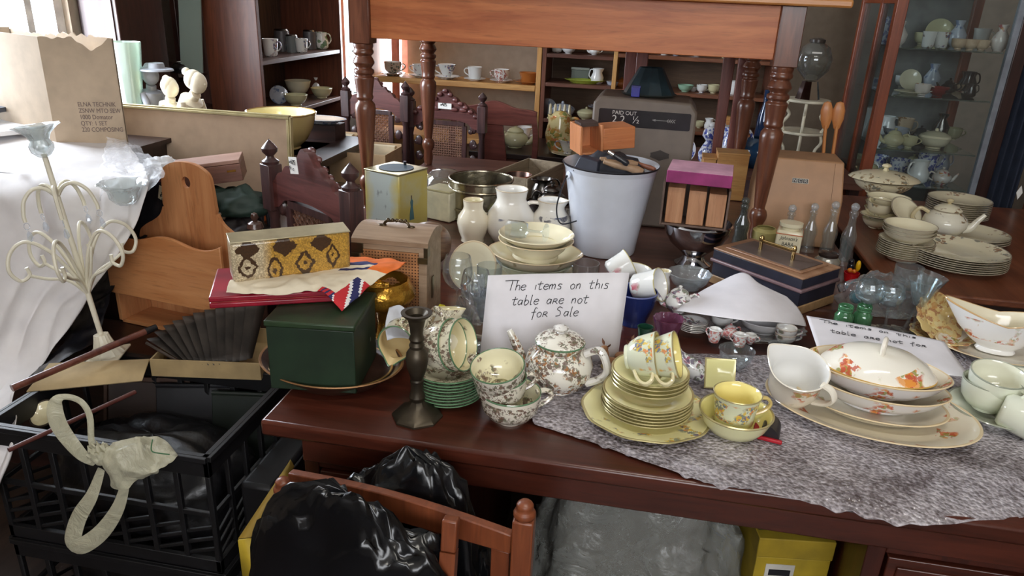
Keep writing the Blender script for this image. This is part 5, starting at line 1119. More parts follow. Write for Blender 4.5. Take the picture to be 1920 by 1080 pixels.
# gold rimmed glass dishes with lids, behind the tin
gq = (-.72, 2.62); G2 = glass((226, 214, 180), .18, .04, bump=.3)
gd = vessel('glass_dish', 'gilt-rimmed glass dish with a domed glass cover, behind the yellow tin', 'dish', [(.05, 0), (.08, .03), (.1, .06)], [G2, G2, SILG], .003, M=T(gq[0], gq[1], TZ)); 
MB().lathe([(.075, .06), (.07, .09), (.045, .115), (.0, .125)], 40).build('cover', glass((230, 228, 220), .1, .03), gd); MB().tube([(.1 * math.cos(a * PI / 20), .1 * math.sin(a * PI / 20), .062) for a in range(40)], .0035, 6, closed=True).build('gilt_rim', SILG, gd)
gd2 = vessel('glass_dish', 'flat gilt-edged glass dish leaning in front of the carved chair', 'dish', [(.07, 0), (.09, .02), (.105, .045)], [G2, G2, SILG], .003, M=T(-.9, 2.74, TZ) )
MB().box(-.05, .05, -.04, .04, 0, .1).build('cream_tin', plain((216, 208, 176), .4), None, T(-.66, 2.4, TZ) @ RZ(-20), bevel=.004); tag(bpy.data.objects['cream_tin'], 'plain cream tin hidden between the yellow tin and the silver basket', 'tin'); MB().box(-.052, .052, -.042, .042, .1, .108).build('lid', plain((190, 180, 140), .4), bpy.data.objects['cream_tin'], bevel=.002)
# long wooden trough with copper pan
tr_ = thing('wooden_trough', 'long narrow wooden trough behind the silver basket holding a copper pan', 'trough', M=T(-.56, 2.66, TZ + .0) @ RZ(-16)); TW2 = wood((120, 104, 84), (156, 140, 116), .6, 'y')
MB().box(0, .16, 0, .34, .03, .036).box(0, .008, 0, .34, .036, .11).box(.152, .16, 0, .34, .036, .11).box(.008, .152, 0, .008, .036, .11).box(.008, .152, .332, .34, .036, .11).box(.01, .15, .03, .05, 0, .03).box(.01, .15, .29, .31, 0, .03).build('body', TW2, tr_, bevel=.002)
o = vessel('copper_pan', 'small copper pan standing in the wooden trough', 'pan', [(.046, 0), (.05, .004), (.05, .062)], [plain((168, 96, 74), .25, .9), plain((96, 76, 70), .3, .8), plain((180, 120, 96), .3, .8)], .0025, M=tr_.matrix_basis @ T(.08, .09, .037)); MB().tube([(.05, 0, .05), (.09, 0, .058), (.12, 0, .06)], .005, 8).build('handle', EN2, o)
# silver plated pots next to the bucket
for i, (x, y, r, h, lab) in enumerate(((-.30, 2.50, .05, .075, 'tarnished silver teapot behind the handled white jug'), (-.235, 2.42, .045, .05, 'tarnished silver ribbed bowl beside the bucket'), (-.35, 2.62, .045, .06, 'tarnished silver jug lying behind the silver teapot'))):
    if i == 0: teapot('silver_teapot', lab, r, h, V3(PEWTER), T(x, y, TZ + .03), hz=200, lid=PEWTER, cat='teapot')
    elif i == 1: bowl('silver_bowl', lab, r * 1.3, h, V3(PEWTER), T(x, y, TZ + .0), 0, .003, flute=.05, fn=14)
    else: jug('silver_jug', lab, [(.03, 0), (.045, .02), (.04, .05), (.03, .07), (.036, .085)], V3(PEWTER), T(x, y, TZ + .03), .3, hz=30, handle=(.034, .08, .04, .03, .03, .004))
MB().box(-.42, -.2, 2.4, 2.7, TZ, TZ + .028).build('tray_board', DARKX, None, bevel=.003); tag(bpy.data.objects['tray_board'], 'dark wooden board under the tarnished silver pots', 'board')
# --- grey cash register
RG = plain((118, 106, 96), .45, var=.06, bump=.05); cq = T(-.185, 2.52, TZ); cr_ = thing('cash_register', 'tall grey metal cash register with a black indicator window, behind the bucket', 'cash register', M=cq @ RZ(-1))
m = MB(); prf = [(0, 0), (.34, 0), (.34, .395), (.318, .425), (.022, .432), (0, .41)]
MB().prism(prf, .22, T(0, 0, 0) @ Matrix(((1, 0, 0, 0), (0, 0, 1, 0), (0, 1, 0, 0), (0, 0, 0, 1))), flat=True).build('housing', RG, cr_, bevel=.008)
MB().prism(rrect(.022, .322, .336, .392, .006, 4), .0012, T(0, -.0004, 0) @ XZ).build('indicator_window', plain((44, 42, 46), .2), cr_)
WT = plain((212, 208, 204), .6)
mtext('PAID OUT', .0175, cr_, T(.106, -.0012, .3805) @ RX(90), WT); mtext('2 2', .034, cr_, T(.088, -.0012, .359) @ RX(90), WT); mtext('\u00bd', .032, cr_, T(.146, -.0012, .36) @ RX(90), WT)
am = MB(); am.box(.205, .262, -.0018, -.0008, .3635, .3655).add([(.197, -.0018, .3645), (.209, -.0018, .3685), (.209, -.0018, .3605)], [(0, 2, 1)])
for i in range(4): x = .244 + i * .007; am.add([(x, -.0018, .3645), (x + .006, -.0018, .37), (x + .009, -.0018, .37), (x + .003, -.0018, .3645), (x + .009, -.0018, .359), (x + .006, -.0018, .359)], [(0, 3, 2, 1), (0, 5, 4, 3)])
am.build('arrow', plain((150, 148, 146), .6), cr_)
MB().prism([(.03 * math.cos(a * PI / 6) * (1 + .2 * (a % 2)), .014 * math.sin(a * PI / 6) * (1 + .3 * (a % 3 == 0))) for a in range(12)], .001, T(.235, -.0006, .25) @ XZ).build('worn_mark', plain((58, 50, 46), .6), cr_)
# dark glass lamp shade and small blue box on top of it
ls = thing('lamp_shade', 'dark green panelled lamp shade standing on top of the grey cash register', 'lamp shade', M=cq @ T(.178, .12, .432))
MB().lathe([(.09, 0), (.04, .088), (.038, .088), (.088, 0)], 12).build('panels', plain((34, 50, 56), .4, var=.4), ls, angle=10); MB().lathe([(.091, 0), (.094, .003), (.091, .006), (.087, .003), (.091, 0)], 12).build('bottom_ring', plain((50, 56, 54), .4), ls)
o = MB().box(-.014, .014, -.01, .01, 0, .034).build('blue_box', plain((44, 44, 150), .4), None, cq @ T(.135, .025, .432), bevel=.002); tag(o, 'small deep blue block beside the lamp shade on the cash register', 'box'); MB().box(-.0145, .0145, -.0105, .0105, .03, .036).build('lid', plain((36, 36, 120), .4), o)
# --- chrome punch bowl with index box and magenta box
cb = tag(MB().lathe([(0, 0), (.052, 0), (.054, .006), (.036, .018), (.03, .03), (.045, .045), (.075, .07), (.092, .1), (.098, .128), (.101, .13), (.097, .134), (.089, .1), (.07, .074), (0, .05)], 64).build('punch_bowl', CHROME, None, T(.175, 2.16, TZ)), 'shiny chrome footed bowl under the wooden index box', 'bowl')
ib = thing('index_box', 'open wooden box holding three brown wooden blocks, resting on the chrome bowl', 'box', M=T(.062, 2.095, TZ + .136) @ RZ(-4) @ RX(0))
GRB = plain((104, 84, 74), .6); IBW = wood((168, 116, 80), (196, 146, 108), .5, 'z')
MB().box(0, .185, .09, .098, 0, .125).box(0, .006, -.01, .09, 0, .125, tap=.0).box(.179, .185, -.01, .09, 0, .115).box(.006, .179, -.01, .09, 0, .006).build('case', GRB, ib, bevel=.001)
for i, x in enumerate((.014, .073, .128)): MB().box(x, x + .048, -.006, .08, .007, .11 - i * .004).build('block', IBW, ib, T(0, 0, 0), bevel=.002)
mg = thing('magenta_box', 'flat box with bright magenta sides and pale pink top on the wooden index box', 'box', M=T(.066, 2.06, TZ + .265) @ RZ(-6))
MG = plain((146, 50, 108), .7, var=.15); MB().box(0, .175, 0, .15, 0, .034).build('body', MG, mg, bevel=.002); MB().box(.001, .174, .001, .149, .034, .036).build('top', plain((196, 150, 170), .6), mg)
# --- brass handled cash box
ck = thing('cash_box', 'black and brown lidded wooden box with a brass handle, behind the curled paper', 'box', M=T(.215, 2.02, TZ) @ RZ(-43) @ SX(1.02, 1.02, 1.4))
CW, CDp, CH = .275, .165, .075
NAV = plain((36, 36, 50), .45, var=.3); MB().box(0, CW, 0, CDp, 0, .018).build('plinth', wood((150, 116, 80), (176, 142, 102), .5, 'x'), ck, bevel=.002); MB().box(.003, CW - .003, .003, CDp - .003, .018, .045).build('body', NAV, ck)
MB().box(-.004, CW + .004, -.004, CDp + .004, .045, .052).build('moulding', plain((120, 96, 100), .4), ck, bevel=.0025); MB().box(.001, CW - .001, .001, CDp - .001, .052, .07).build('lid', NAV, ck, bevel=.001)
MB().box(0, CW, 0, CDp, .07, .074).box(.022, CW - .022, .022, CDp - .022, .074, .077).build('lid_frame', wood((140, 102, 76), (172, 134, 104), .45, 'x'), ck, bevel=.0015); MB().box(.032, CW - .032, .032, CDp - .032, .077, .0785).build('lid_panel', plain((92, 80, 76), .4), ck)
h = MB().tube([(CW * .32, CDp / 2, .096), (CW * .68, CDp / 2, .096)], .0032, 10)
for x in (.32, .68): h.tube([(CW * x, CDp / 2, .078), (CW * x, CDp / 2, .1)], .005, 12).sphere((CW * x, CDp / 2, .1), .007)
h.build('brass_handle', plain((206, 176, 120), .15, 1), ck)
# --- powder jar
pq = onz(1484, 500, TZ); pj = thing('powder_jar', 'square cream ceramic powder jar with black lettering behind the brass-handled box', 'jar', M=T(.445, 2.21, TZ) @ RZ(-12) @ SX(1.25, 1.1, 1.25))
PW = .058; MB().box(-PW / 2, PW / 2, -PW / 2, PW / 2, 0, .098).build('body', china((226, 216, 186)), pj, bevel=.006); MB().box(-PW / 2 - .0006, PW / 2 + .0006, -PW / 2 - .0006, PW / 2 + .0006, .089, .0915).build('gold_band', plain((196, 120, 84), .4), pj)
MB().lathe([(0, .098), (.02, .098), (.02, .102), (.027, .106), (.027, .114), (0, .116)], 32).build('lid', china((228, 220, 190)), pj)
mtext("Johnson's", .0125, pj, T(0, -PW / 2 - .0004, .081) @ RX(90), INK, shear=.35, sx=.8); mtext('BABA\nPOEIER', .013, pj, T(0, -PW / 2 - .0004, .06) @ RX(90), INK, sx=.85)
# --- row of glass bottles
def bottle(lab, M, h=.14, r=.021, mat=None, group=None, stop=True):
    o = MB().lathe([(0, 0), (r, 0), (r, h * .06), (r * .96, h * .2), (r * .82, h * .3), (r, h * .45), (r * .95, h * .55), (r * .5, h * .72), (r * .42, h * .88), (r * .55, h * .9), (r * .55, h * .97), (r * .38, h), (r * .3, h * .97), (r * .3, h * .75), (r * .8, h * .5), (r * .7, h * .08), (0, h * .06)], 28, flute=.02, fn=10).build('glass_bottle', mat or glass((244, 247, 247), .035, .03), None, M, angle=60)
    tag(o, lab, 'bottle', group); 
    if stop: MB().sphere((0, 0, h * 1.06), r * .55).build('stopper', mat or glass((230, 234, 236), .2, .04), o)
    return o
for i, (x, y, h, lab) in enumerate(((1470, 478, .13, 'clear glass bottle with round stopper, leftmost of four in a row behind the powder jar'), (1512, 470, .125, 'clear glass bottle with stopper, second from the left behind the powder jar'), (1548, 478, .14, 'clear glass bottle with stopper, third from the left and behind the chrome pot'), (1581, 495, .155, 'rightmost clear glass bottle with stopper, beside the curved table edge'))):
    q = onz(x, y, TZ); bottle(lab, T(q.x, q.y, TZ), h * 1.1, .023, None, 'glass bottles behind the lidded box')
q = onz(1548, 506, TZ); o = vessel('sugar_pot', 'round silvery pot with a dark lid behind the brass-handled box', 'pot', [(.022, 0), (.036, .015), (.038, .032), (.026, .045)], V3(plain((196, 194, 186), .2, .7)), .002, M=T(q.x, q.y, TZ)); MB().lathe([(0, .045), (.028, .044), (.029, .052), (.02, .058), (0, .06)], 28).build('lid', plain((56, 46, 42), .2), o)
q = onz(1430, 465, TZ); o = vessel('yellow_label_jar', 'squat glass jar with a pale yellow label left of the powder jar', 'jar', [(.035, 0), (.04, .006), (.04, .06), (.03, .068)], V3(plain((196, 184, 120), .3)), .002, M=T(q.x, q.y, TZ)); o.name = 'glass_jar'
q = onz(1385, 460, TZ); bottle('dark glass cruet with silver top between the index box and the table leg', T(q.x, q.y, TZ), .14, .024, glass((190, 196, 190), .08, .04))
q = onz(1372, 486, TZ); vessel('glass_jar', 'small cut-glass mustard pot in front of the dark cruet', 'pot', [(.016, 0), (.022, .01), (.024, .03), (.02, .045)], V3(CUT), .002, M=T(q.x, q.y, TZ))
q = onz(1594, 526, TZ); tb = thing('parrot_ornament', 'glossy red pot with a small black and yellow bird ornament in it', 'ornament', (q.x, q.y, TZ))
MB().lathe([(0, 0), (.017, 0), (.022, .025), (.02, .025), (.016, .004), (0, .004)], 24).build('red_pot', plain((206, 24, 30), .2), tb)
b = MB().sphere((-.006, 0, .042), .012, sz=(.9, .9, 1.4)).sphere((-.008, -.002, .058), .009); b.build('black_bird', plain((26, 26, 34), .12), tb); MB().sphere((.013, 0, .046), .009, sz=(.8, .8, 1.9)).build('yellow_beak', plain((232, 180, 30), .2), tb); MB().sphere((-.01, -.012, .035), .007).sphere((.002, -.012, .033), .006).build('orange_breast', plain((232, 130, 40), .2), tb)
# --- tan cash register
TN = plain((176, 134, 98), .5, var=.05); nq = ony(1430, 400, 2.42); nc = thing('cash_register', 'tan boxy cash register with an NCR badge, right of the turned table leg', 'cash register', M=T(.365, 2.46, TZ) @ RZ(-2))
MB().add([(0, 0, 0), (.27, 0, 0), (.27, .2, 0), (0, .2, 0), (.0, 0, .16), (.27, 0, .16), (.27, .2, .16), (0, .2, .16), (.012, .045, .275), (.262, .045, .275), (.262, .2, .275), (.012, .2, .275)], [(0, 3, 2, 1), (0, 1, 5, 4), (1, 2, 6, 5), (2, 3, 7, 6), (3, 0, 4, 7), (4, 5, 9, 8), (5, 6, 10, 9), (6, 7, 11, 10), (7, 4, 8, 11), (8, 9, 10, 11)], flat=True).build('housing', TN, nc, bevel=.005)
NM = T(.135, 0, .16) @ RX(90 - math.degrees(math.atan2(.045, .115)))
MB().box(-.1005, -.0995, .0, .118, 0, .0006).box(.0995, .1005, .0, .118, 0, .0006).build('panel_seam', plain((110, 76, 52), .7), nc, NM)
MB().box(-.025, .025, .046, .062, 0, .002).build('badge', plain((206, 200, 186), .4), nc, NM)
for i, ch in enumerate('NCR'):
    MB().box(-.024 + i * .0163, -.0095 + i * .0163, .0475, .0605, .002, .003).build('badge_tile', plain((52, 50, 48), .4), nc, NM); mtext(ch, .014, nc, NM @ T(-.0168 + i * .0163, .054, .0034), WT, ext=.0003)
for i, (x, rz) in enumerate(((.17, -12), (.2, -5))):
    q = T(.365 + x, 2.5, TZ + .29) ; o = thing('wooden_spoon', ('light wooden salad spoon standing upright behind the tan cash register, left one', 'light wooden salad server standing upright behind the tan cash register, right one')[i], 'spoon', M=T(ony(1556 + i * 10, 305, 2.72).x, 2.72, TZ) @ RY(-6 + i * 3)); SPW = wood((190, 120, 66), (214, 150, 90), .4, 'z')
    MB().tube([(0, 0, 0), (0, 0, .36)], [.006, .006], 10).build('handle', SPW, o); MB().lathe([(0, .34), (.01, .35), (.019, .38), (.02, .41), (.012, .435), (0, .44)], 20, sy=.3).build('bowl', SPW, o)
# wooden off-cuts beyond
for i, (px, py, w_, h_, lab) in enumerate(((1375, 300, .12, .07, 'pale wooden box between the turned legs of the pine table'), (1330, 308, .05, .05, 'small pale wooden block next to the pale box'))):
    q = ony(px, py, 3.0); o = thing('wooden_block', lab, 'block', M=T(q.x - w_ / 2, 3.0, TZ)); MB().box(0, w_, 0, .1, 0, q.z + .02 - TZ).build('body', PINE, o, bevel=.002); MB().box(-.002, w_ + .002, -.002, .102, q.z + .02 - TZ, q.z + .026 - TZ).build('lid', PINE, o)
# --- side table with square legs standing on the far end of the dark table
st_ = thing('side_table', 'small side table with square reddish legs, standing behind the grey cash register', 'table'); SLW = wood((116, 62, 54), (146, 88, 76), .4, 'z')
for (x, y) in ((-.05, 3.28), (.36, 3.28), (-.1 + .0, 3.4), (.31, 3.40)): MB().box(-.019, .019, -.012, .012, 0, .78, tap=-.008).build('leg', SLW, st_, T(x, y - .02, TZ) @ RY(0), bevel=.003)
MB().box(-.14, .42, 3.22, 3.42, TZ + .78, TZ + .8).build('table_top', SLW, st_, bevel=.003)
# --- bag of glasses, right
gl_ = 'wine glasses wrapped on the right of the desk'
GW_ = glass((240, 245, 246), .04, .03)
for i, (px, py, z, rz, ry, r, hb, hs, kd, lab) in enumerate((
    (1715, 640, .02, 0, 0, .036, .07, .075, 1, 'flared cut wine glass, tallest of the wrapped group by the gravy boat'),
    (1700, 630, .03, 10, 14, .036, .085, .07, 1, 'flared cut wine glass leaning to the right next to the tallest one'),
    (1665, 628, .0, 0, -4, .034, .06, .06, 0, 'round wine glass in the middle of the wrapped group'),
    (1630, 625, .0, 0, -6, .035, .06, .062, 0, 'round wine glass left of the middle in the wrapped group'),
    (1690, 600, .0, 0, 0, .034, .065, .07, 2, 'straight-sided wine glass at the back of the wrapped group'))):
    wineglass('wine_glass', lab, r, hb, hs, .03, at(px, py) @ T(0, .03, z * 0) @ RZ(rz) @ RY(ry), GW_, kd, gl_)
GRG = glass((120, 190, 140), .3, .04)
for i, (px, lab) in enumerate(((1577, 'small green glass jar with a threaded neck, left of the pair behind the slanted notice'), (1612, 'small green glass jar with a threaded neck, right of the pair behind the slanted notice'))):
    vessel('green_jar', lab, 'jar', [(.019, 0), (.022, .004), (.022, .04), (.017, .046), (.016, .05), (.018, .052), (.016, .055), (.018, .058), (.017, .064)], V3(GRG), .002, 'small green jars', M=at(px, 618))
o = MB().sphere((0, 0, .02), .018).build('glass_stopper', glass((90, 170, 190), .3, .03), None, at(1598, 590) @ T(0, .0, .03)); tag(o, 'round turquoise glass ball behind the two green jars', 'glass ball')
o = bagmesh(.1, .05, .06, 33, .2, .5, n=40, kx=4).build('clear_bag', glass((244, 247, 248), .05, .06, bump=.9), None, at(1650, 615) @ T(0, .04, .03), angle=80); tag(o, 'crumpled clear plastic bag wrapped round the wine glasses on the right', 'plastic bag')
AMB = china((214, 190, 130), ((190, 140, 90), (214, 200, 150), (160, 112, 80)), 60, .6)
plate('shell_dish', 'amber and brown shell-shaped dish standing left of the gravy boat', .062, V3(AMB), at(1752, 640) @ T(0, .03, .045) @ RZ(20) @ RX(50), .02, .004, .5, flute=.04, fn=14, cat='dish')
plate('shell_dish', 'brown leaf-patterned dish lying flat beside the stand of the gravy boat', .07, V3(AMB), at(1770, 640) @ T(-.01, 0, .002), .018, .004, .5, flute=.03, fn=12, cat='dish')
# --- dinner service on the drop-leaf table
DP = [china((218, 210, 188)), china((234, 226, 196), ((120, 120, 110), (150, 110, 80)), 60, .35, rr=(.08, .3)), china((170, 160, 140))]; DC = [china((228, 218, 186), ((110, 110, 100), (150, 120, 80)), 60, .3), china((234, 226, 194)), china((180, 168, 140))]
def st2(px, py, r, n, dz, name, labs, grp, h=.02, **kw):
    q = onz(px, py, TZ); pl_ = plate(name, '', r, DP, T(q.x, q.y, TZ), h, .003, .66, **kw); stack(pl_, n, dz, labs, grp, .001); return q
q = st2(1788, 498, .142, 7, .0065, 'dinner_plate', ('ivory dinner plate with a grey border, lowest in the front right pile', 'ivory dinner plate inside the front right pile on the drop-leaf table', 'ivory dinner plate with a grey border on top of the front right pile'), 'dinner plates in front')
q = st2(1692, 485, .082, 8, .0065, 'soup_plate', ('ivory dessert plate at the bottom of the left pile below the small bowls', 'ivory dessert plate inside the left pile below the small bowls', 'ivory dessert plate on top of the left pile'), 'dessert plates', h=.02)
for i in range(3): bowl('dessert_bowl', ('ivory dessert bowl, lowest of three on the dessert plates', 'ivory dessert bowl, middle one of three on the dessert plates', 'ivory dessert bowl with border, top of three on the dessert plates')[i], .078, .034, [DP[0], DP[1], DP[2]], T(q.x, q.y, TZ + .058 + i * .011), 0, .003, 'dessert bowls')
q = onz(1690, 420, TZ); o = plate('dinner_plate', 'ivory plate leaning at a steep slant behind the dessert bowls', .06, DP, T(q.x - .05, q.y - .15, TZ + .08) @ RZ(30) @ RX(40), .012, .003, .6)
q = st2(1810, 452, .13, 3, .008, 'dinner_plate', ('ivory oval plate, lower of the pile behind the front dinner plates', 'ivory plate in the pile behind the front dinner plates', 'ivory plate with border on top of the pile behind the front dinner plates'), 'plates behind the front pile')
q = st2(1790, 410, .11, 9, .0075, 'dinner_plate', ('ivory plate at the bottom of the tall pile behind the ivory teapot', 'ivory plate inside the tall pile behind the ivory teapot', 'ivory plate on top of the tall pile behind the ivory teapot'), 'tall plate pile')
q = onz(1762, 452, TZ); teapot('teapot', 'ivory teapot with a grey border, its spout pointing right', .07, .088, [china((234, 230, 212), ((110, 110, 104), (150, 120, 80)), 60, .2, zr=(.06, .1)), IVORY, DP[2]], T(q.x, q.y, TZ + .022), hz=172, lid=china((232, 226, 200), ((110, 110, 100), (140, 110, 80)), 60, .4), hm=china((214, 200, 160)))
for i in range(4):
    q = onz(1655, 422, TZ); bowl('dessert_bowl', ('ivory bowl at the bottom of the pile under the tureen, by the table edge', 'ivory bowl in the pile under the tureen', 'ivory bowl in the pile under the tureen', 'top ivory bowl of the pile under the tureen')[i], .075, .04, DC, T(q.x, q.y, TZ + i * .022), 0, .003, 'bowls under the tureen')
q = onz(1648, 400, TZ); bowl('tureen', 'ivory oval tureen base carrying a wide flat lid', .1, .05, DC, T(q.x - .01, q.y + .0, TZ + .08), 0, .004, foot=.5, sx=1.1)
o = MB().lathe([(0, 0), (.12, 0, 1), (.128, .004, 1), (.118, .012), (.08, .026), (.03, .034), (0, .035)], 56, sy=.8).build('dish_lid', [DC[0], DP[2]], None, T(q.x - .01, q.y + .0, TZ + .133)); tag(o, 'ivory tureen lid with a star-shaped knob and flower border', 'lid'); MB().lathe([(0, 0), (.01, 0), (.006, .01), (.016, .016), (.012, .024), (0, .028)], 12, flute=.15, fn=4).build('knob', IVORY, o, T(0, 0, .034))
q = onz(1622, 412, TZ); cup('teacup', 'ivory teacup at the rear left edge of the drop-leaf table', .045, .05, DC, T(q.x + .01, q.y - .1, TZ + .05) @ RX(8), 1, 'ivory teacups', hz=80)
plate('saucer', 'ivory saucers piled below the teacup at the table edge', .06, DP, T(q.x + .01, q.y - .1, TZ + .035), .014, .003, .5, cat='saucer'); bowl('sugar_bowl', 'ivory bowl supporting the saucer at the table edge', .05, .034, DC, T(q.x + .01, q.y - .1, TZ), 0, .003)
# ================================================================ background
FLW = china((232, 232, 228), ((90, 100, 90), (150, 90, 80), (110, 110, 150)), 55, .35); GRYB = china((186, 192, 204), ((90, 110, 150),), 50, .5); BLW = china((232, 234, 240), ((40, 60, 150), (50, 70, 170)), 60, .75)
OLIV = china((206, 200, 160)); ORB = china((170, 100, 46)); REDP = china((234, 228, 222), ((150, 60, 56), (180, 110, 90)), 70, .55)
def bg(kind, lab, px, py, Y, wpx, mats=None, hz=0, z=None, h=None, grp=None, kd=1):
    """small piece of china standing at height z (or where the pixel hits the plane Y)"""
    q = ony(px, py, Y); z = q.z if z is None else z; q = Vector((q.x, Y, z)); r = wpx * mpp(q) / 2; m = mats or [WHITE] * 3
    if not isinstance(m, list): m = [m, m, m]
    M = T(*q) @ RZ(hz)
    if kind == 'cup': return cup('teacup', lab, r, h or r * 1.4, m, T(*q), kd, grp, hz=hz)
    if kind == 'mug': return cup('mug', lab, r, h or r * 2.2, m, T(*q), 2, grp, hz=hz, cat='mug')
    if kind == 'saucer': return plate('saucer', lab, r, m, M, r * .2, r * .05, .5, grp, cat='saucer', n=32)
    if kind == 'plate': return plate('plate', lab, r, m, T(q.x, q.y, q.z + r * .85) @ RX(72), r * .12, r * .04, .6, grp, n=32)
    if kind == 'flat': return plate('plate', lab, r, m, M, r * .15, r * .04, .6, grp, n=36)
    if kind == 'bowl': return bowl('bowl', lab, r, h or r * .8, m, M, 0, r * .05, grp)
    if kind == 'tureen':
        o = bowl('tureen', lab, r, h or r * .7, m, M, 0, r * .05, grp, cat='tureen'); H = h or r * .7
        L = MB().lathe([(0, 0), (r * .95, 0), (r * .9, r * .12), (r * .5, r * .32), (0, r * .4)], 32).build('lid', m[0], o, T(0, 0, H)); MB().sphere((0, 0, r * .45), r * .12).build('knob', m[0], L); return o
    if kind == 'teapot': return teapot('teapot', lab, r, h or r * 1.3, m, T(*q), hz=hz, lid=m[0], group=grp)
    if kind == 'jug': return jug('jug', lab, [(.6 * r, 0), (.95 * r, .3 * r), (r, r), (.7 * r, 1.7 * r), (.8 * r, 2.3 * r)], m, T(*q), .25, hz, handle=(.75 * r, 2.1 * r, .95 * r, .7 * r, .5 * r, r * .09, 1.3), group=grp)
    if kind == 'vase': return vessel('vase', lab, 'vase', [(.5 * r, 0), (.9 * r, .6 * r), (r, 1.4 * r), (.4 * r, 2.4 * r), (.6 * r, 3 * r)], m, r * .06, grp, M=M)
# --- pine shelf: a row of cups on saucers
for px, w, m, hz, kd, h, lab in ((737, 32, china((190, 170, 150), ((110, 60, 50), (70, 90, 80)), 60, .6), 10, 1, None, 'brown flowered teacup, first from the left on the pine shelf'), (789, 30, FLW, 180, 1, None, 'pale flowered teacup, second on the pine shelf beside the turned leg'),
    (838, 34, FLW, 180, 3, None, 'flared white teacup with dark sprigs, third on the pine shelf'), (890, 28, WHITE, 180, 2, .075, 'plain tall white coffee cup, fourth on the pine shelf'), (940, 30, REDP, 180, 1, None, 'white teacup with red-brown print, fifth on the pine shelf'), (990, 34, ORB, 0, 2, .06, 'orange-brown teacup at the right end of the pine shelf')):
    mm_ = [m, WHITE if m is not ORB else ORB, m]; s = bg('saucer', 'saucer under the ' + lab.replace(', ', ' ').split(' on the')[0].split(' at the')[0], px, 150, SY + .08, w * 1.5, mm_, z=SZ); bg('cup', lab, px, 150, SY + .08, w, mm_, hz, z=SZ + .008, h=h, kd=kd)
bg('saucer', 'white saucer under the white cup seen through the chair back', 983, 240, SY + .08, 46, WHITE, z=.63); bg('cup', 'white cup standing on the lower pine shelf, seen through the chair back', 983, 240, SY + .08, 30, WHITE, 0, z=.638, kd=3, h=.075)
# --- brown shelves, left bay
for k, px, w, m, z, hz, lab in (('jug', 1042, 20, FLW, 3, 0, 'small white jug at the left end of the top brown shelf'), ('bowl', 1064, 28, WHITE, 3, 0, 'white bowl on the top brown shelf'), ('teapot', 1112, 20, WHITE, 3, 0, 'white teapot under the pine table edge on the top brown shelf'),
    ('jug', 1121, 24, WHITE, 2, 180, 'white ribbed cream jug on the shelf with the yellow-green glass tray')):
    bg(k, lab, px, 130, SY + .1, w, m, hz, z=SHZ[z])
q = ony(1096, 150, SY + .08); o = plate('glass_tray', 'yellow-green pressed glass tray on the brown shelf', .11, V3(glass((206, 220, 90), .6, .1, bump=.5)), T(q.x, SY + .09, SHZ[2]), .02, .004, .7, sx=1.1, sy=.6, flute=.03, fn=20, cat='tray')
q = ony(1088, 150, SY + .2); o = thing('butter_dish', 'rectangular glass butter box behind the yellow-green tray', 'dish', (q.x, SY + .2, SHZ[2])); MB().box(-.055, .055, -.04, .04, 0, .07).build('body', glass((170, 180, 170), .4, .05), o, bevel=.004); MB().box(-.058, .058, -.043, .043, .07, .085).build('lid', glass((206, 210, 200), .6, .05), o, bevel=.004)
for k, px, w, m, hz, lab, dy in (('tureen', 1055, 48, GRYB, 0, 'grey-white covered dish with a knob on the lower brown shelf', .08), ('tureen', 1100, 36, OLIV, 0, 'cream covered vegetable dish beside the grey-white covered dish', .08), ('plate', 1028, 30, GRYB, 0, 'pale plate standing upright at the left end of the lower brown shelf', .2), ('flat', 1128, 52, GRYB, 0, 'grey-blue platter at the right end of the lower brown shelf', .16)):
    bg(k, lab, px, 200, SY + dy, w, m, hz, z=SHZ[1] + (.06 if k == 'flat' else 0))
# --- right bay
for k, px, w, m, z, hz, lab in (('bowl', 1240, 26, WHITE, 3, 0, 'shallow white bowl on the uppermost shelf of the right bay'), ('bowl', 1262, 22, GRYB, 3, 0, 'small grey bowl on the uppermost shelf of the right bay'), ('cup', 1352, 18, OLIV, 3, 0, 'cream cup on the uppermost shelf between the side table legs'),
    ('teapot', 1166, 20, ORB, 2, 180, 'orange-brown teapot behind the side table leg on the middle shelf'), ('teapot', 1206, 24, OLIV, 2, 0, 'cream teapot left of the dark lamp shade on the middle shelf'), ('bowl', 1287, 30, china((160, 200, 172)), 2, 0, 'pale green bowl right of the dark lamp shade'), ('cup', 1318, 20, FLW, 2, 0, 'flowered teacup between the dark upright and the side table legs'),
    ('cup', 1340, 22, OLIV, 2, 0, 'cream sugar cup on the middle shelf between the two red legs'), ('mug', 1379, 22, WHITE, 2, 180, 'plain white mug right of the red legs on the middle shelf'), ('jug', 1341, 18, WHITE, 1, 0, 'small white jug on the low shelf between the two red legs'), ('bowl', 1150, 26, GRYB, 2, 0, 'grey-blue bowl at the left end of the right bay middle shelf')):
    bg(k, lab, px, 150, SY + .1, w, m, hz, z=SHR[z])
q = ony(1372, 220, SY + .1); o = thing('wooden_box', 'pale brown wooden casket on the low shelf behind the red side table leg', 'box', (q.x, SY + .1, SHR[1])); MB().box(-.06, .06, -.04, .04, 0, .07).build('body', PINE2, o); MB().box(-.05, .05, -.03, .03, .07, .09).build('lid', PINE, o)
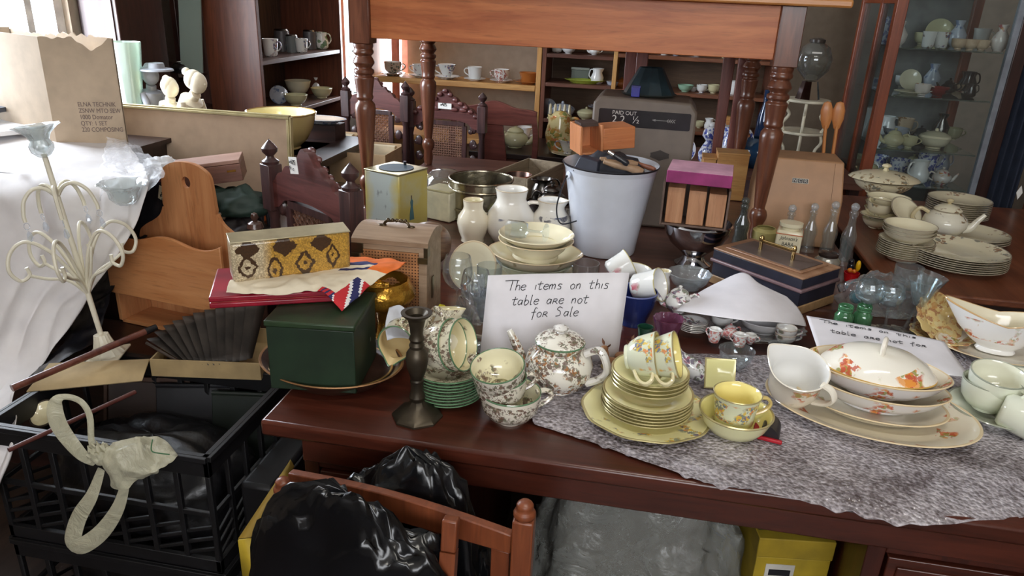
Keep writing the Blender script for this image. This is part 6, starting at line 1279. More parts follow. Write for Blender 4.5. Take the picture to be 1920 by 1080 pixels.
# --- low sideboard in front of the shelves with the fruit teapot
sz_ = ony(1000, 292, 3.95).z; sb = thing('sideboard', 'low dark sideboard in front of the shelves, carrying the fruit-patterned pot', 'sideboard'); xa, xb_ = -.95, .02
MB().box(xa, xb_, 3.95, 4.5, sz_ - .03, sz_).build('top', DARKX, sb, bevel=.004); MB().box(xa + .02, xb_ - .02, 3.98, 4.48, .02, sz_ - .03).build('body', MAHOGZ, sb, bevel=.003)
FR = china((222, 206, 150), ((206, 110, 60), (110, 130, 60), (196, 150, 70)), 26, .55)
q = ony(1047, 285, 4.12); o = jug('fruit_jug', 'yellow pot with moulded orange flowers and green fruit on the sideboard', [(.05, 0), (.075, .05), (.08, .1), (.065, .16), (.06, .2)], [FR, OLIV, FR], T(q.x, 4.12, sz_), .2, 0, handle=(.06, .185, .075, .06, .055, .009, 1.3)); MB().lathe([(0, 0), (.05, 0), (.03, .02), (0, .025)], 24).build('lid', FR, o, T(0, 0, .2))
q = ony(1062, 280, 4.02); plate('saucer', 'cream saucer on the sideboard in front of the fruit pot', .085, [OLIV, CREAM, OLIV], T(q.x, 4.04, sz_), .014, .004, .5, cat='saucer'); cup('teacup', 'pale patterned teacup on a saucer in front of the fruit pot', .05, .075, [FLW, WHITE, FLW], T(q.x + .005, 4.04, sz_ + .008), 3, hz=180)
q = ony(955, 290, 4.15); teapot('teapot', 'cream round teapot low on the sideboard, seen through the open chair back', .075, .09, [OLIV, OLIV, OLIV], T(q.x + .03, 4.15, sz_), hz=180, lid=OLIV)
q = ony(1047, 232, 4.35); o = thing('toast_rack', 'cream china toast rack with five arches behind the fruit pot', 'rack', (q.x, 4.38, sz_ + .0)); MB().box(-.07, .07, -.03, .03, .14, .15).box(-.06, .06, -.025, .025, 0, .14).build('stand', OLIV, o, bevel=.004)
for i in range(5): MB().tube(spl([(-.056 + i * .028, -.025, .15), (-.056 + i * .028, -.02, .2), (-.056 + i * .028, 0, .22), (-.056 + i * .028, .02, .2), (-.056 + i * .028, .025, .15)], 4), .006, 8).build('arch', CREAM, o)
# --- console behind the dark table with blue and white ware
cn = thing('console_table', 'narrow brown table behind the pine table legs with the blue and white ware', 'table'); MB().box(.12, .98, 3.5, 4.15, TZ - .03, TZ).build('top', wood((96, 60, 48), (126, 84, 68), .4, 'x'), cn, bevel=.003)
for x in (.15, .95):
    for y in (3.53, 4.12): MB().box(x - .02, x + .02, y - .02, y + .02, 0, TZ - .03).build('leg', DARKW, cn)
q = onz(1323, 300, TZ); o = vessel('blue_vase', 'blue and white bottle vase with a stopper on the table behind the pine table', 'vase', [(.03, 0), (.032, .006), (.028, .012), (.05, .035), (.054, .07), (.035, .11), (.025, .125), (.045, .15), (.04, .175), (.02, .19)], [BLW, WHITE, BLW], .003, M=T(q.x, 3.62, TZ)); MB().sphere((0, 0, .2), .02, sz=(1, 1, .7)).build('stopper', WHITE, o)
q = ony(1368, 290, 3.75); jug('blue_jug', 'blue and white jug with scrolled handle next to the bottle vase', [(.04, 0), (.06, .05), (.06, .1), (.04, .15), (.045, .18)], [BLW, WHITE, BLW], T(q.x, 3.75, TZ), .2, 0, handle=(.045, .165, .06, .06, .05, .008, 1.3))
q = ony(1413, 290, 3.7); o = vessel('blue_pot', 'round glossy dark blue pot right of the pine table rear leg', 'pot', [(.05, 0), (.085, .05), (.088, .09), (.06, .13), (.05, .14)], V3(plain((30, 62, 92), .15, coat=.4)), .004, M=T(q.x + .02, 3.72, TZ))
plate('plate', 'pale blue plate standing upright at the left end of the blue and white ware', .07, [BLW, BLW, WHITE], T(.17, 3.66, TZ + .066) @ RX(70), .01, .003, .6)
q = ony(1345, 285, 3.85); MB().prism([(-.05, 0), (.09, 0), (-.0, .25)], .003, T(q.x, 3.95, TZ) @ XZ).build('paper_fan', plain((196, 204, 226), .7), None); tag(bpy.data.objects['paper_fan'], 'pale blue pointed sheet of paper standing among the blue and white ware', 'paper')
for i in range(3): q = ony(1462, 280, 3.75); plate('plate', ('blue and white plate, lowest of the pile beside the white corner stand', 'blue and white plate in the pile beside the white corner stand', 'blue and white plate on top of the pile beside the white corner stand')[i], .09 - i * .006, [BLW, GRYB, WHITE], T(q.x - .02, 3.68, TZ + i * .012), .018, .004, .55, 'blue and white plates')
q = ony(1462, 280, 3.75); bowl('bowl', 'grey and white lidded bowl standing on the blue and white plates', .045, .04, [GRYB, WHITE, WHITE], T(q.x - .03, 3.68, TZ + .04), 0, .003)
bt_ = ony(1400, 200, 3.95); o = vessel('blue_bottle', 'slim blue glass bottle beside the upper part of the turned leg', 'bottle', [(.03, 0), (.035, .1), (.03, .2), (.014, .26), (.016, .33)], V3(glass((60, 90, 140), .3)), .002, M=T(ony(1437, 190, 4.05).x, 4.05, TZ))
# --- white three-tier stand with the blender
ez = [TZ, ony(1500, 245, 3.7).z, ony(1510, 186, 3.7).z]; q = ony(1515, 186, 3.7); et = thing('corner_stand', 'white painted wooden tiered corner stand behind the tan cash register', 'stand', (q.x, 3.72, 0)); EW = plain((224, 218, 196), .5)
for i, z in enumerate(ez): MB().prism([(.105 * math.cos(a * PI / 14) * 1.0, .105 * math.sin(a * PI / 14)) for a in range(28)], .012, T(0, 0, z - .012 + (.013 if i == 0 else 0))).build('tier', EW, et, bevel=.003)
for i in (0, 1):
    for a in (200, 260, 330):
        x, y = .09 * math.cos(R(a)), .09 * math.sin(R(a)); z0, z1 = ez[i] + (.001 if i == 0 else 0), ez[i + 1] - .012
        MB().tube(spl([(x, y, z0), (x * 1.15, y * 1.15, z0 + (z1 - z0) * .25), (x * .85, y * .85, z0 + (z1 - z0) * .55), (x * 1.1, y * 1.1, z0 + (z1 - z0) * .8), (x, y, z1)], 4), .007, 8).build('post', EW, et)
o = thing('coffee_grinder', 'glass globe on a chrome base standing on top of the white corner stand', 'appliance', (q.x, 3.72, ez[2]))
MB().lathe([(0, 0), (.055, 0), (.035, .08), (0, .085)], 8).build('base', CHROME, o); MB().lathe([(.03, .085), (.07, .13), (.078, .18), (.06, .23), (.03, .25), (.028, .248), (.056, .228), (.074, .18), (.066, .132), (.028, .087)], 32).build('globe', glass((206, 206, 200), .12), o); MB().lathe([(0, .25), (.035, .25), (.035, .262), (.02, .268), (0, .27)], 24).build('cap', plain((60, 54, 50), .3), o); MB().box(-.03, .012, -.082, -.078, .205, .212).build('label_strip', LABELM, o)
# --- glass china cabinet
CX, CY = .985, 3.6; CW_, CD_ = .53, .62; KF = wood((112, 50, 26), (148, 76, 44), .35, 'z', coat=.2); cbn = thing('china_cabinet', 'tall glazed display cabinet with orange-brown corner post, filled with china', 'cabinet', (CX, CY, 0))
MB().box(0, .045, 0, .045, 0, 2.1).build('corner_post', KF, cbn, bevel=.003)
MB().box(CW_ - .03, CW_ + .02, 0, .045, 0, 2.1).build('right_post', DARKW, cbn, bevel=.003); MB().box(CW_ - .055, CW_ - .031, .004, .03, .1, 2.05).build('metal_strip', plain((150, 158, 168), .35, .4), cbn)
MB().box(0, .04, CD_ - .04, CD_, 0, 2.1).box(CW_ - .02, CW_ + .02, CD_ - .04, CD_, 0, 2.1).build('rear_posts', KF, cbn, bevel=.003)
MB().box(.005, .035, .25, .29, .1, 2.06).box(.005, .035, .045, .25, 1.52, 1.58).box(.005, .035, .29, CD_ - .04, 1.52, 1.58).build('side_stile', KF, cbn, bevel=.003)
MB().box(0, CW_ + .02, 0, CD_, 2.1, 2.16).build('cornice', KF, cbn); MB().box(.046, CW_ - .031, .01, CD_, 0, .5).box(.002, .045, .046, CD_ - .041, 0, .5).build('base', MAHOGZ, cbn, bevel=.003)
MB().box(.046, CW_ - .056, .012, .016, .5, 2.1).build('front_pane', glass((240, 244, 244), .02, .02, gl=.45), cbn); MB().box(.012, .016, .046, CD_ - .041, .5, 2.1).build('side_pane', glass((226, 232, 232), .03, .02, gl=.7), cbn)
MB().box(.041, CW_ - .021, CD_ - .012, CD_ - .004, .5, 2.1).build('back_panel', plain((120, 120, 116), .4, .2), cbn)
cz = [ony(1780, y, CY + .12).z for y in (348, 282, 182, 92)] + [ony(1780, 92, CY + .12).z + .27]
for z in cz: MB().box(.046, CW_ - .06, .03, CD_ - .03, z - .006, z).build('glass_shelf', glass((200, 214, 206), .12, .05), cbn)
PKW = china((232, 222, 214), ((180, 70, 80), (210, 150, 90)), 50, .4); DRK = plain((40, 30, 30), .2, coat=.4); GLD = china((216, 190, 160), ((150, 110, 70),), 50, .5)
CI = [ # kind, px, shelf, dy, width, mats, hz, label
 ('teapot', 1660, 0, .14, 26, OLIV, 0, 'cream teapot on the lowest glass shelf beside the orange-brown post'), ('jug', 1753, 0, .12, 28, WHITE, 200, 'white jug in the middle of the lowest glass shelf'), ('teapot', 1800, 0, .14, 26, PKW, 180, 'pinkish white teapot at the right of the lowest glass shelf'), ('cup', 1715, 0, .3, 30, BLW, 0, 'blue and white cup at the back of the lowest glass shelf'), ('bowl', 1690, 0, .2, 34, BLW, 0, 'blue bowl left on the lowest glass shelf'), ('mug', 1765, 0, .36, 30, BLW, 0, 'pale blue patterned mug at the back of the lowest shelf'),
 ('teapot', 1690, 1, .12, 28, OLIV, 0, 'cream teapot with handle on the second glass shelf, left'), ('cup', 1720, 1, .12, 22, OLIV, 0, 'small cream cup in the middle of the second glass shelf'), ('tureen', 1768, 1, .16, 44, CREAM, 0, 'large cream covered dish at the right of the second glass shelf'), ('teapot', 1738, 1, .36, 22, PEWTER, 0, 'silver teapot at the back of the second glass shelf'), ('bowl', 1690, 1, .38, 36, GRYB, 0, 'grey-white bowl at the back of the second glass shelf'),
 ('flat', 1700, 2, .16, 44, CREAM, 0, 'cream plate lying on the third glass shelf'), ('cup', 1722, 2, .12, 22, PKW, 0, 'cream cup with red print on the third glass shelf'), ('bowl', 1752, 2, .14, 30, china((130, 40, 36), ((60, 30, 30),), 40, .5), 0, 'dark red bowl on the third glass shelf'), ('jug', 1812, 2, .16, 16, DRK, 0, 'black glazed ornament jug at the right of the third shelf'), ('plate', 1695, 2, .38, 30, CREAM, 0, 'cream plate standing at the back of the third shelf'), ('teapot', 1770, 2, .3, 22, DRK, 0, 'black teapot behind the dark red bowl'),
 ('mug', 1712, 3, .12, 20, FLW, 0, 'white flowered mug on the fourth glass shelf, left'), ('mug', 1736, 3, .12, 20, FLW, 180, 'white flowered mug on the fourth glass shelf, next to the first'), ('cup', 1768, 3, .12, 20, GLD, 0, 'gilt teacup, first of three on the fourth glass shelf'), ('cup', 1790, 3, .12, 20, GLD, 0, 'gilt teacup, second of three on the fourth glass shelf'), ('cup', 1811, 3, .12, 20, GLD, 0, 'gilt teacup, third of three on the fourth glass shelf'), ('vase', 1842, 3, .12, 24, PKW, 0, 'tall pale vase at the right end of the fourth shelf'), ('vase', 1762, 3, .36, 24, GRYB, 0, 'lilac-grey vase at the back of the fourth shelf'), ('plate', 1728, 3, .42, 40, OLIV, 0, 'pale green plate at the back of the fourth shelf')]
for k, px, s, dy, w, m, hz, lab in CI: bg(k, lab, px, 200, CY + dy, w * 1.3, m, hz, z=cz[s] + .001)
for y_, s, k, w, m, lab in ((CY + .34, 1, 'jug', .045, WHITE, 'tall white ewer behind the side glass of the cabinet'), (CY + .42, 3, 'vase', .04, BLW, 'blue vase behind the side glass of the cabinet'), (CY + .2, 3, 'vase', .035, PKW, 'rose-patterned vase near the orange-brown post'), (CY + .45, 0, 'cup', .04, OLIV, 'cream cup behind the side glass low in the cabinet'), (CY + .4, 2, 'bowl', .05, GRYB, 'pale bowl behind the side glass of the cabinet'), (CY + .2, 0, 'plate', .04, FLW, 'small flowered plate behind the side glass')):
    q = Vector((CX + .09, y_, cz[s])); q2 = q - Vector((0, 0, CZ)); bg(k, lab, 0, 0, y_, 1, m) if 0 else None
    r = w
    if k == 'jug': jug('jug', lab, [(.6 * r, 0), (.95 * r, .3 * r), (r, r), (.7 * r, 2.2 * r), (.8 * r, 3.2 * r)], V3(m), T(*q), .3, 180, handle=(.75 * r, 3 * r, .95 * r, .9 * r, .6 * r, r * .1, 1.3))
    elif k == 'vase': vessel('vase', lab, 'vase', [(.5 * r, 0), (.9 * r, .6 * r), (r, 1.4 * r), (.4 * r, 2.4 * r), (.6 * r, 3 * r)], V3(m), r * .06, None, M=T(*q))
    elif k == 'cup': cup('teacup', lab, r, r * 1.4, V3(m), T(*q), 1)
    elif k == 'bowl': bowl('bowl', lab, r, r * .8, V3(m), T(*q), 0, .003)
    else: plate('plate', lab, r, V3(m), T(q.x, q.y, q.z + r * .9) @ RX(72), .01, .003, .6)
EX = [(k, px, s, m, lab) for s, row in enumerate((
 (('cup', 1672, BLW, 'small blue and white cup'), ('bowl', 1705, WHITE, 'small white bowl'), ('teapot', 1737, OLIV, 'small cream teapot'), ('mug', 1778, WHITE, 'plain white mug'), ('jug', 1792, GRYB, 'grey jug')),
 (('jug', 1672, WHITE, 'white cream jug'), ('mug', 1705, GLD, 'gilt mug'), ('bowl', 1752, PKW, 'pink patterned bowl'), ('vase', 1774, PEWTER, 'silver vase'), ('cup', 1800, OLIV, 'cream cup')),
 (('cup', 1683, WHITE, 'plain white cup'), ('vase', 1735, GRYB, 'pale lilac vase'), ('bowl', 1785, GLD, 'gilt bowl'), ('jug', 1803, DRK, 'black jug')),
 (('cup', 1700, OLIV, 'cream cup'), ('jug', 1748, PKW, 'rose jug'), ('bowl', 1780, FLW, 'flowered bowl'), ('mug', 1806, WHITE, 'white mug')))) for k, px, m, lab in row]
for k, px, s, m, lab in EX: bg(k, lab + ' at the back of the ' + ('lowest', 'second', 'third', 'fourth')[s] + ' glass shelf in the cabinet', px, 200, CY + .46, 30, m, z=cz[s] + .001)
for k, px, w, m, z, lab in (('cup', 1188, 16, WHITE, 2, 'white cup between the orange-brown and the cream teapot'), ('bowl', 1302, 18, WHITE, 2, 'white bowl beside the pale green bowl'), ('jug', 1360, 16, FLW, 2, 'small flowered jug near the plain white mug'), ('vase', 1398, 14, BLW, 2, 'slim blue and white vase at the right of the middle shelf'), ('cup', 1322, 18, OLIV, 1, 'cream cup on the low shelf left of the small white jug'), ('bowl', 1395, 24, GRYB, 1, 'grey bowl on the low shelf beside the casket'), ('teapot', 1300, 20, WHITE, 3, 'white teapot on the uppermost shelf in the right bay'), ('cup', 1410, 18, WHITE, 3, 'white cup at the right end of the uppermost shelf')):
    bg(k, lab, px, 150, SY + .14, w, m, z=SHR[z])
# --- brown bookcase and dark curtain at the far right
rb = thing('bookcase', 'brown wooden bookcase at the right edge of the picture with a price tag', 'bookcase', (1.70, 3.32, 0)); RBW = wood((92, 50, 34), (126, 74, 50), .4, 'z')
MB().box(0, .03, 0, .3, 0, 2.0).box(.7, .73, 0, .3, 0, 2.0).box(.031, .699, .28, .3, 0, 2.0).box(0, .73, 0, .3, 2.0, 2.03).build('carcass', RBW, rb, bevel=.003)
for z in (.1, .55, .98, 1.4): MB().box(.031, .699, .002, .279, z - .02, z).build('shelf', RBW, rb)
tg = ony(1913, 362, 3.31); MB().prism([(-.012, 0), (0, -.03), (.012, 0), (0, .03)], .001, T(tg.x - 1.70, -.002, tg.z) @ XZ).build('price_tag', LABELM, rb)
m = MB().grid(lambda u, v: Vector((1.545 + .13 * u, 3.66 + .02 * math.sin(u * 22), 2.1 * v + .02)), 40, 4); tag(m.build('curtain', plain((44, 52, 70), .9), None, solid=.004), 'dark blue-grey curtain strip between the glazed cabinet and the brown bookcase', 'curtain')
# --- mahogany bookcase contents
def bk_(k, lab, px, py, r, m, hz, zi, dx=.12, h=None):
    q = onx(px, py, XB - dx); q = Vector((XB - dx, q.y, zi)); m = m if isinstance(m, list) else V3(m); r *= mpp(q)
    if k == 'mug': return cup('mug', lab, r, h or r * 2.1, m, T(*q), 2, None, hz=hz, cat='mug')
    if k == 'bowl': return bowl('bowl', lab, r, h or r * .9, m, T(*q), 0, .003)
    if k == 'plate': return plate('plate', lab, r, m, T(q.x, q.y, q.z + r * .9) @ RZ(40) @ RX(75), .01, .003, .6)
    if k == 'jug': return jug('jug', lab, [(.6 * r, 0), (.95 * r, .3 * r), (r, r), (.7 * r, 1.7 * r), (.8 * r, 2.3 * r)], m, T(*q), .25, hz, handle=(.75 * r, 2.1 * r, .95 * r, .7 * r, .6 * r, r * .09, 1.3))
    if k == 'teapot': return teapot('teapot', lab, r, r * 1.3, m, T(*q), hz=hz, lid=m[0])
    if k == 'tankard':
        o = vessel('tankard', lab, 'tankard', [(r, 0), (r * .96, r * 1.2), (r * .9, r * 2.4)], m, .003, M=T(*q)); MB().lathe([(0, 0), (r * .95, 0), (r * .8, r * .2), (0, r * .25)], 24).build('lid', PEWTER, o, T(0, 0, r * 2.42)); return o
STN = plain((90, 86, 88), .4)
bk_('mug', 'white mug with dark flower print at the left of the upper bookcase shelf', 508, 100, 15, [FLW, WHITE, WHITE], 0, BZ2, .1); bk_('tankard', 'dark lidded tankard second on the upper bookcase shelf', 530, 95, 15, STN, 0, BZ2, .22); bk_('tankard', 'clear glass tankard third on the upper bookcase shelf', 548, 95, 12, glass((180, 186, 186), .3), 0, BZ2, .14)
bk_('mug', 'small white cube-like mug in the middle of the upper bookcase shelf', 566, 95, 12, FLW, 0, BZ2, .08); bk_('tankard', 'dark pewter tankard right of the white mug on the upper shelf', 582, 92, 13, STN, 0, BZ2, .16); bk_('jug', 'white jug with green leaves at the right of the upper bookcase shelf', 604, 88, 13, china((232, 232, 226), ((60, 110, 70), (90, 130, 80)), 30, .5), 0, BZ2, .1)
bk_('plate', 'pale grey plate standing upright on the lower bookcase shelf', 523, 190, 17, GRYB, 0, BZ1, .2); bk_('bowl', 'cream handled soup cup on the lower bookcase shelf', 555, 190, 22, OLIV, 0, BZ1, .08); bk_('bowl', 'cream bowl with a green rim behind the soup cup', 560, 180, 24, CREAM, 0, BZ1, .26, .09); bk_('jug', 'cream and blue coffee pot on the lower bookcase shelf', 598, 180, 13, FLW, 0, BZ1, .18); bk_('bowl', 'wide cream bowl at the right end of the lower bookcase shelf', 604, 185, 20, OLIV, 0, BZ1, .08)
# --- table behind the picture back with bowl, statues and vase
lt_ = thing('side_table', 'dark cloth-covered table behind the picture back, carrying the plaster figures', 'table'); LZ = .83; MB().box(-2.28, -1.28, 2.58, 3.36, LZ - .03, LZ).build('top', DARKX, lt_)
for x in (-2.24, -1.34):
    for y in (2.64, 3.3): MB().box(x - .025, x + .025, y - .025, y + .025, 0, LZ - .03).build('leg', DARKW, lt_)
q = ony(526, 212, 3.0); YBW = china((222, 206, 140)); bowl('mixing_bowl', 'large yellow mixing bowl with a brown stripe behind the picture back', 66 * mpp(q), .16, [china((206, 188, 130)), china((238, 226, 170)), china((150, 120, 70))], T(q.x, 3.0, q.z - .155), 0, .008, foot=.5); MB().box(-1.72, -1.4, 2.86, 3.16, LZ, q.z - .156).build('hat_box', CARD, None); tag(bpy.data.objects['hat_box'], 'cardboard box under the yellow mixing bowl', 'box'); MB().box(-1.722, -1.398, 2.858, 3.162, q.z - .17, q.z - .157).build('lid', CARD, bpy.data.objects['hat_box'])
PLS = plain((226, 216, 192), .6, var=.04)
def figure(lab, px, py, Y, H, mat, bend, hat=False, name='plaster_figure'):
    q = ony(px, py, Y); o = thing(name, lab, 'figurine', (q.x, Y, LZ)); s = H
    m = MB(); m.tube(spl([(-.02 * s, 0, 0), (-.03 * s, 0, .12 * s), (-.04 * s * bend, 0, .35 * s), (.0, 0, .52 * s), (.1 * s * bend, 0, .7 * s), (.16 * s * bend, 0, .76 * s)], 6), [(s * a, s * b) for a, b in [(.15, .17)] * 6 + [(.13, .15)] * 6 + [(.115, .13)] * 6 + [(.125, .15)] * 6 + [(.06, .07)] * 6 + [(.045, .045)]], 18)
    m.sphere((.19 * s * bend, 0, .87 * s), .105 * s, sz=(1, .9, 1.12)); m.sphere((.285 * s * bend, 0, .86 * s), .018 * s)
    for t in (-1, 1): m.tube(spl([(.07 * s * bend, .13 * s * t, .66 * s), (.10 * s, .16 * s * t, .5 * s), (.14 * s, .15 * s * t, .3 * s), (.2 * s, .08 * s * t, .12 * s)], 5), [s * (.045 - .0012 * i) for i in range(16)], 10)
    for t in (-1, 1): m.tube(spl([(0, .07 * s * t, .08 * s), (.18 * s, .1 * s * t, .12 * s), (.32 * s, .08 * s * t, .1 * s), (.34 * s, .07 * s * t, .01 * s)], 5), [s * (.085 - .003 * i) for i in range(16)], 12)
    m.lathe([(0, 0), (.26 * s, 0), (.25 * s, .03 * s), (0, .035 * s)], 24, SX(1.3, 1, 1)); m.build('body', mat, o, RZ(-10))
    h = MB().sphere((.14 * s * bend, 0, .9 * s), .105 * s, sz=(.9, 1, 1.05)); h.sphere((.05 * s * bend, 0, .98 * s), .045 * s)
    if hat: h.lathe([(0, 0), (.2 * s, .01 * s), (.19 * s, .03 * s), (.1 * s, .04 * s), (.09 * s, .1 * s), (0, .11 * s)], 24, T(.15 * s, 0, .93 * s))
    h.build('hair' if not hat else 'hat', mat, o, RZ(-10)); return o
figure('white plaster bust-like figure with curly hair, left of the bending one', 316, 200, 2.66, .31, PLS, .35); figure('cream plaster nude figure bending forward with hair in a bun', 350, 200, 2.64, .345, PLS, 1.0)
figure('grey stone figure with a wide hat beside the pale green vase', 285, 195, 2.85, .33, plain((150, 152, 160), .7), .2, True, 'stone_figure')
q = ony(248, 190, 2.8); tumbler('glass_vase', 'tall pale green glass vase with a crimped rim right of the carton', .028, .062, .42, T(q.x, 2.8, LZ), glass((228, 238, 230), .45, .08), cat='vase', flute=.03, fn=8)
# --- dark dresser with mirror behind
dr = thing('hall_dresser', 'tall dark wooden dresser with mirror and bracket shelves left of the bookcase', 'dresser', (0, 0, 0)); yd = 3.58; xq0, xq1 = ony(150, 100, yd).x, ony(386, 100, yd).x
xq0 = max(xq0, -2.57); MB().box(xq0, xq1, yd, yd + .03, .9, 2.1).build('back_board', wood((60, 40, 36), (92, 64, 58), .4, 'z'), dr); MB().box(xq0, xq1, yd - .2, yd + .03, 0, .9).build('base', DARKX, dr, bevel=.004)
xm0, xm1 = ony(232, 60, yd).x, ony(330, 60, yd).x; MB().box(xm0, xm1, yd - .012, yd - .001, 1.1, 1.75).build('mirror', plain((150, 150, 158), .06, 1, .02), dr)
MB().box(xm0 - .03, xm0 - .001, yd - .03, yd - .001, 1.0, 1.8).box(xm1 + .001, xm1 + .03, yd - .03, yd - .001, 1.0, 1.8).box(xm0, xm1, yd - .03, yd - .001, 1.751, 1.8).build('mirror_frame', DARKW, dr, bevel=.003)
zsf = ony(420, 142, yd - .1).z; MB().prism([(0, 0), (xq1 - xm1 - .03, 0)] + [((xq1 - xm1 - .03) * (1 - i / 8), -.16 * math.sin(PI * i / 8)) for i in range(1, 8)], .016, T(xm1 + .03, yd - .001, zsf - .016)).build('bracket_shelf', DARKX, dr, bevel=.002)
q = Vector((xq1 - .1, yd - .06, zsf)); o = MB().lathe([(0, 0), (.05, 0), (.055, .02), (.04, .04), (0, .05)], 20, flute=.08, fn=9).build('beaded_box', plain((30, 28, 30), .2, bump=.6), None, T(*q)); tag(o, 'black beaded trinket box on the bracket shelf of the dresser', 'box'); MB().box(-.015, .02, -.02, .02, .05, .052).build('label', LABELM, o)
gr = onx(400, 60, XB + .0); MB().box(-.06, .06, -.003, .003, 0, .55).build('frosted_glass', glass((176, 190, 182), .5, .1), None, T(xq1 - .03, yd - .09, zsf + .005) @ RX(-8)); tag(bpy.data.objects['frosted_glass'], 'tall frosted glass panel leaning at the right of the dresser', 'glass panel')
# --- picture back leaning in front of the table
a = ony(225, 196, 2.24); b = ony(541, 226, 2.30); zt = (a.z + b.z) / 2; L = b.x - a.x + .12; pf = thing('picture_frame', 'large picture turned to show its tan backing board, with a narrow gilt frame', 'picture', M=T(a.x - .12, 2.27, .60) @ RX(-4)); PH = zt - .60
MB().box(.008, L - .008, 0, .006, 0, PH - .008).build('backing_board', plain((188, 164, 140), .85, var=.05), pf); GF_ = plain((196, 184, 140), .35, .3)
MB().box(0, L, -.006, .012, PH - .008, PH).box(0, L, -.002, .016, PH + .0002, PH + .006).box(L - .008, L, -.006, .012, 0, PH - .0082).box(L + .0002, L + .006, -.002, .016, 0, PH).build('gilt_frame', GF_, pf, bevel=.0015)
MB().box(-1.22, -1.06, 2.2, 2.36, .5, .6).box(-1.20, -1.08, 2.22, 2.34, 0, .5).build('bench', DARKX, None); tag(bpy.data.objects['bench'], 'dark bench under the leaning picture back', 'bench')
# --- reddish case, cushion, orange cloth behind the letter rack
q = ony(392, 320, 2.02); cs_ = thing('wooden_case', 'reddish-brown wooden case lying slanted behind the letter rack', 'case', M=T(q.x, 2.02, q.z) @ RZ(24) @ RY(-7)); MB().box(-.1, .1, -.06, .06, -.03, .022).build('body', wood((110, 74, 64), (142, 100, 86), .5, 'x'), cs_, bevel=.002); MB().box(-.1, .1, -.06, .06, .023, .034).build('lid', wood((150, 112, 98), (176, 138, 122), .5, 'x'), cs_, bevel=.002); MB().box(.06, .085, -.062, -.06, 0, .006).build('clasp', GOLD, cs_)
for nm, lab, px, py, c, rx, ry, rz_, Y in (('green_cushion', 'dark green cushion stuffed behind the letter rack', 440, 385, (36, 56, 48), .1, .06, .05, 1.98), ('orange_cloth', 'bright orange cloth peeping out behind the green cushion', 470, 400, (216, 104, 44), .07, .05, .035, 2.08), ('white_bag', 'white crumpled plastic bag between the dust sheet and the slanted case', 305, 318, (236, 238, 244), .06, .04, .035, 2.02), ('dark_bundle', 'dark brown bundle of fabric low behind the letter rack', 455, 440, (40, 34, 36), .08, .05, .05, 1.95)):
    q = ony(px, py, Y); o = bagmesh(rx, ry, rz_, len(lab), .25, .4, n=30, kx=4).build(nm, plain(c, .6), None, T(q.x, Y, q.z - rz_ * .4), angle=80); tag(o, lab, nm.split('_')[1])
MB().box(-1.24, -1.05, 1.92, 2.16, 0, .80).build('trunk_stand', DARKX, None, bevel=.004); o = bpy.data.objects['trunk_stand']; o.name = 'storage_box'; tag(o, 'dark storage box behind the letter rack holding the cushion and case', 'box')
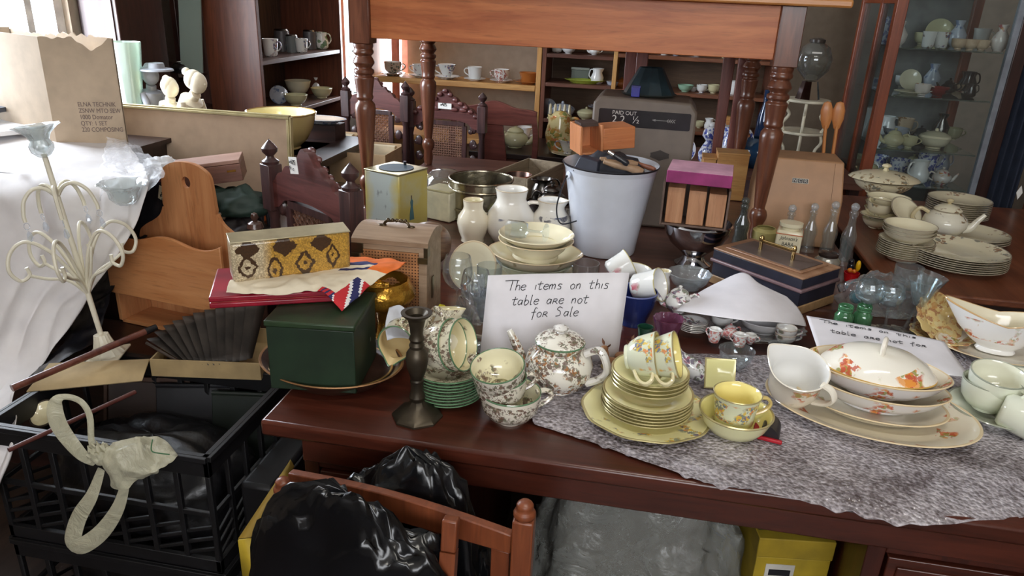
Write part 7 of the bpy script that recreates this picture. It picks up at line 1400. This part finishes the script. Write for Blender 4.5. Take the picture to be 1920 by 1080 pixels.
# --- carved chairs
CV = wood((46, 32, 34), (84, 56, 54), .35, 'z', 1.3, coat=.35); CVR = wood((74, 36, 34), (108, 60, 56), .4, 'x', 1.2, coat=.25); CANE2 = plain((126, 88, 70), .6)
def carved_chair(lab, x, y, rz, w, top, seat=.44, tagpx=None):
    c = thing('carved_chair', lab, 'chair', (x, y, 0), rz, None); h = w / 2
    for s in (-1, 1):
        p = MB().box(-.022, .022, -.022, .022, top - .16, top - .03, M=T(s * h, 0, 0)).lathe([(.016, seat), (.02, seat + .06), (.014, seat + .1), (.02, seat + .2), (.014, top - .19), (.02, top - .16)], 14, T(s * h, 0, 0)).box(-.02, .02, -.02, .02, 0, seat, M=T(s * h, 0, 0))
        p = p.build('post', CV, c, bevel=.002); MB().lathe([(0, 0), (.022, 0), (.024, .008), (.012, .016), (.01, .022), (.021, .034), (.022, .044), (.012, .056), (.004, .064), (0, .07)], 18).build('finial', CV, p, T(s * h, 0, top - .03))
    n = 48; pts = []
    for i in range(n + 1):
        t = i / n; xx = (t - .5) * 2; z = .02 + .085 * (1 - abs(xx) ** 1.6) + .03 * math.exp(-(xx / .22) ** 2) + .009 * abs(math.sin(t * 26)); pts.append((xx * (h - .02), z))
    lowr = [((1 - 2 * i / 12) * (h - .02), -.02 - .03 * abs(1 - 2 * i / 12) ** 2 + (.015 if abs(1 - 2 * i / 12) < .7 else 0)) for i in range(13)]
    m = MB().prism(pts + lowr, .022, T(0, .011, top - .10) @ XZ)
    for i in range(13):
        t = -1 + 2 * i / 12; z = .02 + .085 * (1 - abs(t) ** 1.6) + .03 * math.exp(-(t / .22) ** 2); m.sphere((t * (h - .03), -.014, top - .102 + z), .014, sz=(1.1, .7, .8), n=8)
    for t in (-.5, .5, -.25, .25): m.sphere((t * h, -.014, top - .055), .016, sz=(1.4, .5, .7), n=8)
    m.build('carved_crest', CVR, c, angle=30)
    z0, z1 = seat + .08, top - .135
    m = MB()
    for s in (-1, 1):
        m.box(-.011, .011, -.009, .009, z0, z1, M=T(s * h * .52, 0, 0))
        for k in range(5): m.sphere((s * h * .76, 0, z0 + .02 + (z1 - z0 - .03) * k / 4), .02, sz=(1.0, .5, 1.25), n=8); m.sphere((s * (h * .76 + (.012 if k % 2 else -.012)), -.006, z0 + .035 + (z1 - z0 - .06) * k / 4), .013, sz=(1, .6, 1), n=8)
    m.box(-h, h, -.012, .012, z0 - .03, z0).box(-h * .52, h * .52, -.01, .01, z1, z1 + .02).build('carved_surround', CV, c, angle=30)
    m = MB(); x0, x1 = -h * .5, h * .5; pit = .012; k = x0
    while k < x1: m.box(k, k + .004, -.002, 0, z0, z1); k += pit
    k = z0
    while k < z1: m.box(x0, x1, -.003, -.001, k, k + .004); k += pit
    nd = int((x1 - x0 + z1 - z0) / (pit * 2))
    for i in range(nd):
        d = i * pit * 2
        for s in (0, 1):
            ax, az = (x0, z0 + d) if d < z1 - z0 else (x0 + d - (z1 - z0), z1); bx, bz = (x0 + d, z0) if d < x1 - x0 else (x1, z0 + d - (x1 - x0))
            if s: ax, bx = x0 + x1 - ax, x0 + x1 - bx
            m.tube([(ax, .001, az), (bx, .001, bz)], .0016, 4)
    m.build('cane_panel', CANE2, c, angle=20)
    MB().box(-h - .02, h + .02, -.42, .02, seat - .04, seat).build('seat', CVR, c, bevel=.006)
    for s in (-1, 1): MB().lathe([(.016, 0), (.024, .1), (.014, .15), (.026, .28), (.02, seat - .04)], 14, T(s * (h - .0), -.39, 0)).build('leg', CV, c)
    MB().box(-h, h, -.395, -.38, .12, .15).build('stretcher', CV, c)
    return c
CHT = 1.055; ch = carved_chair('dark carved chair with a price label on its crest, nearest of the carved chairs', -.862, 1.792, 148, .372, CHT)
MB().box(-.019, .019, -.0005, .0005, -.022, .022).build('price_label', LABELM, ch, T(.02, .03, CHT - .002) @ RY(8)); 
tm_ = MB(); 
for i, s in enumerate(('R425', '4 c')): handwrite([(s, -.016, .004 - i * .017)], .011, .0007, ch, lambda x, y: Vector((.02 - x, .0318, CHT - .002 + y)))
carved_chair('dark carved chair half hidden behind the pine table front left leg', -1.37, 3.66, 174, .33, 1.03)
ch = carved_chair('dark carved cane-backed chair with a white label, behind the pine table rear left leg', -1.0, 3.66, -4, .38, 1.0); MB().box(-.035, .035, -.0005, .0005, -.014, .014).build('price_label', LABELM, ch, T(.0, -.02, .96)); handwrite([('R425', -.022, .001)], .013, .001, ch, lambda x, y: Vector((x, -.022, .96 + y)))
ch = carved_chair('dark carved chair half hidden between letter rack and dust sheet', ony(300, 380, 1.87).x + .03, 1.87, 165, .27, ony(300, 352, 1.87).z); MB().box(-.032, .032, -.0005, .0005, -.02, .02).build('price_label', plain((206, 198, 170), .7), ch, T(-.03, .03, ony(320, 362, 1.87).z) @ RY(-18)); handwrite([('R420', -.024, .003), ('4 chairs', -.024, -.014)], .012, .0008, ch, lambda x, y: Vector((-.03 - x * .95 + y * .3, .0318, ony(320, 362, 1.87).z + y + x * .3)))
# plain red-brown chair with open oval back
pc = thing('splat_back_chair', 'red-brown chair with a shaped top rail and open sides in front of the pine shelves', 'chair', (-.80, 3.895, 0), -3); RC2 = wood((92, 44, 38), (124, 68, 58), .35, 'x', coat=.25)
for s in (-1, 1): MB().tube(spl([(s * .2, 0, 0), (s * .21, 0, .45), (s * .23, 0, .75), (s * .215, 0, .9)], 5), [(.018, .02)] * 16, 4, sq=(0, 1, 0)).build('post', RC2, pc)
MB().prism([(-.23, 0), (-.1, -.02), (.1, -.02), (.23, 0)] + [(.23 - .46 * i / 20, .05 + .045 * (1 - abs(1 - 2 * i / 20) ** 2) + .01 * math.cos(i / 20 * PI * 4)) for i in range(21)], .024, T(0, .012, .865) @ XZ).build('top_rail', RC2, pc, bevel=.003)
MB().prism([(-.06, 0), (.06, 0), (.075, .2), (.05, .39), (-.05, .39), (-.075, .2)], .012, T(-.0, .006, .46) @ XZ).build('splat', RC2, pc, bevel=.003); MB().box(-.2, .2, -.2, .0, .42, .455).build('seat', RC2, pc, bevel=.005)
for s in (-1, 1): MB().box(-.018, .018, -.018, .018, 0, .42, tap=-.002).build('leg', RC2, pc, T(s * .17, -.17, 0))
# spindle chair arm behind the clutch bag
sp_ = thing('spindle_chair', 'small chair with blackened turned spindles behind the snakeskin clutch', 'chair'); a = ony(406, 405, 1.92); b = ony(500, 362, 2.02); MB().tube([a, b], .009, 10).build('arm_rail', plain((120, 108, 92), .5), sp_)
for px, py in ((462, 372), (487, 362), (500, 360), (508, 358)): q = ony(px, py + 6, 1.98); MB().lathe([(.005, -.42), (.006, -.2), (.009, -.12), (.005, -.1), (.008, -.06), (.005, -.04), (.006, 0)], 10, T(*q)).build('spindle', plain((48, 50, 58), .35), sp_)
q = ony(480, 440, 1.86); MB().lathe([(.014, -.32), (.016, 0), (.011, .008), (.024, .022), (.02, .035), (.007, .042), (.011, .052), (.008, .062), (0, .066)], 18, T(*q)).build('post', wood((70, 48, 40), (100, 70, 60), .3, 'z', coat=.4), sp_)
MB().box(-1.28, -1.06, 1.80, 2.1, .42, .45).build('seat', DARKX, sp_)
# --- cartons, plates and plant near the back window
for i, (px0, px1, pt, pb, Y, lab) in enumerate(((616, 722, 283, 340, 3.05, 'open tan cardboard tray with corrugated edge behind the carved chair'), (575, 640, 262, 310, 3.3, 'small open cardboard box behind the carved crest'))):
    a, b = ony(px0, pt, Y), ony(px1, pt, Y); zb_ = ony(px0, pb, Y).z; o = thing('cardboard_box', lab, 'box', (a.x, Y, 0)); w_ = b.x - a.x
    MB().box(0, w_, 0, .004, zb_, a.z).box(0, w_, .22, .224, zb_, a.z + .01).box(0, .004, .004, .22, zb_, a.z).box(w_ - .004, w_, .004, .22, zb_, a.z).box(.004, w_ - .004, .004, .22, zb_, zb_ + .004).build('tray', CARD, o); MB().box(.02, w_ - .02, .18, .21, zb_ + .005, a.z + .004).build('corrugated_lining', plain((216, 200, 170), .9), o)
    MB().box(-.0, w_, .0, .22, 0, zb_ - .002).build('lower_carton', plain((150, 124, 94), .9), o)
q = ony(632, 250, 3.45); pass
ps_ = plate('platter', 'pale oval platter on top of the dark stand below the bookcase', .13, [GRYB, china((206, 188, 170)), GRYB], T(-1.50, 3.27, LZ + .07), .02, .004, .7, sy=.6, cat='platter'); MB().box(-1.6, -1.4, 3.21, 3.33, LZ, LZ + .068).build('wooden_stand', DARKX, None); tag(bpy.data.objects['wooden_stand'], 'dark stand under the pale oval platter', 'stand')
pl = thing('potted_plant', 'leafy plant silhouetted against the bright back window', 'plant', (-1.86, 4.78, .70)); MB().lathe([(0, 0), (.05, 0), (.07, .1), (.065, .1), (0, .09)], 20).build('pot', plain((120, 70, 50), .7), pl)
for i in range(26):
    a = random.uniform(0, 2 * PI); e = random.uniform(.06, .14); z1 = random.uniform(.12, .42); s = random.uniform(.035, .06); p = Vector((math.cos(a) * e * .6, math.sin(a) * e * .5, z1)); d = Vector((math.cos(a) * s, math.sin(a) * s * .5, random.uniform(-.03, .02))); n_ = Vector((-math.sin(a), math.cos(a), .3)) * s * .35
    m = MB().tube(spl([(0, 0, .09), (p.x * .3, p.y * .3, z1 * .7), p], 3), .002, 5); m.add([p, p + d * .5 + n_, p + d, p + d * .5 - n_, p + Vector((0, 0, .002)), p + d * .5 + n_ + Vector((0, 0, .002)), p + d, p + d * .5 - n_], [(0, 1, 2, 3)]); m.build('leaf', plain((70, 100, 70), .5), pl, angle=80)
MB().box(-2.1, -1.78, 4.66, 4.9, 0, .70).build('plant_stand', plain((196, 190, 184), .6), None); tag(bpy.data.objects['plant_stand'], 'pale stand under the leafy plant at the back window', 'stand')
MB().box(-1.70, -1.66, 4.86, 4.9, .75, 2.3).build('pink_post', plain((206, 140, 130), .7), None); o = bpy.data.objects['pink_post']; o.name = 'trim_1'; struct(o)
# ================================================================ under the desk
BLK = plain((14, 15, 18), .22, var=.2, bump=.25, bs=18, name='black_bin_bag')
kc = thing('childs_chair', 'small orange-brown wooden chair with turned finials in front of the desk, holding black bags', 'chair'); KW = wood((104, 52, 30), (136, 74, 44), .4, 'z')
pR = ony(985, 940, .90); pL = ony(530, 897, .97)
for q in (pL, pR):
    MB().box(-.016, .016, -.016, .016, 0, q.z - .028).lathe([(0, q.z - .028), (.016, q.z - .028), (.018, q.z - .02), (.012, q.z - .012), (.014, q.z - .006), (.008, q.z), (0, q.z + .002)], 18).build('post', KW, kc, T(q.x, q.y, 0), bevel=.003)
d = (pL - pR); d.z = 0; L = d.length; ang = math.degrees(math.atan2(d.y, d.x)); z = ony(930, 992, .905).z
MB().prism([(.017, -.035), (L - .017, -.035)] + [(L - .017 - (L - .034) * i / 16, .0 + .012 * math.sin(PI * i / 16)) for i in range(17)], .016, T(pR.x, pR.y, z) @ RZ(ang) @ T(0, .008, 0) @ XZ).build('top_rail', KW, kc, bevel=.002)
for i in range(4): x = .02 + (L - .07) * i / 3; MB().box(x, x + .03, -.005, .005, .26, z - .036).build('slat', KW, kc, T(pR.x, pR.y, 0) @ RZ(ang), bevel=.002)
MB().box(.017, L - .017, -.01, .01, .23, .258).build('lower_rail', KW, kc, T(pR.x, pR.y, 0) @ RZ(ang))
def bag(lab, c, r, seed, mat, amp=.25, n=64, kx=5, name='bin_bag', fl=.5):
    o = bagmesh(r[0], r[1], r[2], seed, amp, fl, n=n, kx=kx, sq=1).build(name, mat, None, T(*c), angle=180); return tag(o, lab, 'bag')
q = ony(745, 990, 1.0); bag('shiny black bin bag bulging against the drawers under the desk', (q.x + .02, .995, .0), (.16, .055, ony(750, 868, .995).z / 1.5), 3, BLK, .06)
q = ony(640, 1050, .88); bag('crumpled black bin bag slumped over the front of the small chair', (q.x + .03, .85, .0), (.2, .045, ony(650, 940, .85).z / 1.5), 8, BLK, .06)
q = ony(900, 1080, .95); bag('black plastic bag low beside the right post of the small chair', (q.x - .04, 1.0, .0), (.07, .04, ony(900, 1000, 1.0).z / 1.5), 14, BLK, .09)
q = ony(835, 1010, .84); MB().box(-.012, .012, -.01, .01, -.04, .012).build('chair_stub', KW, None, T(q.x, .87, q.z - .0) @ RX(-10), bevel=.003); o = bpy.data.objects['chair_stub']; o.name = 'wooden_peg'; tag(o, 'short orange-brown wooden peg sticking up out of the black bag', 'peg')
MB().box(-.012, .012, -.01, .01, -.30, -.041).build('shaft', KW, o)
CLB = film((158, 160, 154), .5, .22, .6, 9, 'clear_bag_film')
q = ony(1205, 1010, 1.22); bag('large clear plastic bag stuffed with pale cloth in the knee space of the desk', (q.x - .01, 1.31, .01), (.225, .15, .375), 21, CLB, .1, 90, 4, 'clear_bag', .6)
bag('grey cloth bundle inside the large clear plastic bag', (q.x - .01, 1.32, .01), (.18, .11, .33), 22, plain((92, 88, 82), .9), .15, 48, 4, 'cloth_bundle', .6)
yb = thing('yellow_box', 'yellow cardboard box with a white striped label under the desk', 'box', M=T(ony(1420, 990, 1.24).x + .0, 1.2, 0) @ RZ(8)); zt = ony(1440, 985, 1.24).z
MB().box(0, .14, 0, .3, 0, zt - .045).build('body', plain((172, 146, 34), .7), yb, bevel=.002); MB().box(-.002, .142, -.002, .302, zt - .044, zt).build('lid', plain((162, 136, 32), .7), yb, bevel=.002)
MB().box(.02, .075, -.0012, -.0002, zt - .15, zt - .06).build('label', plain((200, 196, 186), .7), yb)
m = MB()
for i in range(3): m.box(.027, .068, -.0018, -.001, zt - .138 + i * .026, zt - .124 + i * .026)
m.build('printed_bars', INK, yb)
o = thing('green_box', 'dark green box standing behind the yellow box under the desk', 'box', M=T(.37, 1.32, 0)); MB().box(-.17, -.02, 0, .2, zt + .001, zt + .10).build('body', plain((30, 52, 34), .6), o, bevel=.002); MB().box(-.172, -.018, -.002, .202, zt + .101, zt + .112).build('lid', plain((34, 60, 38), .6), o); o.matrix_basis = yb.matrix_basis @ T(.17, .02, 0)
# yellow folded card at the left of the desk
ys = thing('yellow_folder', 'yellow cardboard strip standing folded between the crates and the black bags', 'cardboard'); YM = plain((186, 158, 44), .6)
P = [ony(447, 1012, .98), ony(470, 1010, .98), ony(500, 1120, .98), ony(462, 1130, .98)]; MB().add(P, [(0, 1, 2, 3)], flat=True).build('front_edge', YM, ys, solid=.004)
P = [ony(447, 1010, .985), ony(470, 1008, .985), ony(552, 875, 1.12), ony(545, 862, 1.12)]; MB().add(P, [(0, 1, 2, 3)], flat=True).build('top_edge', plain((160, 130, 52), .6), ys, solid=.004)
# black bags added inside the crates to make them read dark
for i, (x, z, s) in enumerate(((cr.x - .26, .05, 31), (cr.x - .26, .33, 37))): bag(('black plastic bag added to darken the lower crate', 'black plastic bag added to darken the upper crate')[i], (cr.x - .26, cr.y + .18, z - .03 if i == 0 else z - .01), (.225, .145, .165 if i == 0 else .12), s, plain((16, 16, 19), .35, bump=.3), .12, 40, 4, 'bin_bag', .5)
sk = thing('dark_suitcase', 'black suitcase standing on edge between the crates and the desk', 'suitcase', M=T(-.775, cr.y + .06, 0) @ RZ(0)); MB().box(0, .075, 0, .5, 0, .50).build('body', plain((18, 18, 21), .5), sk, bevel=.01); MB().box(.076, .082, .01, .49, .01, .49).build('side_panel', plain((26, 26, 30), .5), sk, bevel=.002); MB().tube([(.035, .2, .5), (.035, .2, .52), (.035, .3, .52), (.035, .3, .5)], .006, 8).build('handle', BLACK, sk)
